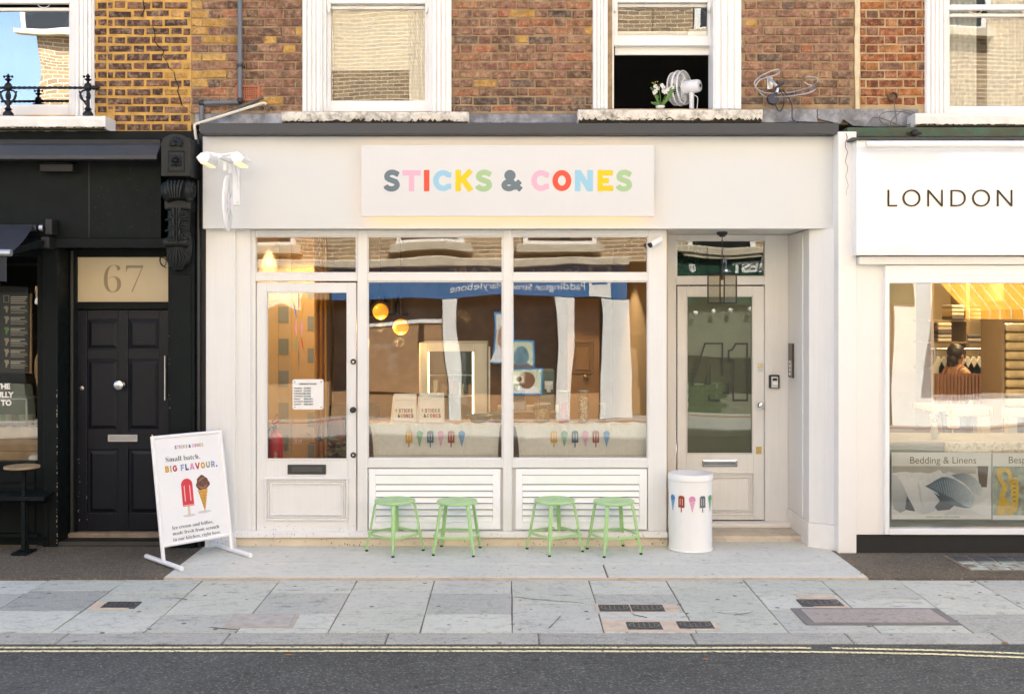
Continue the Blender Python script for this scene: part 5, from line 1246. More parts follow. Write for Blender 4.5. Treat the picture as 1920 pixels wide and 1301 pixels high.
# sofa and plant
sofa = thing('sofa', 'dark brown sofa with cushion in the depth of the shop', 'sofa', (X(640,2.6), 2.6, .06))
MB().box(X(606,2.6), X(700,2.6), 2.6, 3.2, .06, .5).build('seat', mat('brown_leather', (.10,.045,.025), .5), sofa, bevel=.03)
MB().box(X(606,2.6), X(700,2.6), 3.0, 3.2, .5, 1.0).build('backrest', mat('navy_cloth', (.03,.035,.05), .8), sofa, bevel=.03)
MB().box(X(606,2.6), X(640,2.6), 2.75, 2.95, .5, .86).build('cushion', mat('rust_cushion', (.22,.07,.03), .8), sofa, bevel=.08, seg=3)
pn = thing('potted_plant', 'dark leafy pot plant low down inside the shop door', 'plant', (X(625,1.2), 1.2, .06))
MB().lathe((X(625,1.2),1.2,.06), [(.12,0),(.16,.3),(.15,.3),(.001,.28)], 18).build('pot', M_BLACKPL, pn, smooth=True)
mb = MB()
for i in range(90):
    a = rnd.uniform(0,6.28); r_ = rnd.uniform(.02,.3); z_ = rnd.uniform(.35,.85); c_ = Vector((X(625,1.2) + r_*math.cos(a), 1.2 + r_*.6*math.sin(a), z_)); d_ = Vector((math.cos(a), math.sin(a), rnd.uniform(-.6,.8)))*.07; n_ = Vector((-math.sin(a), math.cos(a), .3))*.03
    mb.add([c_, c_ + d_*.5 + n_, c_ + d_, c_ + d_*.5 - n_], [(0,1,2,3)])
mb.build('foliage', mat('dark_foliage', (.03,.07,.025), .5), pn)
# pendant lamps
M_GLOBE = mat('amber_globe', (1.0,.42,.025), .3, emit=.13)
for px, py, lab in ((713.5, 584, 'left amber globe pendant lamp in the shop window'), (751.5, 613, 'right, lower amber globe pendant lamp in the shop window')):
    yl = 1.0; c_ = (X(px,yl), yl, Z(py,yl)); pd = thing('pendant_lamp', lab, 'lamp', c_, 'amber globe pendants')
    MB().ball(c_, .079, 24, 16).build('globe', M_GLOBE, pd, smooth=True)
    MB().tube([(c_[0],yl,c_[2]+.09),(c_[0],yl,2.9)], .006, 8).build('stem', mat('maroon_metal', (.05,.02,.02), .4), pd)
    sh = arc(0,0,.098,0,180,16); si = arc(0,0,.086,180,0,16)
    MB().prism(sh + si, lambda u, v, d: (c_[0]+u, d, c_[2]+v), yl - .022, yl + .022).build('shade_arc', mat('maroon_metal', (.05,.02,.02), .4), pd, smooth=True)
    l_ = bpy.data.lights.new('pendant_light', 'POINT'); l_.energy = 2.4; l_.color = (1,.58,.2); l_.shadow_soft_size = .05
    lo = bpy.data.objects.new('pendant_light', l_); COL.objects.link(lo); lo.parent = pd; lo.location = (0, 0, -.15)
# warm downlights added, unseen from the street, to make the room visible
for px, yy, e in ((560, .75, 14), (1060, 2.2, 20), (840, 2.6, 12)):
    x_ = X(px,yy); dl = thing('added_downlight', {560:'added warm downlight just inside the shop door', 1060:'added warm downlight deep behind the right shop window', 840:'added warm downlight deep behind the left shop window'}[px], 'lamp', (x_, yy, 2.9))
    MB().lathe((x_,yy,2.9), [(.06,0),(.06,-.02),(.045,-.022),(.044,-.004),(.001,-.004)], 18).build('housing', M_BLACKPL, dl); MB().lathe((x_,yy,2.9), [(.04,-.005),(.04,-.008),(.001,-.008)], 16).build('bulb', mat('warm_bulb', (1,.7,.35), .4, emit=1.5), dl)
    l_ = bpy.data.lights.new('downlight', 'SPOT'); l_.energy = e*1.2; l_.color = (1,.74,.46); l_.spot_size = R(110); l_.shadow_soft_size = .04; lo = bpy.data.objects.new('downlight', l_); COL.objects.link(lo); lo.parent = dl; lo.location = (0,0,-.03)
# window shelf
zsh = Z(794, .3)
ws = thing('window_shelf', 'oak shelf running inside the shop windows', 'shelf', (0, .45, zsh))
MB().box(X(676,.15), sx1 - .01, .16, .72, zsh - .04, zsh).build('top', M_OAK, ws, bevel=.004)
MB().box(X(676,.15), sx1 - .01, .30, .33, .06, zsh - .041).build('front', M_OAK, ws)
# paper bags
M_PAPER = mat('white_paper_bag', (.88,.86,.81), .7, var=.04, scale=8, bmp=.001, bscale=12)
for px0, px1, py0, py1, ya_, lab in ((738, 781, 739, 795, .20, 'left white paper ice cream bag in the window'), (786, 833, 737.5, 795, .17, 'right white paper ice cream bag in the window')):
    x0, x1, z0, z1 = X(px0,ya_), X(px1,ya_), zsh + .001, Z(py0,ya_); g = thing('paper_bag', lab, 'bag', ((x0+x1)/2, ya_, z0), 'white paper bags in the window')
    dp_ = .085; w_ = x1 - x0; zm = z0 + (z1-z0)*.42
    V = [(x0,ya_,z0),(x1,ya_,z0),(x1,ya_+dp_*2,z0),(x0,ya_+dp_*2,z0),(x0-.028,ya_+dp_*.95,z0+.0), (x0+.004,ya_+.005,z1),(x1-.004,ya_+.005,z1),(x1-.004,ya_+.02,z1),(x0+.004,ya_+.02,z1),(x0-.026,ya_+dp_*1.1,z0),(x0-.012,ya_+.03,zm),(x1+.0,ya_+.03,zm)]
    F = [(0,1,6,5),(1,2,7,6),(2,3,8,7),(3,10,5,8),(3,0,10),(0,5,10),(5,6,7,8),(0,3,2,1)]
    MB().add(V, F).build('bag', M_PAPER, g, bevel=.002)
    # gusset seen at the left and the folded top
    MB().add([(x0-.035,ya_+.03,z0),(x0,ya_,z0),(x0+.004,ya_+.005,z1-.01),(x0-.008,ya_+.02,z1-.02)], [(0,1,2,3),(3,2,1,0)]).build('gusset', M_PAPER, g)
    MB().box(x0 + .002, x1 - .002, ya_ - .002, ya_ + .028, z1 - .055, z1 + .003).build('folded_top', M_PAPER, g, bevel=.003)
    hh = .033; xa = (x0+x1)/2 - w_*.27
    word('letter', 'STICKS', hh, [INK[k] for k in ('leaf','rose','brick','sky','mustard','leaf')], g, lambda u, v, d: (xa + u, ya_ - .003 - d, z0 + (z1-z0)*.40 + v), w=.28, gap=.2, total=w_*.60)
    word('letter', '&CONES', hh, [INK[k] for k in ('navy','mustard','sky','brick','rose','navy')], g, lambda u, v, d: (xa - w_*.05 + u, ya_ - .003 - d, z0 + (z1-z0)*.40 - .046 + v), w=.28, gap=.2, total=w_*.68)
    MB().box(xa - .030, xa - .018, ya_ - .0042, ya_ - .003, z0 + (z1-z0)*.40 + .005, z0 + (z1-z0)*.40 + .033).build('printed_mark', INK['mustard'], g)
# display freezer
yz = 1.05
M_FRZ = mat('white_freezer_steel', (.74,.72,.64), .35)
fz = thing('display_freezer', 'tall glass-fronted display freezer with white frame in the left window', 'freezer', (X(855,yz), yz, .06))
x0,x1,z0,z1 = X(786,yz), X(913,yz), .06, Z(643,yz)
MB().frame(x0,x1,z0,z1,yz,yz+.05, .085,.13, Z(800,yz)-z0,.085).build('front_frame', M_FRZ, fz, bevel=.004)
MB().box(x0,x0+.02,yz+.051,yz+.75,z0,z1).box(x1-.02,x1,yz+.051,yz+.75,z0,z1).box(x0+.02,x1-.02,yz+.73,yz+.75,z0,z1).box(x0+.02,x1-.02,yz+.051,yz+.73,z1-.02,z1).build('cabinet', mat('freezer_lining', (.30,.33,.34), .4), fz)
M_LEDW = mat('cool_led_strip', (1.0,.86,.52), .5, emit=1.6)
for px in (803, 887): MB().pbox(px-1.6, px+1.6, 660, 738 if px < 850 else 778, yz + .052, yz + .06).build('led_strip', M_LEDW, fz)
for py in (703, 742): MB().pbox(800, 890, py, py+1.5, yz + .07, yz + .6).build('glass_shelf', mat('freezer_shelf', (.35,.40,.38), .2), fz)
MB().pbox(801, 889, 660, 790, yz + .042, yz + .046).build('door_glass', M_GLASS_THIN, fz)
for i in range(5):
    px = 812 + i*16; MB().pbox(px, px+9, 742 - rnd.uniform(18,32), 742, yz + .2, yz + .3).build('ice_cream_tub', mat('tub_%d' % (i%3), [(.45,.40,.33),(.25,.16,.10),(.4,.2,.22)][i%3], .5), bevel=.01)['label'] = 'ice cream tub, %s from the left in the display freezer' % ['first','second','third','fourth','fifth'][i]
for o_ in [o_ for o_ in COL.objects if o_.name.startswith('ice_cream_tub')]: tag(o_, None, 'tub', 'tubs in the freezer')
MB().pbox(916, 919, 650, 800, yz + .02, yz + .06).build('door_edge', M_WHITE, fz)
# blue bowls, jars
def bowl(px0, px1, py0, y, lab):
    c_ = (X((px0+px1)/2,y), y, zsh + .001); r_ = (px1-px0)/2/SC(y)
    MBx = MB().lathe(c_, [(r_*.55,0),(r_*.6,.003),(r_,.068),(r_*.97,.070),(r_*.56,.008),(.001,.008)], 32)
    tag(MBx.build('serving_bowl', mat('teal_enamel', (.035,.16,.21), .25, coat=.3), smooth=True), lab, 'bowl')
bowl(873, 925, 776, .42, 'left one of two teal blue serving bowls in the window'); bowl(916, 960, 777, .58, 'right one of two teal blue serving bowls in the window')
def jar(px0, px1, py0, fillpy, fill, lab, y=.45, sprinkle=None):
    c_ = Vector((X((px0+px1)/2,y), y, zsh + .001)); r_ = (px1-px0)/2/SC(y); h_ = Z(py0,y) - c_.z; fh = Z(fillpy,y) - c_.z
    j = thing('jar', lab, 'jar', tuple(c_), 'clear topping jars')
    MB().lathe(c_, [(r_*.98,0),(r_,.004),(r_,h_-.004),(r_*.98,h_),(r_*.93,h_),(r_*.93,.006),(.001,.006)], 28).build('glass', M_GLASS_THIN, j, smooth=True)
    n = 12; MB().lathe(c_, [(r_*.9,.007),(r_*.9,fh-.006),(r_*.6,fh+.006),(.001,fh)], 24).build('topping', fill, j)
    MB().lathe(c_, [(r_*1.03,h_-.002),(r_*1.03,h_+.006),(.001,h_+.006)], 28).build('lid', mat('clear_lid', (.55,.53,.48), .25), j)
def sprinklemat(name, cols, sc=130):
    m, t, p, co = base(name); vo = t.nodes.new('ShaderNodeTexVoronoi'); vo.inputs['Scale'].default_value = sc; t.links.new(co, vo.inputs['Vector'])
    sep = t.nodes.new('ShaderNodeSeparateColor'); t.links.new(vo.outputs['Color'], sep.inputs[0])
    r = ramp(t, [(i/len(cols), c) for i, c in enumerate(cols)], 'CONSTANT'); t.links.new(sep.outputs[0], r.inputs[0]); t.links.new(r.outputs[0], p.inputs['Base Color']); return m
jar(1001, 1032, 757, 768, sprinklemat('chopped_nuts', [(.68,.55,.33),(.75,.65,.45),(.5,.36,.18),(.8,.72,.55)]), 'low wide jar of chopped nuts in the right window', .55)
jar(1047.5, 1068, 733, 756, sprinklemat('raspberry_crumb', [(.45,.01,.06),(.58,.02,.10),(.34,.005,.04)]), 'tall jar of dark red crumbs in the right window', .24)
jar(1084, 1104, 733, 745, sprinklemat('rainbow_sprinkles', [(.8,.75,.6),(.6,.08,.1),(.1,.35,.2),(.8,.55,.05),(.1,.25,.5),(.75,.7,.6)]), 'tall jar of rainbow sprinkles in the right window', .24)
jar(1122, 1136, 757, 783, sprinklemat('green_crumb', [(.25,.32,.12),(.4,.42,.2),(.15,.2,.08)]), 'small jar with a little green topping in the right window', .55)
# coffee machine and grinder on the back counter
yb_ = 1.5
bc = thing('back_counter', 'dark back counter behind the right shop window', 'counter', (X(1050,yb_), yb_, .06))
MB().box(X(935,yb_), X(1052,yb_), yb_, yb_+.7, .06, Z(774,yb_)).build('body', M_WOODW, bc); MB().pbox(932, 1054, 770, 774, yb_ - .02, yb_ + .7).build('worktop', mat('pale_worktop', (.5,.46,.4), .4), bc, bevel=.004)
cm = thing('coffee_machine', 'steel espresso machine on the back counter', 'coffee machine', (X(965,yb_), yb_+.2, Z(770,yb_)))
MB().pbox(942, 986, 702, 722, yb_ + .05, yb_ + .5).build('head', M_STEEL, cm, bevel=.02, seg=2); MB().pbox(946, 984, 722, 752, yb_ + .28, yb_ + .5).build('back', M_BLACKPL, cm); MB().pbox(940, 987, 752, 770, yb_ + .03, yb_ + .5).build('drip_tray', M_STEEL, cm, bevel=.01)
for px in (956, 973): MB().lathe((X(px,yb_+.1), yb_ + .1, Z(722,yb_+.1)), [(.03,0),(.03,-.04),(.02,-.05),(.001,-.05)], 16).build('group_head', M_CHROME, cm); MB().lathe((X(px,yb_+.1), yb_ + .045, Z(710,yb_+.1)), [(.03,0),(.03,-.012),(.001,-.012)], 16, 'y').build('gauge', M_BLACKPL, cm)
gr = thing('ice_cream_machine', 'grey green soft serve machine beside the espresso machine', 'machine', (X(1027,yb_), yb_+.1, Z(770,yb_)))
MB().pbox(1011, 1041, 696, 770, yb_ + .02, yb_ + .5).build('body', mat('grey_green_enamel', (.13,.19,.17), .3, coat=.2), gr, bevel=.01); MB().pbox(1021, 1037, 714, 730, yb_ + .0, yb_ + .02).build('nozzle_plate', M_STEEL, gr, bevel=.003); MB().pbox(1025, 1033, 722, 736, yb_ - .06, yb_).build('nozzle', M_STEEL, gr, bevel=.004)
# shelf and inner door in the depth of the right window
idr = thing('inner_door', 'plain brown inner door with brass knob deep in the shop', 'door', (X(1090,3.6), 3.6, .06))
MB().pbox(1064, 1124, 560, 850, 3.6, 3.65).build('leaf', mat('ochre_door_paint', (.36,.20,.08), .5, var=.06), idr); moulding(1072, 1112, 640, 700, 3.6, idr, mat('ochre_door_paint', (.36,.20,.08))); MB().ball((X(1098,3.55), 3.56, Z(706,3.55)), .035, 14, 10).build('knob', M_BRASS, idr, smooth=True)
sh_ = thing('wall_shelf', 'dark wall shelf with bottles on the rear wall of the shop', 'shelf', (X(800,4.3), 4.3, Z(600,4.3)))
MB().pbox(690, 760, 588, 592, 4.2, 4.54).build('board', M_BLACKPL, sh_)
for i in range(5): tag(MB().lathe((X(698+i*12,4.35), 4.35, Z(588,4.35)), [(.035,0),(.035,.13),(.012,.18),(.012,.23),(.001,.23)], 10).build('bottle', mat('bottle_%d' % (i%2), [(.05,.03,.02),(.3,.2,.1)][i%2], .3)), 'bottle on the rear wall shelf, %s from the left' % ['first','second','third','fourth','fifth'][i], 'bottle', 'bottles on the wall shelf')

# ------------------------------------------------------------------ the black shopfront at the left, door 67
bl = thing('shopfront', 'black painted shopfront with panelled door 67 and awning at the left', 'shopfront', (-4, .1, 0))
lx0 = -7.0
MB().box(lx0, X(302,-.05), -.05, BY + .28, Z(447,-.05), Z(262,-.05)).build('fascia', M_BLACK, bl, bevel=.003)
MB().box(lx0, X(372,-.02), -.02, BY + .001, Z(262,-.02) + .002, Z(246,-.02)).build('head_strip', M_BLACK, bl)
mb = MB(); mb.prism([(-.051, Z(264,-.05)), (-.10, Z(267,-.1)), (-.20, Z(273,-.2)), (-.30, Z(291,-.3)), (-.30, Z(299,-.3)), (-.26, Z(300,-.3)), (-.051, Z(302,-.05))], lambda u, v, d: (d, u, v), lx0, X(301,-.2)); mb.build('cornice', mat('dull_lead_canopy', (.035,.037,.04), .5, var=.15, scale=4, dirt=(.07,.06,.05), dirt_amt=.25), bl, bevel=.004)
MB().box(lx0, X(300,-.15), -.15, -.06, Z(271,-.15), Z(262,-.15)).build('cornice_trim', M_PLINTH, bl)
MB().box(lx0, X(318,-.09), -.09, -.051, Z(465,-.09), Z(447,-.09)).build('fascia_moulding', M_BLACK, bl, bevel=.008, seg=2)
MB().box(X(165,-.06), X(167,-.06), -.052, -.049, Z(446,-.05), Z(305,-.05)).build('board_joint', M_PLINTH, bl)
# right pilaster, gap to the cream shop
MB().pbox(315, 364, 300, 1028, -.10, .30).build('pilaster', M_BLACK, bl, bevel=.004)
MB().pbox(319, 358, 515, 985, -.112, -.099).build('pilaster_panel', M_BLACK, bl, bevel=.004)
MB().box(X(364,-.04), X(386,-.04) - .002, -.02, .30, -.02, Z(250,-.02)).build('party_gap', M_PLINTH, bl)
MB().tube([(X(372,-.05), -.05, 0), (X(372,-.05), -.05, Z(262,-.05))], .018, 10).build('gap_pipe', M_BLACKPL, bl)
# left pilaster between window and door
MB().pbox(80, 108, 466, 1028, -.05, .30).build('pilaster', M_BLACK, bl, bevel=.004)
YB = .22; xl, xr2 = X(108,-.05), X(315,-.1)
# door surround
mb = MB(); mb.box(xl, X(143,YB), YB, YB + .09, .06, Z(466,YB)); mb.box(X(143,YB), xr2, YB + .001, YB + .09, Z(482,YB), Z(466,YB)); mb.box(X(143,YB), xr2, YB - .01, YB + .09, Z(580,YB), Z(566,YB))
mb.build('door_frame', M_BLACK, bl, bevel=.005)
MB().box(X(133,YB), X(138,YB), YB - .018, YB - .001, .06, Z(470,YB)).build('frame_bead', mat('worn_grey_black', (.05,.05,.045), .5), bl, bevel=.004)
MB().box(xl, xr2, -.05, YB + .09, Z(466,-.09) + .03, Z(466,-.09) + .07).build('porch_ceiling', M_BLACK, bl)
fx = MB().box(X(146,YB+.03), xr2 + .05, YB + .03, YB + .036, Z(566,YB), Z(481,YB)).build('fanlight', mat('frosted_glow_glass', (.50,.405,.25), .35, var=.06, scale=2, emit=.03), bl)  # warm light from inside put into the pane's colour and a faint glow
text('house_number', '67', mat('etched_numeral', (.27,.21,.125), .4), fx, (X(229,YB), YB + .0285, Z(549,YB)), .40, 74/SC(YB), 'serif', -.016, align='CENTER')['label'] = 'serif numerals 67 on the frosted fanlight'
# six-panel door
YL = YB + .02; dl0, dl1, dz0, dz1 = X(144,YL), xr2 + .03, Z(995,YL), Z(581,YL)
dk = MB().box(dl0, dl1, YL + .02, YL + .06, dz0, dz1).build('door', M_BLACKDOOR, bl)
panels = [(163,221,599,655),(240,299,599,655),(163,221,674,806),(240,299,674,806),(165,221,843,962),(242,300,843,962)]
# stiles and rails stand proud of the sunk panels
mb = MB(); xs = [X(a,YL) for a in (163.5, 221, 240.5, 299)]
for a, b in ((dl0, xs[0]), (xs[1], xs[2]), (xs[3], dl1)): mb.box(a, b, YL, YL + .021, dz0, dz1)
for a, b in ((xs[0], xs[1]), (xs[2], xs[3])):
    for c, d in ((581,599),(655,674),(806,843),(962,995)): mb.box(a, b, YL + .0005, YL + .021, Z(d,YL), Z(c,YL))
mb.build('stiles_and_rails', M_BLACKDOOR, dk, bevel=.005, seg=2)
for a, b, c, d in panels:
    x0,x1,z0,z1 = X(a,YL)+.012, X(b,YL)-.012, Z(d,YL)+.012, Z(c,YL)-.012; i = .028; yf, yk = YL + .006, YL + .019
    MB().add([(x0,yk,z0),(x1,yk,z0),(x1,yk,z1),(x0,yk,z1),(x0+i,yf,z0+i),(x1-i,yf,z0+i),(x1-i,yf,z1-i),(x0+i,yf,z1-i)], [(4,5,6,7),(0,1,5,4),(1,2,6,5),(2,3,7,6),(3,0,4,7)]).build('raised_panel', M_BLACKDOOR, dk)
c = (X(228.5,YL), YL, Z(721,YL)); MB().lathe(c, [(.030,0),(.028,-.01),(.014,-.02),(.016,-.04),(.036,-.055),(.046,-.075),(.042,-.09),(.02,-.10),(.001,-.101)], 26, 'y').build('knob', M_STEEL, dk, smooth=True)
MB().lathe((X(154,YL), YL, Z(727.5,YL)), [(.019,0),(.018,-.008),(.001,-.010)], 18, 'y').build('lock', M_STEEL, dk, smooth=True)
MB().pbox(202, 258, 814.5, 828, YL - .010, YL).build('letter_plate', M_STEEL, dk, bevel=.003); MB().pbox(205, 255, 817, 825, YL - .014, YL - .009).build('letter_flap', mat('dull_steel', (.42,.44,.47), .35, metal=.9), dk, bevel=.002)
MB().tube([(X(309.5,YL-.04), YL - .04, Z(750,YL-.04)), (X(309.5,YL-.04), YL - .04, Z(667,YL-.04))], .009, 10).build('pull_handle', M_STEEL, dk, smooth=True)
MB().box(xl + .001, xr2 - .001, YB - .06, YB + .07, .0, Z(997,YB) + .0).build('threshold', mat('tan_stone_threshold', (.34,.27,.19), .8, var=.15, dirt=(.12,.10,.08), dirt_amt=.4), bl, bevel=.008)
MB().box(xl + .001, xr2 - .001, -.03, YB - .061, -.02, .035).build('step', M_PLINTH, bl, bevel=.004)
MB().box(xl + .001, xr2 - .001, -.034, -.03, .005, .040).build('step_nosing', mat('worn_grey_black', (.05,.05,.045), .5), bl)
MB().box(xr2 - .001, xr2 + .3, YB + .091, YB + .10, 0, 3).build('hall_wall', M_DARKROOM, bl)
MB().box(xl - .1, xr2 + .3, YB + .35, YB + .36, 0, 3).build('hall_back', mat('hall_amber', (.4,.28,.14), .8), bl)
# shop window
yw = .03
MB().box(lx0, X(80,-.05), yw, yw + .08, Z(480,yw), Z(466,-.05)).build('window_head', M_BLACK, bl); MB().pbox(70, 81, 479, 1027, .01, .12).build('window_jamb', M_BLACK, bl, bevel=.003)
MB().box(lx0, X(70,yw) + .001, .005, .12, Z(873,yw), Z(865,yw)).build('window_cill', M_BLACK, bl, bevel=.004)
wnd = MB().box(lx0, X(70,yw), yw + .02, yw + .026, Z(866,yw), Z(479,yw)).build('shop_window', M_GLASS, bl)
MB().box(lx0, X(70,yw), .04, .10, -.02, Z(873,yw)).build('stall_riser', M_BLACK, bl)
for py0, py1 in ((882, 905), (908, 1000)): MB().box(X(-60,.03), X(66,.03), .03, .0395, Z(py1,.03), Z(py0,.03)).build('riser_panel', M_BLACK, bl, bevel=.006)
# inside: dark room, menu board, timber counter front
il = thing('cafe_interior', 'dim cafe room behind the left shop window', 'room', (-5.5, 2, 0))
MB().box(lx0 - .05, lx0, .12, 3.5, 0, 3).box(lx0, xl - .02, 3.45, 3.5, 0, 3).box(xl - .08, xl - .03, .31, 3.45, 0, 3).build('wall', mat('dark_cafe_wall', (.035,.035,.035), .8), il); MB().box(lx0, xl - .03, .12, 3.45, .0, .05).box(lx0, xl - .03, .12, 3.45, 2.95, 3.0).build('floor_and_ceiling', M_FLOOR, il)
ym = .16
mn = thing('menu_board', 'dark coffee origins board with small country maps in the left shop window', 'board', (X(30,ym), ym, Z(700,ym)))
MB().box(X(-60,ym), X(55,ym), ym, ym + .01, Z(700,ym), Z(552,ym)).build('board', mat('menu_black', (.022,.02,.018), .6), mn); MB().box(X(56,ym), X(60,ym), ym - .005, ym + .015, Z(700,ym), Z(550,ym)).build('side_batten', M_OAK, mn)
M_MENUT = mat('menu_text', (.55,.50,.42), .7); M_MAP = mat('menu_map', (.46,.38,.28), .7)
for i in range(4): MB().box(X(20,ym), X(52 - (i*3)%7,ym), ym - .002, ym - .0005, Z(558+i*3.7,ym), Z(556+i*3.7,ym)).build('printed_line', M_MENUT, mn)
MB().frame(X(7,ym), X(17,ym), Z(567,ym), Z(554,ym), ym - .002, ym - .0005, .003,.003,.003,.003).build('printed_logo', M_MENUT, mn)
for i in range(6):
    yy = 573 + i*20.5; cx = 12.5
    poly = [(cx-5,yy),(cx+3,yy-1),(cx+5,yy+4),(cx+2,yy+8),(cx,yy+14),(cx-2,yy+13),(cx-2,yy+6)] if i else [(cx-5,yy+2),(cx,yy),(cx+4,yy+4),(cx+2,yy+9),(cx+1,yy+14),(cx-1,yy+13),(cx-2,yy+7),(cx-5,yy+5)]
    MB().flat([(X(a,ym), Z(b,ym)) for a, b in poly], ym - .0005).build('printed_map', M_MAP if i != 2 else mat('map_green', (.12,.35,.10), .7), mn)
    for j, (w_, t_) in enumerate(((27,2),(18,2),(30,1),(32,1),(26,1))): MB().box(X(20,ym), X(20+w_,ym), ym - .002, ym - .0005, Z(yy+1+j*3.1+t_,ym), Z(yy+1+j*3.1,ym)).build('printed_line', M_MENUT, mn)
vt = thing('window_lettering', 'white vinyl words THE ULLY S TO on the left shop window', 'lettering', (X(10,yw), yw, Z(740,yw)))
for s, px, py in (('THE', 17, 729), ('FULLY', 23, 745), ('IS TO', 20, 760)): text('letters', s, M_WHITE, vt, (X(px,yw), yw + .017, Z(py,yw)), .066, align='RIGHT', off=.05)
yk = .30
kp = thing('timber_counter', 'pale timber counter front at the bottom of the left shop window', 'counter', (X(0,yk), yk, Z(870,yk)))
for i in range(3): MB().box(lx0 + .1, X(71,yk), yk, yk + .03, Z(868 - i*22.5,yk) + .002, Z(846 - i*22.5,yk)).build('plank', mat('pale_timber_%d' % (i%2), [(.48,.31,.15),(.42,.26,.12)][i%2], .55, var=.25, scale=6, bmp=.001), kp)
tag(MB().ball((X(66,.2), .2, Z(859,.2)), .05, 14, 10, 1.2, 1, .8).build('white_sack', M_PAPER, smooth=True), 'small white crumpled bag in the corner of the left shop window', 'bag')
for i in range(5):
    px = 4 + i*13; MB_ = MB().lathe((X(px,.55), .55, Z(800,.55)), [(.03,0),(.036,.10),(.037,.12),(.001,.12)], 14); tag(MB_.build('glass_jar', mat('jar_tint_%d' % (i%3), [(.20,.24,.16),(.28,.26,.20),(.12,.07,.08)][i%3], .2)), 'small jar %s on the counter in the left shop window' % ['at the frame edge','second in','third in','fourth in','nearest the black pilaster'][i], 'jar')
tag(MB().pbox(-40, 50, 747, 749, .5, .75).pbox(-40, 50, 790, 797, .5, .75).pbox(48, 51, 747, 797, .5, .51).build('display_case', mat('case_edge', (.35,.38,.36), .3)), 'low glass display case edge in the left shop window', 'display case')
# awning with folding arm
aw = thing('awning', 'black retractable awning with folding arm over the left shop window', 'awning', (X(60,-.12), -.12, Z(440,-.12)))
A1, A2 = Vector((X(64,-.12), -.12, Z(421,-.12))), Vector((X(19,-.95), -.95, Z(474,-.95)))
xa2 = -6.6
mb = MB(); V = []
for k in range(7):
    u = k/6; q = A1.lerp(A2, u); sag = -.03*math.sin(math.pi*u); V += [(q.x, q.y, q.z + sag), (xa2, q.y, q.z + sag)]
mb.add(V, [(2*i, 2*i+2, 2*i+3, 2*i+1) for i in range(6)]); n = len(V); mb.add([(a, b, c - .004) for a, b, c in V], [(2*i+1, 2*i+3, 2*i+2, 2*i) for i in range(6)]); mb.build('canopy', mat('black_canvas', (.022,.025,.032), .85, var=.2, scale=8), aw, smooth=True)
MB().tube([(A2.x + .01, A2.y, A2.z), (xa2, A2.y, A2.z)], .028, 12).build('front_bar', mat('front_bar_steel', (.50,.53,.58), .3, metal=.7), aw)
mb = MB(); n = 24; V = []
for i in range(n+1):
    x_ = A2.x - .03 + (xa2 - A2.x)*i/n; f = .012*math.sin(i*1.7); V += [(x_, A2.y + .005, A2.z - .02), (x_, A2.y + .005 + f, A2.z - .23 + .008*math.sin(i*2.4))]
mb.add(V, [(2*i, 2*i+1, 2*i+3, 2*i+2) for i in range(n)]); mb.build('valance', mat('black_canvas', (.022,.025,.032)), aw, smooth=True)
MB().pbox(61, 106, 414, 444, -.065, -.051).build('wall_plate', M_BLACK, aw, bevel=.002); MB().tube([(X(70,-.13), -.13, Z(428,-.13)), (xa2, -.13, Z(428,-.13))], .03, 12).build('roller', M_DARKMET, aw)
MB().pbox(84, 97, 410, 440, -.2, -.066).build('bracket', M_PLINTH, aw, bevel=.006); MB().pbox(76, 92, 444, 466, -.2, -.07).build('arm_hinge', M_PLINTH, aw, bevel=.01, seg=2); MB().tube([(X(75,-.2), -.2, Z(427,-.2)), (X(82,-.2), -.2, Z(427,-.2))], .03, 14).build('roller_cap', M_STEEL, aw)
MB().obox((X(82,-.18), -.18, Z(455,-.18)), (X(14,-.75), -.75, Z(474,-.75)), .03, .05).build('folding_arm', M_BLACK, aw, bevel=.004)
tag(MB().pbox(74, 136, 307, 322, -.16, -.05).pbox(80, 130, 304, 307, -.14, -.05).build('flood_light', M_PLINTH, bevel=.006), 'slim dark flood light under the black cornice', 'light fitting')
MBc = MB().tube(smoothpath([(X(300,YB-.03), YB-.03, Z(482,YB)), (X(301,YB-.04), YB-.05, Z(492,YB)), (X(309,YB-.04), YB-.05, Z(500,YB)), (X(312,YB-.04), YB-.05, Z(488,YB)), (X(303,YB-.04), YB-.06, Z(484,YB)), (X(303,YB-.04), YB-.06, Z(496,YB)), (X(312,YB-.04), YB-.05, Z(503,YB))]), .004, 6)
tag(MBc.build('cable_loop', M_CABLE, smooth=True), 'loop of black cable at the corner of the 67 fanlight', 'cable')
# carved corbel
M_CARVE = mat('worn_black_carving', (.010,.012,.012), .45, spec=.3, var=.2, scale=14, bmp=.0015, bscale=30, dirt=(.05,.05,.045), dirt_amt=.2, dirt_scale=18)
cb = thing('corbel', 'carved black corbel with rosette, scroll and acanthus leaves', 'corbel', (X(332,-.1), -.1, Z(508,-.1)))
def cx_(px, y): return X(px, y)
yc = -.34
pol = [(X(302,yc), Z(331,yc)), (X(357,yc), Z(331,yc)), (X(357,yc), Z(268,yc))] + [(X(329.5,yc) + 27.5/SC(yc)*math.cos(R(a)), Z(268,yc) + 17/SC(yc)*math.sin(R(a))) for a in range(0, 181, 15)] + [(X(302,yc), Z(268,yc))]
MB().prism(pol, lambda u, v, d: (u, d, v), yc, -.06).build('block', M_CARVE, cb, bevel=.006, seg=2)
MB().frame(X(315,yc), X(346,yc), Z(322,yc), Z(283,yc), yc - .008, yc + .001, .008,.008,.008,.008).build('rosette_border', M_CARVE, cb, bevel=.003)
rc = Vector((X(330.5,yc), yc - .004, Z(302,yc)))
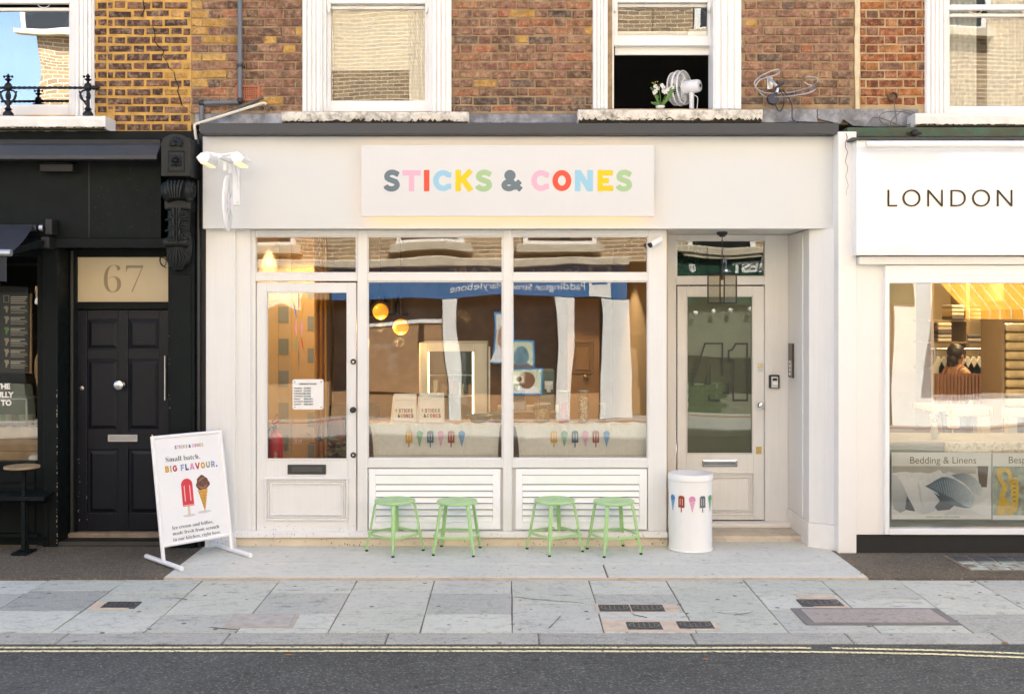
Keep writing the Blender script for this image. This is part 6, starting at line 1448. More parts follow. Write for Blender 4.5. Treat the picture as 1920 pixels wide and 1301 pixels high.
for k in range(8):
    a = k*math.pi/4; mb = MB(); d_ = Vector((math.cos(a), 0, math.sin(a))); n_ = Vector((-math.sin(a), 0, math.cos(a))); L_ = .062 if k % 2 else .052
    mb.add([rc + d_*.012, rc + d_*L_*.6 + n_*.020 + Vector((0,-.006,0)), rc + d_*L_ + n_*.006, rc + d_*L_ - n_*.006, rc + d_*L_*.6 - n_*.020 + Vector((0,-.006,0)), rc + d_*L_*.6 + Vector((0,-.016,0))], [(0,5,1),(1,5,2),(2,5,3),(3,5,4),(4,5,0)])
    mb.build('rosette_petal', M_CARVE, cb)
MB().ball(rc + Vector((0,-.010,0)), .015, 12, 8).build('rosette_centre', M_CARVE, cb, smooth=True)
sc_ = Vector((X(331,yc), yc - .004, Z(272,yc)))
for k in range(9):
    a = R(-15 + k*26.25); e = sc_ + Vector((math.cos(a)*.056, -.004, math.sin(a)*.056 + .01)); MB().tube([sc_ + Vector((0,-.006,.004)), sc_.lerp(e,.55) + Vector((0,-.016,0)), e], [.006,.011,.009], 8).build('shell_rib', M_CARVE, cb, smooth=True)
ys = -.30
MB().lathe((X(332,ys), ys + .04, Z(358,ys)), [(.001,-.125),(.07,-.125),(.085,-.11),(.10,-.09),(.085,-.05),(.080,0),(.085,.05),(.10,.09),(.085,.11),(.07,.125),(.001,.125)], 22, 'x').build('scroll', M_CARVE, cb, smooth=True)
for s in (-1,1):
    sp = [(X(332,ys) + s*.127, ys + .04 + .075*(1-i/26)*math.cos(i*.55), Z(358,ys) + .085*(1-i/26)*math.sin(i*.55)) for i in range(24)]; MB().tube(sp, .008, 6).build('scroll_volute', M_CARVE, cb, smooth=True)
MB().box(X(307,-.26), X(357,-.26), -.26, -.09, Z(394,-.26), Z(372,-.26)).build('neck', M_CARVE, cb, bevel=.02, seg=2)
for k in range(5): MB().tube([(X(318+k*7,ys), ys - .05, Z(340,ys)), (X(320+k*6,ys), ys - .075, Z(352,ys)), (X(324+k*4,ys), ys - .06, Z(372,ys))], [.006,.012,.006], 8).build('face_fold', M_CARVE, cb, smooth=True)
mb = MB(); V = []; rows = [(388,22,-.26),(410,21,-.25),(430,20,-.235),(450,23,-.22),(470,24,-.21),(490,20,-.19),(503,12,-.165),(509,4,-.14)]
for py, hw_, yy in rows:
    for u in (-1,-.6,0,.6,1): V.append((X(332 + hw_*u,yy), yy + .06*abs(u)**2, Z(py,yy)))
    V.append((X(332 + hw_,yy), -.09, Z(py,yy))); V.append((X(332 - hw_,yy), -.09, Z(py,yy)))
n = 7; mb.add(V, [(n*i+j, n*i+n+j, n*i+n+(j+1)%n, n*i+(j+1)%n) for i in range(len(rows)-1) for j in range(n)]); mb.build('body', M_CARVE, cb, smooth=True)
for r_, (py, wd_, yy) in enumerate(((398,9,-.27),(418,10,-.262),(438,11,-.25))):
    for s in (-1,1):
        for k in range(4):
            b0 = Vector((X(332 + s*3,yy), yy, Z(py + 14,yy))); e = Vector((X(332 + s*(6+k*5),yy), yy + .008*k, Z(py - 6 + k*7,yy))); MB().tube([b0, b0.lerp(e,.6) + Vector((s*.004,-.022,.006)), e + Vector((0,-.014,0)), e + Vector((s*.004,.004,-.008))], [.005,.012,.011,.005], 8).build('acanthus_lobe', M_CARVE, cb, smooth=True)
    MB().tube([(X(332,yy), yy - .012, Z(py - 8,yy)), (X(332,yy), yy - .016, Z(py + 18,yy))], .006, 8).build('stem_rib', M_CARVE, cb)
MB().lathe((X(331,-.22), -.22, Z(455,-.22)), [(.001,-.105),(.04,-.105),(.048,-.085),(.036,-.05),(.032,0),(.036,.05),(.048,.085),(.04,.105),(.001,.105)], 18, 'x').build('lower_scroll', M_CARVE, cb, smooth=True)
for k in range(7):
    u = (k-3)/3; MB().tube([(X(332 + u*8,-.215), -.225, Z(464,-.21)), (X(332 + u*19,-.2), -.225 + .03*abs(u), Z(484,-.2)), (X(332 + u*12,-.17), -.19, Z(504 - 4*abs(u),-.17))], [.006,.014,.008], 8).build('leaf_rib', M_CARVE, cb, smooth=True)
MB().ball((X(332,-.16), -.16, Z(504,-.16)), .03, 14, 8, 1.6, .9, .6).build('pendant_tip', M_CARVE, cb, smooth=True)
# window guard of cast iron
gd = thing('window_guard', 'black cast iron window guard with twisted rail on the left upstairs sill', 'railing', (X(90,-.1), -.1, Z(217,-.1)))
yg = -.08; zr = Z(165,yg)
tw = MB(); pts = [(X(-60,yg) + i*.012, yg, zr) for i in range(int((X(162,yg) - X(-60,yg))/.012))]; V = []
for i, q in enumerate(pts):
    for j in range(4): a = j*math.pi/2 + i*.42; V.append((q[0], q[1] + .0135*math.cos(a), q[2] + .0135*math.sin(a)))
tw.add(V, [(4*i+j, 4*i+4+j, 4*i+4+(j+1)%4, 4*i+(j+1)%4) for i in range(len(pts)-1) for j in range(4)]); tw.build('twisted_rail', M_IRON, gd)
for px in (15.5, 165):
    x_ = X(px,yg); zb_ = Z(217,yg)
    MB().lathe((x_,yg,zb_), [(.045,0),(.045,.018),(.034,.03),(.022,.045),(.034,.055),(.016,.075),(.014,.15),(.022,.16),(.014,.17),(.014,.215),(.028,.225),(.036,.25),(.028,.278),(.012,.29),(.010,.30),(.032,.318),(.010,.332),(.022,.345),(.001,.372)], 14).build('baluster', M_IRON, gd, smooth=True)
    for s in (-1, 1):
        if px > 100 and s > 0:
            MB().lathe((x_,yg,zr), [(.014,.03),(.022,.05),(.014,.07),(.03,.075),(.001,.11)], 10, 'x').build('rail_finial', M_IRON, gd, smooth=True); continue
        MB().tube([(x_ + s*(.02 + .055*math.sin(R(a))*(1 - a/900)), yg, zr - .07 + .05*math.cos(R(a))) for a in range(0, 420, 30)], .008, 7).build('scroll_bracket', M_IRON, gd, smooth=True)
        MB().tube([(x_ + s*.075, yg, zr - .03), (x_ + s*.05, yg, zr - .10), (x_ + s*.016, yg, zr - .15)], .008, 7).build('leaf_bracket', M_IRON, gd, smooth=True)
        MB().ball((x_ + s*.035, yg, zr + .098), .012, 8, 6).build('finial_leaf', M_IRON, gd, smooth=True)
# bistro table and bench
tb = thing('bistro_table', 'small round-topped table on a black post beside the black bench', 'table', (X(46,-.3), -.3, 0))
MB().lathe((X(41,-.3), -.3, Z(877,-.3)), [(.145,0),(.147,.006),(.147,.014),(.144,.018),(.001,.018)], 36).build('top', mat('worn_oak_top', (.35,.24,.13), .5, var=.2), tb, smooth=True)
MB().box(X(41,-.3), X(48,-.3), -.318, -.282, .02, Z(877,-.3)).build('post', M_BLACK, tb, bevel=.003); MB().box(X(30,-.3), X(60,-.3), -.40, -.20, .0, .018).build('base', M_BLACK, tb, bevel=.004)
be = thing('bench', 'low black wooden bench against the black shopfront', 'bench', (X(20,-.2), -.2, 0))
for i in range(3): MB().box(-6.4, X(96 - i*6,-.1 - i*.11), -.105 - i*.115, -.0 - i*.115, Z(934,-.2), Z(926,-.2)).build('seat_slat', M_BLACK, be, bevel=.004)
for px in (56, 74): MB().box(X(px-3,-.2), X(px+3,-.2), -.28 if px < 60 else -.06, -.24 if px < 60 else -.02, 0, Z(935,-.2)).build('leg', M_BLACK, be, bevel=.003)
for zz in (.08, Z(945,-.2)): MB().obox((X(56,-.2), -.26, zz), (X(74,-.2), -.04, zz), .02, .03).build('leg_stretcher', M_BLACK, be)
MB().box(-6.4, X(56,-.2), -.05, -.03, .08, .11).build('long_stretcher', M_BLACK, be)

# chipped paint on the black pilaster edges and door, scuffs along the foot of the cream front
def specks(name, parent, m, n, fn):
    mb = MB()
    for _ in range(n):
        x_, y_, z_, s_ = fn(); k = rnd.randint(4, 6); a0 = rnd.random() * 6
        mb.flat([(x_ + s_ * rnd.uniform(.5, 1.2) * math.cos(a0 + q * 6.283 / k), z_ + s_ * rnd.uniform(.6, 1.8) * math.sin(a0 + q * 6.283 / k)) for q in range(k)], y_ - .0008, .0008)
    return tag(mb.build(name, m, parent), kind='stuff')
M_CHIP = mat('bare_primer', (.50,.40,.30), .9, var=.3, scale=40)
specks('paint_chip', bl, M_CHIP, 46, lambda: (X(107.2,-.05) + rnd.uniform(-.004,.002), -.0505, rnd.uniform(.02, 1.35) ** 1.15, rnd.uniform(.002,.0055)))
specks('paint_chip', bl, M_CHIP, 14, lambda: (X(316,-.1) + rnd.uniform(0,.012), -.1005, rnd.uniform(.05, 1.9), rnd.uniform(.0015,.004)))
specks('paint_chip', dk, M_CHIP, 22, lambda: (X(rnd.choice((147,149,163,164)),YL) + rnd.uniform(-.003,.005), YL - .0004, rnd.uniform(.12, .75), rnd.uniform(.0015,.005)))
specks('dust_fleck', bl, mat('pale_dust', (.16,.16,.155), .9), 60, lambda: (rnd.uniform(X(170,-.05), X(300,-.05)), -.0505, rnd.uniform(Z(440,-.05), Z(310,-.05)), rnd.uniform(.0008,.0022)))
M_SCUFF = mat('dark_scuff', (.10,.085,.065), .9, var=.3, scale=40)
specks('scuff_mark', sf, M_SCUFF, 60, lambda: (rnd.uniform(X(445), X(1245)), -.0705, rnd.uniform(zb + .003, zs - .006), rnd.uniform(.0015,.005)))
specks('scuff_mark', sf, M_SCUFF, 70, lambda: (rnd.uniform(X(430,-.03), X(1248,-.03)), -.0305, rnd.uniform(.004, zb - .01), rnd.uniform(.002,.007)))
specks('scuff_mark', door, M_SCUFF, 26, lambda: (rnd.uniform(X(484,YD), X(666,YD)), YD - .0005, Z(995,YD) + .006 + abs(rnd.gauss(0, .03)), rnd.uniform(.0012,.004)))
specks('scuff_mark', sf, M_SCUFF, 30, lambda: (rnd.uniform(X(388,-.075), X(438,-.075)), -.0755, .01 + abs(rnd.gauss(0, .04)), rnd.uniform(.0015,.004)))

# ------------------------------------------------------------------ the white shop at the right
YR = -.30
M_SHOPW = mat('bright_white_render', (.84,.82,.78), .5, var=.02, scale=2, bmp=.0012, bscale=20, dirt=(.62,.55,.42), dirt_amt=.10, dirt_scale=6)
M_ACRYL = mat('white_acrylic', (.87,.865,.85), .08, var=.004, coat=.5)
rs = thing('shopfront', 'white laundry shopfront with glossy LONDON sign box at the right', 'shopfront', (5, -.1, 0))
rx1 = 7.4
MB().pbox(1572, 1606, 247, 1037, YR, .2).build('pier', M_SHOPW, rs, bevel=.004)
MB().box(X(1606,YR), X(1663,YR), YR + .02, .2, Z(1003,YR), Z(481,YR)).build('pilaster', M_SHOPW, rs, bevel=.003)
MB().box(X(1606,YR), rx1, YR + .03, .2, -.02, Z(1004,YR) ).build('plinth', M_PLINTH, rs, bevel=.004)
MB().box(X(1607,YR), rx1, YR - .06, .2, Z(496,YR-.06), Z(481,YR-.06)).build('fascia_band', M_CREAM, rs, bevel=.004)
MB().box(X(1588,-.2), rx1, -.2, BY + .02, Z(257,-.2), Z(239,-.2)).build('old_cornice', mat('peeling_green_paint', (.05,.11,.065), .7, var=.3, scale=8, bmp=.004, dirt=(.09,.06,.03), dirt_amt=.5, dirt_scale=5), rs, bevel=.008)
MB().box(X(1606,YR), rx1, YR + .05, .25, Z(481,YR), Z(262,YR)).build('fascia_backing', M_SHOPW, rs)
MB().box(X(1663,YR-.02), rx1, YR - .02, YR + .06, Z(531,YR-.02), Z(497,YR-.02)).build('shutter_box', M_GLOSSWHITE, rs, bevel=.004)
for py in (503, 514): MB().box(X(1664,YR-.02), rx1, YR - .026, YR - .019, Z(py+1.2,YR-.02), Z(py,YR-.02)).build('shutter_rib', M_GLOSSWHITE, rs)
MB().pbox(1660, 1668, 497.5, 1002, YR - .028, YR + .08).build('window_jamb', M_GLOSSWHITE, rs, bevel=.003)
MB().box(X(1668,YR-.01), rx1, YR - .01, YR + .08, Z(1002,YR), Z(991,YR)).build('window_cill', M_GLOSSWHITE, rs, bevel=.004)
M_GLASS_R = glass('laundry_glass', .085, wave=.005, wscale=.8)
MB().box(X(1668,-.24), rx1, -.24, -.234, Z(992,-.24), Z(530,-.24)).build('shop_window', M_GLASS_R, rs)
sb = thing('sign_box', 'glossy white sign box with dark mirrored LONDON lettering', 'sign', (X(1760,-.42), -.42, Z(480,-.42)))
MB().box(X(1606,-.42), rx1, -.42, YR + .05 - .001, Z(479,-.42), Z(263,-.42)).build('box', M_ACRYL, sb, bevel=.004)
MB().box(X(1598,-.45), rx1, -.45, -.1, Z(262,-.45), Z(258,-.45)).build('cover_strip', M_GREYMET, sb)
o = text('lettering', 'LONDON', mat('mirror_bronze', (.030,.024,.015), .12, metal=.75, var=.3, scale=25), sb, (X(1660,-.425), -.424, Z(388,-.425)), .24, 234/SC(-.425), spacing=1.25, off=-.015, ext=.004); o['label'] = 'dark mirrored capitals LONDON'
lb = thing('sign_light', 'long white trough light over the LONDON sign', 'light fitting', (X(1760,-.55), -.55, Z(270,-.55)))
MB().tube([(X(1624,-.56), -.56, Z(271,-.56)), (rx1 - .2, -.56, Z(271,-.56))], .03, 16).build('trough', M_GLOSSWHITE, lb, smooth=True)
for px in (1642, 1897): MB().obox((X(px,-.42), -.421, Z(264,-.45)), (X(px,-.56), -.56, Z(267,-.56)), .03, .015).build('bracket', M_STEEL, lb, bevel=.002)
tag(MB().lathe((X(1714,-.21), -.21, Z(250,-.21)), [(.03,0),(.03,-.03),(.018,-.04),(.001,-.04)], 14, 'y').box(X(1700,-.21), X(1728,-.21), -.215, -.205, Z(252,-.21), Z(248,-.21)).build('old_bracket', M_PLINTH), 'small round iron fitting on the green cornice', 'fitting')
# crack down the pier
mb = MB(); V = []
for i in range(14):
    px = 1586 + 2.5*math.sin(i*1.9) + i*.2; w_ = .003*(1 - i/18); V += [(X(px,YR) - w_, YR - .0012, Z(250 + i*9,YR)), (X(px,YR) + w_, YR - .0012, Z(250 + i*9,YR))]
mb.add(V, [(2*i, 2*i+1, 2*i+3, 2*i+2) for i in range(13)]); mb.build('crack', mat('crack_shadow_grey', (.10,.09,.08), .9), rs)
# inside
ri = thing('laundry_interior', 'warm laundry shop room seen through the right window', 'room', (5.5, 2.5, 0))
M_RWALL = mat('warm_shop_wall', (.50,.39,.25), .8, var=.04); rx0 = X(1660,-.2)
MB().box(rx0 - .05, rx0, -.18, 5.6, 0, 2.9).box(rx1, rx1 + .05, -.18, 5.6, 0, 2.9).box(rx0, rx1, 5.55, 5.6, 0, 2.9).build('wall', M_RWALL, ri)
MB().box(rx0, rx1, -.18, 5.55, 0, .05).build('floor', M_OAK, ri); MB().box(rx0, rx1, -.18, 5.55, 2.85, 2.9).build('ceiling', M_CEIL, ri)
for px, yy in ((1740, 1.2), (1890, 2.6), (1830, 4.2)):
    x_ = X(px,yy); dl = thing('ceiling_panel_light', 'warm ceiling light in the laundry shop, ' + {1740:'nearest the window', 1890:'in the middle', 1830:'farthest back'}[px], 'lamp', (x_, yy, 2.85))
    MB().box(x_-.25, x_+.25, yy-.06, yy+.06, 2.81, 2.849).build('housing', M_WHITE, dl); MB().box(x_-.24, x_+.24, yy-.05, yy+.05, 2.804, 2.81).build('diffuser', mat('warm_panel', (1,.78,.45), .4, emit=1.5), dl)
    l_ = bpy.data.lights.new('panel_light', 'AREA'); l_.energy = 11; l_.size = .5; l_.color = (1,.74,.40); lo = bpy.data.objects.new('panel_light', l_); COL.objects.link(lo); lo.parent = dl; lo.location = (0,0,-.06)
# window back panel, ledge and posters
yb = -.10; M_SAGE = mat('sage_boarding', (.27,.29,.22), .6, var=.1, scale=4)
wb = thing('window_back', 'sage green boarding with a wooden ledge low in the laundry window', 'boarding', (X(1760,yb), yb, Z(990,yb)))
for i, (a, b) in enumerate(((1000, 980), (979.5, 925), (924.5, 880), (879.5, 839))): MB().box(rx0, rx1, yb, yb + .03, Z(a,yb), Z(b,yb)).build('board', M_SAGE, wb, bevel=.002)
MB().box(rx0, rx1, yb - .03, .6, Z(838,yb), Z(828,yb)).build('ledge', mat('grey_brown_ledge', (.26,.21,.15), .6, var=.15), wb, bevel=.003)
MB().pbox(1772, 1995, 829, 850, yb - .045, yb - .031).build('speckled_edge', sprinklemat('speckled_stone', [(.62,.5,.32),(.68,.56,.38),(.52,.4,.24),(.7,.6,.42)], 45), wb)
yp = -.224
def poster(px0, px1, py0, py1, lab): 
    t_ = thing('window_poster', lab, 'poster', (X((px0+px1)/2,yp), yp, Z(py1,yp)), 'posters in the laundry window'); MB().pbox(px0, px1, py0, py1, yp, yp + .006).build('sheet', M_POSTER, t_); return t_
def closed_smooth(p, n=4):
    P = [Vector(q) for q in p]; L = len(P); out = []
    for i in range(L):
        p0, p1, p2, p3 = P[i-1], P[i], P[(i+1)%L], P[(i+2)%L]
        for k in range(n): t = k/n; out.append(tuple(.5*((2*p1)+(p2-p0)*t+(2*p0-5*p1+4*p2-p3)*t*t+(3*p1-p0-3*p2+p3)*t**3)))
    return out
def pf(parent, name, pts, m, k=1, px_=True):
    if name in ('tape',): pts = closed_smooth(pts)
    lo_, hi_ = (1673,1858) if parent is p1_ else (1862,2048)
    pts = [(min(max(a,lo_),hi_), min(max(b,873.5),965.5)) for a, b in pts]
    return MB().flat([(X(a,yp), Z(b,yp)) for a, b in pts], yp - .0006*k, .0005).build(name, m, parent)
p1_ = poster(1672, 1859, 848, 973, 'Bedding & Linens poster showing white pillows and a dark blue striped cushion')
text('title', 'Bedding & Linens', mat('gold_brown_ink', (.20,.15,.06), .5), p1_, (X(1705,yp), yp - .0015, Z(868.5,yp)), .095, 124/SC(yp), ext=.0005)
K = lambda n, c, **q: mat('print_' + n, c, .5, **q)
def KG(n, c0, c1, a, b, var=.25, scale=26):
    """printed photo tone running from c0 at pixel a to c1 at pixel b of the poster"""
    m, t, p, co = base('print_' + n); A = Vector((X(a[0],yp), Z(a[1],yp))); B = Vector((X(b[0],yp), Z(b[1],yp))); d = B - A; L2 = d.length_squared
    dp = t.nodes.new('ShaderNodeVectorMath'); dp.operation = 'DOT_PRODUCT'; t.links.new(co, dp.inputs[0]); dp.inputs[1].default_value = (d.x / L2, 0, d.y / L2)
    f = mapr(t, dp.outputs['Value'], A.dot(d) / L2, A.dot(d) / L2 + 1); col = mixc(t, c0, c1, f)
    col = mixc(t, col, tuple(q * .55 for q in c0), mapr(t, noise(t, co, scale, 4, .6), .45, .7, 0, var)); t.links.new(col, p.inputs['Base Color']); p.inputs['Roughness'].default_value = .5; return m
pf(p1_, 'photo', [(1673,873),(1858,873),(1858,964),(1673,964)], K('bed_grey', (.74,.74,.75), var=.06, scale=9), 1)
pf(p1_, 'headboard', [(1673,873),(1832,873),(1830,888),(1673,886)], K('headboard', (.48,.44,.38), var=.1), 2)
pf(p1_, 'bedside', [(1832,873),(1853,873),(1850,913),(1836,913)], K('bedside_brown', (.13,.08,.05)), 3)
W1, W2, W3 = (.86,.86,.87), (.52,.53,.58), (.30,.31,.36)
pf(p1_, 'pillow', [(1673,887),(1684,885),(1697,884),(1712,886),(1727,885),(1740,888),(1752,884),(1762,880),(1768,888),(1780,884),(1790,887),(1797,895),(1792,945),(1673,955)], KG('pillow_white', W1, W2, (1700,884), (1720,950)), 3)
pf(p1_, 'pillow', [(1673,889),(1681,892),(1689,902),(1697,915),(1703,930),(1704,945),(1700,955),(1688,961),(1678,955),(1673,945)], KG('pillow_shade', (.70,.71,.75), W3, (1678,895), (1700,955)), 4)
pf(p1_, 'shadow_gap', [(1700,930),(1708,942),(1716,958),(1706,957),(1697,955)], K('bed_dark', (.05,.06,.08)), 5)
pf(p1_, 'pillow', [(1684,892),(1698,894),(1716,896),(1734,899),(1746,908),(1754,920),(1760,934),(1760,947),(1752,957),(1742,961),(1730,964),(1719,958),(1711,946),(1702,928),(1693,910)], KG('pillow_front', W1, (.56,.57,.63), (1705,900), (1745,960)), 6)
pf(p1_, 'pillow_fold', [(1720,900),(1726,915),(1728,935),(1735,955),(1731,957),(1724,937),(1722,916)], K('fold_grey', (.58,.59,.64)), 7)
pf(p1_, 'cushion', [(1783,890),(1794,888),(1806,886),(1818,889),(1829,897),(1837,906),(1842,917),(1838,928),(1826,926),(1818,915),(1806,904),(1793,897)], KG('cushion_grey', (.16,.20,.24), (.62,.66,.70), (1790,890), (1838,915)), 7)
pf(p1_, 'shadow_gap', [(1750,922),(1762,938),(1752,950),(1758,957),(1780,955),(1790,946),(1770,935)], K('bed_dark', (.05,.06,.08)), 7)
pf(p1_, 'cushion', [(1734,911),(1744,906),(1755,899),(1766,894),(1777,894),(1789,898),(1801,905),(1812,913),(1820,922),(1827,930),(1825,940),(1824,951),(1814,950),(1804,946),(1793,939),(1780,931),(1768,927),(1756,923),(1745,917)], KG('cushion_blue', (.07,.11,.16), (.55,.62,.68), (1768,918), (1822,922)), 8)
for i in range(16):
    x_ = 1742 + i*4.6; t_ = i/15; top = 908 - 13*math.sin(min(1, t_*1.5)*1.57) + max(0, t_-.4)*38; bot = 914 + t_*34
    pf(p1_, 'cushion_stripe', [(x_, top+2), (x_+.8, top+2), (x_+6.5, bot), (x_+5.7, bot)], K('stripe_pale', (.36,.43,.50)), 9)
pf(p1_, 'cushion', [(1756,923),(1768,927),(1780,931),(1793,939),(1804,946),(1814,950),(1824,951),(1810,952),(1794,949),(1780,945),(1768,937)], KG('cushion_under', (.03,.045,.07), (.16,.22,.28), (1760,925), (1815,950)), 10)
pf(p1_, 'sheet_fold', [(1768,965),(1778,958),(1792,953),(1812,955),(1832,945),(1846,936),(1858,930),(1858,965)], KG('sheet_white', W1, (.62,.63,.67), (1845,935), (1790,965)), 11)
text('caption', 'LONDON LAUNDRY & DRY CLEANING', mat('slate_ink', (.055,.075,.085)), p1_, (X(1735,yp), yp - .0015, Z(970,yp)), .02, 64/SC(yp), ext=.0004)
p2_ = poster(1861, 2050, 849, 974, 'Besp poster showing a yellow tape measure, cut off by the frame edge')
text('title', 'Bespoke Tailoring', mat('gold_brown_ink', (.20,.15,.06), .5), p2_, (X(1890,yp), yp - .0015, Z(868,yp)), .095, 130/SC(yp), ext=.0005)
pf(p2_, 'photo', [(1862,874),(2048,874),(2048,966),(1862,966)], K('cloth_green', (.34,.38,.30), var=.5, scale=14), 1)
M_TAPE = K('tape_yellow', (.72,.46,.02), var=.12, scale=20)
pf(p2_, 'tape', [(1869,880),(1878,877),(1892,879),(1898,890),(1897,905),(1891,908),(1891,892),(1886,885),(1877,886),(1877,896),(1890,910),(1884,914),(1872,900)], M_TAPE, 3)
pf(p2_, 'tape', [(1896,901),(1909,900),(1908,950),(1900,960),(1897,948)], M_TAPE, 3)
pf(p2_, 'tape', [(1880,910),(1888,910),(1882,940),(1884,966),(1870,966),(1872,940)], M_TAPE, 4)
pf(p2_, 'tape', [(1884,932),(1894,945),(1900,966),(1890,966),(1882,945)], M_TAPE, 5)
for i in range(5): pf(p2_, 'tape_mark', [(1899,906+i*8),(1904,906+i*8),(1904,907.5+i*8),(1899,907.5+i*8)], INK['black'], 6)
# work table with sewing machines
yt = .9
wt = thing('work_table', 'cream work table inside the laundry window', 'table', (X(1830,yt), yt, 0))
MB().box(rx0 + .3, rx1 - .2, .62, 1.5, Z(825,yt) - .04, Z(825,yt)).build('top', mat('cream_laminate', (.66,.54,.34), .4), wt, bevel=.004)
for xx in (rx0 + .4, rx1 - .4): MB().box(xx, xx + .06, 1.3, 1.36, .05, Z(825,yt) - .041).build('leg', M_STEEL, wt)
M_SEW = mat('cream_sewing_enamel', (.50,.44,.32), .35); ztb = Z(825,yt)
def sewing(px, y, lab, fl=1):
    s_ = thing('sewing_machine', lab, 'sewing machine', (X(px,y), y, ztb)); x_ = X(px,y); h_ = .24
    MB().box(x_-.20, x_+.20, y-.07, y+.07, ztb, ztb+.035).build('bed', M_SEW, s_, bevel=.006); MB().box(x_+fl*.11, x_+fl*.20, y-.05, y+.05, ztb+.0355, ztb+h_).build('pillar', M_SEW, s_, bevel=.01, seg=2)
    MB().box(x_-.19, x_+.19, y-.045, y+.045, ztb+h_+.0005, ztb+h_+.075).build('arm', M_SEW, s_, bevel=.012, seg=2); MB().box(x_-fl*.19, x_-fl*.10, y-.05, y+.05, ztb+.12, ztb+h_).build('head', M_SEW, s_, bevel=.01)
    MB().tube([(x_-fl*.15, y, ztb+.12), (x_-fl*.15, y, ztb+.04)], .006, 6).build('needle_bar', M_CHROME, s_); MB().lathe((x_+fl*.205, y, ztb+h_+.03), [(.045,0),(.05,.008*fl),(.045,.02*fl),(.001,.02*fl)], 18, 'x').build('hand_wheel', M_SEW, s_)
    MB().tube([(x_+.03, y, ztb+h_+.07), (x_+.03, y, ztb+h_+.2)], .004, 6).build('thread_stand', M_STEEL, s_); MB().lathe((x_+.03, y, ztb+h_+.09), [(.02,0),(.026,.005),(.016,.06),(.001,.06)], 12).build('thread_cone', mat('thread_cream', (.7,.62,.48), .8), s_)
sewing(1815, .88, 'left cream sewing machine on the laundry work table'); sewing(1925, .8, 'right cream sewing machine at the frame edge', -1)
# clothes rail with hanging shirts and terracotta garments
yr = 3.0
cr = thing('clothes_rail', 'steel clothes rail across the laundry shop', 'clothes rail', (X(1810,yr), yr, Z(656,yr))); MB().tube([(X(1745,yr), yr, Z(655,yr)), (X(1990,yr), yr, Z(655,yr))], .012, 8).build('rail', M_STEEL, cr)
for px in (1753, 1992): MB().tube([(X(px,yr), yr, .05), (X(px,yr), yr, Z(652,yr))], .016, 8).build('upright', M_STEEL, cr)
M_SHIRT = mat('white_shirt', (.62,.60,.54), .8, var=.05); M_TEAL = mat('teal_tag', (.06,.24,.26), .6)
for i in range(11):
    px = 1757 + i*11; lab = 'white shirt on a hanger, ' + ['first','second','third','fourth','fifth','sixth','seventh','eighth','ninth','tenth','last'][i] + ' from the left on the rail'
    g = thing('hanging_shirt', lab, 'shirt', (X(px,yr), yr, Z(658,yr)), 'white shirts on the laundry rail'); x_ = X(px,yr); z_ = Z(668,yr)
    MB().tube([(x_, yr, Z(655,yr)), (x_, yr, z_)], .003, 5).build('hook', M_STEEL, g)
    MB().prism([(x_-.01,z_),(x_+.01,z_),(x_+.075,z_-.13),(x_+.07,z_-.62),(x_-.07,z_-.62),(x_-.075,z_-.13)], lambda u, v, d: (u, d, v), yr - .05, yr - .01).build('shirt', M_SHIRT, g, bevel=.006)
    MB().box(x_-.05, x_+.035, yr - .058, yr - .051, z_-.26, z_-.20).build('paper_tag', M_TEAL, g)
yg = 2.4
gm = drape(MB(), X(1753,yg), X(1846,yg), Z(768,yg), Z(700,yg), yg, .035, 14).build('terracotta_cloth', mat('terracotta_cloth', (.36,.19,.12), .85, var=.1, scale=12), smooth=True); tag(gm, 'gathered terracotta cloth hanging in the laundry shop', 'cloth')
tag(MB().box(X(1745,yg-.3), X(1868,yg-.3), yg - .3, yg + .2, Z(771,yg-.3), Z(762,yg-.3)).build('cream_shelf', mat('cream_laminate', (.66,.54,.34))), 'cream shelf below the terracotta cloth', 'shelf')
# shelving with folded linen
su = thing('shelving', 'tall shelving against the laundry back wall', 'shelving', (X(1800,4.6), 4.6, 0)); ysv = 4.4
for px in (1748, 1815, 1880, 1960): MB().box(X(px,ysv) - .02, X(px,ysv) + .02, ysv, ysv + .5, .05, 2.6).build('upright', mat('shelf_wood', (.30,.21,.12), .6), su)
for py in (600, 641, 690): MB().box(X(1740,ysv), rx1 - .05, ysv + .002, ysv + .5, Z(py+3,ysv), Z(py,ysv)).build('board', mat('shelf_wood', (.30,.21,.12)), su)
M_PACK = [mat('linen_pack_%d' % i, c, .45, var=.06) for i, c in enumerate(((.70,.60,.42),(.45,.40,.36),(.12,.10,.10),(.60,.50,.38)))]
for i, (px, py, w_, n_) in enumerate(((1770, 641, 26, 5), (1828, 641, 30, 2), (1795, 600, 24, 4), (1850, 600, 26, 4))):
    for j in range(n_):
        tag(MB().box(X(px-w_/2,ysv), X(px+w_/2,ysv), ysv - .03, ysv + .3, Z(py-j*7.2,ysv) + .002, Z(py-j*7.2-6.6,ysv)).build('linen_pack', M_PACK[(i+j)%4], bevel=.012, seg=2), 'folded packet, %s up, in the %s pile on the laundry shelves' % (['lowest','second','third','fourth','fifth'][j], ['left lower','right lower','left upper','right upper'][i]), 'linen pack', 'folded linen packets')
y5 = 1.9
lk = thing('linen_rack', 'rack at the right edge holding wrapped linen', 'rack', (X(1925,y5), y5, 0)); MB().box(X(1878,y5), X(1884,y5), y5, y5 + .5, .05, 2.2).build('upright', mat('shelf_wood', (.30,.21,.12)), lk)
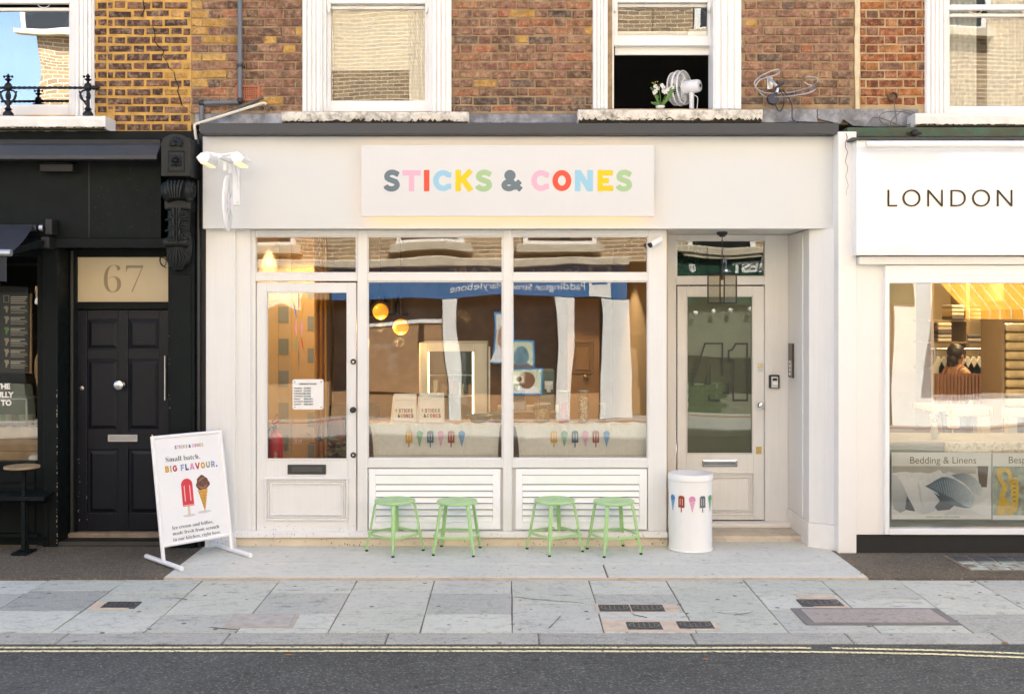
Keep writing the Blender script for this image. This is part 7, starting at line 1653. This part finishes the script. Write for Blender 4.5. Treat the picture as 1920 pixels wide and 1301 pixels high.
for j in range(10):
    tag(MB().box(X(1886,y5), X(1970,y5), y5 - .02, y5 + .4, Z(780-j*17.5,y5) + .003, Z(780-j*17.5-16,y5)).build('wrapped_linen', mat('wrapped_linen_cream', (.66,.52,.30), .25, var=.15, scale=10, bmp=.01, bscale=9), bevel=.03, seg=2), 'plastic-wrapped linen, %s up in the pile at the right edge' % ['lowest','second','third','fourth','fifth','sixth','seventh','eighth','ninth','topmost'][j], 'linen pack', 'wrapped linen pile')
# flowers in a vase and a yellow lamp foot
fv = thing('flower_vase', 'thin pink flowers in a vase on the laundry ledge', 'vase', (X(1752,.2), .2, Z(828,yb))); zv = Z(828,yb)
MB().lathe((X(1752,.2), .2, zv), [(.03,0),(.035,.06),(.02,.12),(.024,.13),(.001,.13)], 16).build('vase', mat('pale_vase', (.6,.55,.42), .3), fv, smooth=True)
for i in range(8):
    a = rnd.uniform(-.10,.12); h_ = rnd.uniform(.18,.30); MB().tube([(X(1752,.2), .2, zv+.12), (X(1752,.2)+a*.5, .2, zv+.12+h_*.5), (X(1752,.2)+a, .2+rnd.uniform(-.04,.04), zv+h_)], .002, 5).build('stem', M_LEAF, fv); MB().ball((X(1752,.2)+a, .2, zv+h_), .012, 8, 6).build('blossom', mat('pink_blossom', (.6,.35,.38), .7), fv)

# ------------------------------------------------------------------ two people in the laundry
def person(name, label, loc, turn, lean, skin, hair, top, bottom, armpose, ponytail):
    """one continuous skinned body standing at loc, turned about z (0 = back to the street)"""
    J = {'pelvis': (0,0,.93,.13), 'waist': (0,0,1.05,.115), 'chest': (0,-.005,1.22,.125), 'collar': (0,0,1.36,.085), 'neck': (0,.0,1.42,.047), 'jaw': (0,.012,1.475,.055), 'head': (0,.008,1.545,.082), 'crown': (0,-.0,1.60,.06),
         'lsh': (-.155,0,1.345,.052), 'rsh': (.155,0,1.345,.052), 'lhip': (-.09,0,.88,.092), 'rhip': (.09,0,.88,.092), 'lkn': (-.095,.02,.48,.058), 'rkn': (.095,.02,.48,.058), 'lan': (-.095,0,.09,.036), 'ran': (.095,0,.09,.036), 'lto': (-.10,.14,.03,.03), 'rto': (.10,.14,.03,.03)}
    for s, k in ((-1,'l'),(1,'r')):
        e, h = armpose[k]; J[k+'el'] = (*e,.040); J[k+'wr'] = (*h,.028)
        d = (Vector(h) - Vector(e)).normalized(); pm = Vector(h) + d*.06; J[k+'pm'] = (*pm,.030)
        sd = d.cross(Vector((0,0,1))).normalized() if abs(d.z) < .9 else Vector((1,0,0))
        for q in range(4): J['%sf%d' % (k,q)] = (*(pm + d*(.075 - .012*abs(q-1)) + sd*(q-1.5)*.018 - Vector((0,0,.015))), .0085)
        J[k+'th'] = (*(pm + d*.02 + sd*.045*s), .010)
    E_ = [('pelvis','waist'),('waist','chest'),('chest','collar'),('collar','neck'),('neck','jaw'),('jaw','head'),('head','crown'),('collar','lsh'),('collar','rsh'),('pelvis','lhip'),('pelvis','rhip'),('lhip','lkn'),('rhip','rkn'),('lkn','lan'),('rkn','ran'),('lan','lto'),('ran','rto')]
    for k in 'lr': E_ += [(k+'sh',k+'el'),(k+'el',k+'wr'),(k+'wr',k+'pm'),(k+'pm',k+'th')] + [(k+'pm','%sf%d' % (k,q)) for q in range(4)]
    names = list(J); me = bpy.data.meshes.new('body'); me.from_pydata([J[n][:3] for n in names], [(names.index(a), names.index(b)) for a, b in E_], [])
    root = thing(name, label, 'person', loc); root.rotation_euler = (0,0,R(turn))
    b = bpy.data.objects.new('body', me); COL.objects.link(b); b.parent = root; me.materials.append(skin)
    b.modifiers.new('skin', 'SKIN'); ss = b.modifiers.new('sub', 'SUBSURF'); ss.levels = ss.render_levels = 2; b.modifiers['skin'].use_smooth_shade = True
    if not me.skin_vertices: me.attributes
    for i, n in enumerate(names):
        r_ = J[n][3]; sv = me.skin_vertices[0].data[i]; sv.radius = (r_*(1.25 if n in ('pelvis','waist','chest') else 1), r_*(.85 if n in ('pelvis','waist','chest') else 1)); sv.use_root = (n == 'pelvis')
    def loc_build(mb, nm, m_, parent=root, **k):
        me_ = bpy.data.meshes.new(nm); me_.from_pydata([tuple(q) for q in mb.v], [], mb.f); me_.materials.append(m_)
        for p_ in me_.polygons: p_.use_smooth = True
        o_ = bpy.data.objects.new(nm, me_); COL.objects.link(o_); o_.parent = parent; return o_
    # face, ears, hair
    mb = MB(); mb.lathe((0,.088,1.53), [(.001,-.02),(.012,-.012),(.008,.02),(.001,.03)], 10); loc_build(mb, 'nose', skin)
    for s in (-1,1):
        mb = MB(); mb.ball((s*.085,.0,1.535), .022, 10, 8, .4, .8, 1.3); loc_build(mb, 'ear', skin); mb = MB(); mb.ball((s*.032,.078,1.548), .010, 8, 6); loc_build(mb, 'eye', M_BLACKPL)
    mb = MB(); mb.box(-.022,.022,.080,.090,1.492,1.499); loc_build(mb, 'mouth', mat('lip_red', (.35,.10,.08), .5))
    mb = MB(); mb.ball((0,-.018,1.575), .102, 20, 14, .95, .98, .95); hr = loc_build(mb, 'hair', hair)
    if ponytail:
        mb = MB(); mb.tube(smoothpath([(0,-.10,1.60),(0,-.135,1.56),(0,-.13,1.47),(0,-.115,1.34),(0,-.12,1.20),(0,-.125,1.10)],4), [.03]*3 + [.034]*6 + [.026]*6 + [.018]*5 + [.006], 10); loc_build(mb, 'ponytail', hair, hr)
    else:
        mb = MB(); mb.ball((0,-.06,1.49), .075, 14, 10, 1, .8, 1.1); loc_build(mb, 'hair_back', hair, hr)
    # vest with low scooped back and shoulder straps, trousers
    n = 28; mb = MB(); V = []; rows = [(.90,.168,.128),(1.0,.158,.118),(1.08,.152,.112),(1.16,.162,.122),(1.22,.170,.130)]
    for z_, a_, b_ in rows:
        for j in range(n): th = 2*math.pi*j/n; V.append((a_*math.cos(th), b_*math.sin(th), z_ + (0 if z_ < 1.2 else .05*abs(math.cos(th)))))
    mb.add(V, [(i*n+j, i*n+(j+1)%n, (i+1)*n+(j+1)%n, (i+1)*n+j) for i in range(len(rows)-1) for j in range(n)])
    for s in (-1,1): mb.tube(smoothpath([(s*.115,-.112,1.20),(s*.105,-.115,1.30),(s*.10,-.06,1.395),(s*.10,.03,1.395),(s*.10,.11,1.28),(s*.10,.122,1.2)],4), .017, 8)
    loc_build(mb, 'vest', top)
    mb = MB()
    for s in (-1,1): mb.tube([(s*.088,0,.96),(s*.092,0,.86),(s*.096,.02,.48),(s*.098,.0,.10)], [.125,.120,.085,.075], 18)
    loc_build(mb, 'trousers', bottom)
    return root
M_SKIN = mat('warm_skin', (.48,.26,.15), .55, var=.04); M_HAIR = mat('dark_brown_hair', (.03,.018,.012), .45, var=.3, scale=40); M_VEST = mat('black_vest', (.015,.014,.014), .8); M_TROU = mat('dark_trousers', (.04,.04,.05), .8)
yP = 3.0
person('person', 'person in a black vest with a long ponytail, back to the street', (X(1862,yP), yP - .35, .05), 6, 0, M_SKIN, M_HAIR, M_VEST, M_TROU, {'l': ((-.24,.06,1.10),(-.16,.26,1.06)), 'r': ((.24,.02,1.08),(.17,.24,1.02))}, True)
person('person', 'person with dark hair in profile facing right, behind the terracotta cloth', (X(1784,yP), yP - .15, .04), -72, 0, M_SKIN, M_HAIR, mat('terracotta_top', (.36,.16,.09), .8), M_TROU, {'l': ((-.23,.08,1.10),(-.12,.28,1.08)), 'r': ((.23,.08,1.10),(.12,.28,1.08))}, False)

# ------------------------------------------------------------------ the sunlit far side of the street: stands behind the camera, seen in the shop glass
YO = OPP
def ox(px, yg=.04): return (px - VX) * (CAM_D + 2*yg - YO) / FPX          # column of a reflection in glass at depth yg
def oz(py, yg=.04): return CAM_H - (py - VY) * (CAM_D + 2*yg - YO) / FPX
ground_sheet('far_pavement', -40, 40, YO - .5, -7.4, .06, groundmat('far_paving', (.30,.30,.27), (.38,.38,.34), (.45,.44,.4), 40), 'far pavement across the street', .3)
M_BLUE = mat('shop_blue', (.03,.15,.34), .35, var=.03); M_OWHITE = mat('sunlit_white_paint', (.80,.78,.72), .5, var=.04, dirt=(.5,.43,.3), dirt_amt=.12)
M_OGREEN = mat('shop_dark_green', (.022,.065,.04), .4, var=.06); M_OBROWN = mat('brown_timber', (.34,.20,.10), .5, var=.12); M_OGREY = mat('grey_green_shutter', (.14,.145,.105), .6, var=.05)
M_OTILE = mat('green_glazed_tile', (.018,.05,.024), .2, var=.2, scale=3); M_OGLASS = mat('far_shop_glass', (.02,.022,.022), .06, var=.05); M_OSTONE = mat('far_stone', (.55,.47,.34), .8, var=.12)
M_OTAN = mat('tan_fascia', (.30,.20,.11), .6, var=.05)
def far_house(label, x0, x1, h):
    t_ = thing('far_terraced_house', label, 'house', ((x0+x1)/2, YO - 2, 0)); MB().box(x0, x1, YO - 6, YO, 2.98, h).build('brick_front', M_FARBRICK, t_); MB().box(x0, x1, YO - 6, YO - 1.2, 0, 2.979).build('ground_floor', M_OBROWN, t_)
    MB().box(x0 - .02, x1 + .02, YO - .1, YO + .06, h, h + .3).build('parapet', M_OSTONE, t_); return t_
fh = [far_house('far yellow brick house above the blue shop across the street', -3.35, 2.75, 11), far_house('far yellow brick house above the green shop across the street', 2.76, 7.6, 11), far_house('far yellow brick house at the end across the street', 7.61, 16, 10.5), far_house('far low brick house across the street above the tan shop', -8.85, -3.36, 11), far_house('far low house at the end of the terrace across the street', -18, -8.95, 5.2)]
def far_window(x, z0, w, h, lab):
    t_ = thing('far_window', lab, 'window', (x, YO, z0), 'windows across the street'); MB().box(x-w/2-.22, x+w/2+.22, YO + .0, YO + .22, z0-.16, z0).build('sill', M_OSTONE, t_, bevel=.01)
    MB().frame(x-w/2-.1, x+w/2+.1, z0+.001, z0+h, YO + .001, YO + .06, .1,.1,.06,.1).box(x-w/2, x+w/2, YO+.001, YO+.05, z0+h/2-.04, z0+h/2+.04).build('frame', M_OWHITE, t_); MB().box(x-w/2, x+w/2, YO+.001, YO+.02, z0+.061, z0+h-.1).build('pane', M_OGLASS, t_)
    MB().box(x-w/2+.02, x+w/2-.02, YO+.0205, YO+.022, z0+h*.62, z0+h-.1).build('blind', M_OWHITE, t_)
wx = [ox(808), ox(1048), ox(1373), ox(1530), ox(1800), -4.6, -7.0, -8.6]
for i, x_ in enumerate(wx):
    for j, z_ in enumerate((oz(460), 7.4)):
        if j and i in (0,): continue
        far_window(x_, z_, 1.15, 1.9, 'far window %s, %s' % (['first floor','second floor'][j], ['above the blue shop left','above the blue shop right','above NEST','beside NEST','above the orange awning','above the tan shop','second above the tan shop','at the low end'][i]))
def far_shop(label, x0, x1, zf0, zf1, m, riser, rm):
    t_ = thing('far_shopfront', label, 'shopfront', ((x0+x1)/2, YO, 0)); MB().box(x0, x1, YO - .2, YO + .10, zf0, zf1).build('fascia', m, t_)
    MB().box(x0 - .03, x1 + .03, YO - .1, YO + .26, zf1 + .001, zf1 + .16).build('cornice', M_OSTONE, t_, bevel=.02); MB().box(x0, x1, YO - .2, YO + .02, 0.06, riser).build('stall_riser', rm, t_)
    MB().box(x0, x1, YO - .06, YO - .05, riser, zf0).build('shop_glass', M_OGLASS, t_); return t_
# blue shop
bs = far_shop('sunlit blue shop across the street seen reflected in the cream shop windows', -3.3, 2.28, oz(561), oz(503), M_BLUE, .55, M_OBROWN)
text('lettering', 'Paddington Street, Marylebone', M_WHITE, bs, (ox(1090), YO + .104, oz(549)), .26, ox(1090) - ox(853), rz=180, ext=.002)
text('lettering', 'CARE', M_WHITE, bs, (ox(920), YO + .104, oz(526)), .30, rz=180, ext=.002, off=.01); text('lettering', 'Special', M_WHITE, bs, (ox(1080), YO + .104, oz(526)), .30, rz=180, ext=.002)
MB().box(ox(1098), ox(1150), YO + .101, YO + .105, oz(560), oz(504)).build('white_panel', M_OWHITE, bs); MB().box(ox(1106), ox(1143), YO + .106, YO + .109, oz(540), oz(506)).build('blue_square', M_BLUE, bs)
for a, b in ((838, 866), (1040, 1070), (1128, 1186)): MB().box(ox(a), ox(b), YO - .05, YO + .10, .06, oz(562)).build('pilaster', M_OWHITE, bs, bevel=.01)
for a, b in ((690, 790), (800, 836)): MB().box(ox(a), ox(b), YO - .04, YO + .02, .5, oz(610)).build('brown_door', M_OBROWN, bs)
text('lettering', 'Pop in', mat('pale_door_text', (.45,.36,.27), .6), bs, (ox(752), YO + .022, oz(655)), .2, rz=180); 
for i in range(7): MB().box(ox(735 - (i%3)*3), ox(752), YO + .021, YO + .024, oz(668+i*6), oz(666.5+i*6)).build('printed_line', mat('pale_door_text', (.45,.36,.27)), bs)
MB().box(ox(690), ox(836), YO - .04, YO + .05, oz(610), oz(603)).build('door_rail', M_OWHITE, bs)
# stepped photo posters in its window
M_SKY = mat('poster_blue_edge', (.02,.24,.50), .4)
for i, (a, b, c, d, pc, hc) in enumerate(((925, 962, 590, 672, (.62,.60,.52), (.40,.22,.15)), (952, 996, 634, 690, (.55,.60,.42), (.10,.25,.30)), (958, 1010, 684, 738, (.58,.62,.44), (.16,.085,.05)))):
    t_ = thing('far_poster', ['tall','middle','lower'][i] + ' blue-edged photo poster in the blue shop window across the street', 'poster', (ox((a+b)/2), YO, oz(d)), 'posters across the street')
    MB().box(ox(a), ox(b), YO + .005 + i*.01, YO + .012 + i*.01, oz(d), oz(c)).build('edge', M_SKY, t_); MB().box(ox(a+3), ox(b-3), YO + .0125 + i*.01, YO + .0145 + i*.01, oz(d-3), oz(c+3)).build('photo', mat('far_photo_%d' % i, pc, .6, var=.2, scale=6), t_)
    cx, cz = ox((a+b)/2), oz((c+d)/2 - 2); MB().prism(arc(cx, cz, .13, 0, 360, 18, .17)[:-1], lambda u, v, e: (u, e, v), YO + .0147 + i*.01, YO + .0155 + i*.01).build('figure', mat('far_figure_%d' % i, hc, .6, var=.3, scale=12), t_)
    MB().prism([(cx-.24, oz(d-4)), (cx+.24, oz(d-4)), (cx+.12, cz-.13), (cx-.12, cz-.13)], lambda u, v, e: (u, e, v), YO + .0147 + i*.01, YO + .0153 + i*.01).build('figure', mat('far_shirt_%d' % i, [(.7,.7,.7),(.12,.12,.14),(.75,.75,.74)][i], .6), t_)
# green shop
G2 = lambda px: ox(px, .68); H2 = lambda py: oz(py, .68)
gs = far_shop('dark green shop NEST across the street seen reflected in door 41', 3.02, 7.3, H2(575), H2(476), M_OGREEN, .5, M_OGREY)
text('lettering', 'NEST', M_OWHITE, gs, (G2(1443), YO + .104, H2(512)), .30, G2(1443) - G2(1372), rz=180, ext=.004, off=.05)
MB().prism([(G2(1282), H2(493)), (G2(1294), H2(495)), (G2(1295), H2(506)), (G2(1289), H2(510)), (G2(1283), H2(506))], lambda u, v, d: (u, d, v), YO + .101, YO + .106).build('number_badge', M_OWHITE, gs); text('number', '31', M_OGREEN, gs, (G2(1293.5), YO + .108, H2(505)), .12, rz=180)
MB().box(3.3, 7.2, YO - .049, YO - .02, 1.2, H2(577)).build('shutter', M_OGREY, gs)
for px in (1352, 1424): 
    MB().tube(smoothpath([(G2(px), YO + .11, H2(490)), (G2(px), YO + .22, H2(478)), (G2(px), YO + .34, H2(484)), (G2(px), YO + .38, H2(503))]), .018, 8).build('lamp_arm', M_CHROME, gs); MB().lathe((G2(px), YO + .38, H2(512)), [(.11,0),(.10,.05),(.05,.10),(.001,.11)], 18).build('lamp_shade', M_CHROME, gs, smooth=True)
for r_ in range(6):
    for c_ in range(4):
        x_ = G2(1275) + c_*.2 + (r_ % 2)*.1; MB().box(x_, x_ + .19, YO + .021, YO + .03, .08 + r_*.105, .08 + r_*.105 + .097).build('glazed_tile', M_OTILE, gs)
MB().box(G2(1272), G2(1350), YO + .0205, YO + .0225, .06, .71).build('tile_grout', mat('tile_grout', (.35,.4,.25), .8), gs)
tag(MB().box(-20, 20, YO + .5, YO + .62, .061, .067).build('brick_band', mat('red_brick_band', (.30,.09,.04), .8)), 'red brick band in the far pavement', kind='structure')
for i in range(4): tag(MB().ball((G2(1298 + i*36), YO + .12, H2(590 - i*2)), .05, 10, 8).build('festoon_bulb', M_OWHITE, smooth=True), 'white festoon bulb, %s of four under the green fascia' % ['first','second','third','last'][i], 'bulb', 'festoon bulbs across the street')
# tan food shop left, white wall and orange awning right
es = far_shop('dark shop at the end of the terrace across the street', -17, -9.0, 2.6, 3.3, M_OGREY, .7, M_OGREY)
ts = far_shop('tan food shop across the street seen reflected in the cream shop door', -8.8, -3.34, oz(560), oz(503), M_OTAN, .7, M_OTAN); text('lettering', 'CAFE FOODS', M_OWHITE, ts, (ox(625), YO + .104, oz(510)), .3, rz=180, ext=.002)
sa = thing('scalloped_awning', 'pale scalloped awning of the tan shop across the street', 'awning', (-5, YO, 2.4)); mb = MB(); V = []
for i in range(61):
    x_ = -8.5 + i*.08; V += [(x_, YO + .1, 2.55), (x_, YO + .8, 2.30), (x_, YO + .82, 2.18 + .05*math.cos(i*.9))]
mb.add(V, [q for i in range(60) for q in ((3*i, 3*i+3, 3*i+4, 3*i+1), (3*i+1, 3*i+4, 3*i+5, 3*i+2))]); mb.build('canopy', mat('pale_awning', (.55,.52,.45), .8), sa)
rw = lambda px: ox(px, -.24); rh = lambda py: oz(py, -.24)
lw = far_shop('white rendered shopfront with an orange awning across the street', 7.65, 14, rh(480), rh(390), M_OWHITE, .6, M_OWHITE); MB().box(rw(1668), rw(1745), YO - .04, YO + .06, .06, rh(481)).build('white_wall', M_OWHITE, lw)
oa = thing('orange_awning', 'orange awning with white stripes across the street, reflected in the laundry window', 'awning', (rw(1860), YO, 2.7)); m, t, p, co = base('orange_striped_canvas'); 
sp = t.nodes.new('ShaderNodeSeparateXYZ'); t.links.new(co, sp.inputs[0]); mm = t.nodes.new('ShaderNodeMath'); mm.operation = 'FRACT'; m2 = t.nodes.new('ShaderNodeMath'); m2.operation = 'MULTIPLY'; m2.inputs[1].default_value = 5.2; t.links.new(sp.outputs[0], m2.inputs[0]); t.links.new(m2.outputs[0], mm.inputs[0]); m3 = t.nodes.new('ShaderNodeMath'); m3.operation = 'GREATER_THAN'; m3.inputs[1].default_value = .93; t.links.new(mm.outputs[0], m3.inputs[0])
t.links.new(mixc(t, (.80,.36,.02), (.85,.75,.55), m3.outputs[0]), p.inputs['Base Color']); p.inputs['Roughness'].default_value = .8
xa, xb = rw(1752), rw(2080); k_ = .93
MB().add([(xa, YO + .1, rh(520)), (xb, YO + .1, rh(520)), (xb, YO + 1.15, rh(520) - .62), (xa + .05, YO + 1.15, rh(520) - .62), (xb, YO + 1.16, rh(520) - .78), (xa + .05, YO + 1.16, rh(520) - .78)], [(0,1,2,3),(3,2,4,5)]).build('canopy', m, oa)

# ------------------------------------------------------------------ fit lettering to its measured widths
bpy.context.view_layer.update()
for o, w in FIT:
    d = o.dimensions.x
    if d > 1e-6: k = w / d; o.scale = (k, k, 1)
bpy.context.view_layer.update()
dg = bpy.context.evaluated_depsgraph_get()
for o in [o for o in scene.objects if o.type == 'FONT']:
    me = bpy.data.meshes.new_from_object(o.evaluated_get(dg)); nm = o.name; lab = o.get('label')
    n_ = bpy.data.objects.new('t', me); COL.objects.link(n_); n_.parent = o.parent
    n_.location, n_.rotation_euler, n_.scale = o.location, o.rotation_euler, o.scale
    bpy.data.objects.remove(o); n_.name = nm
    if lab: n_['label'] = lab
print('bricks', nb, 'objects', len(scene.objects))
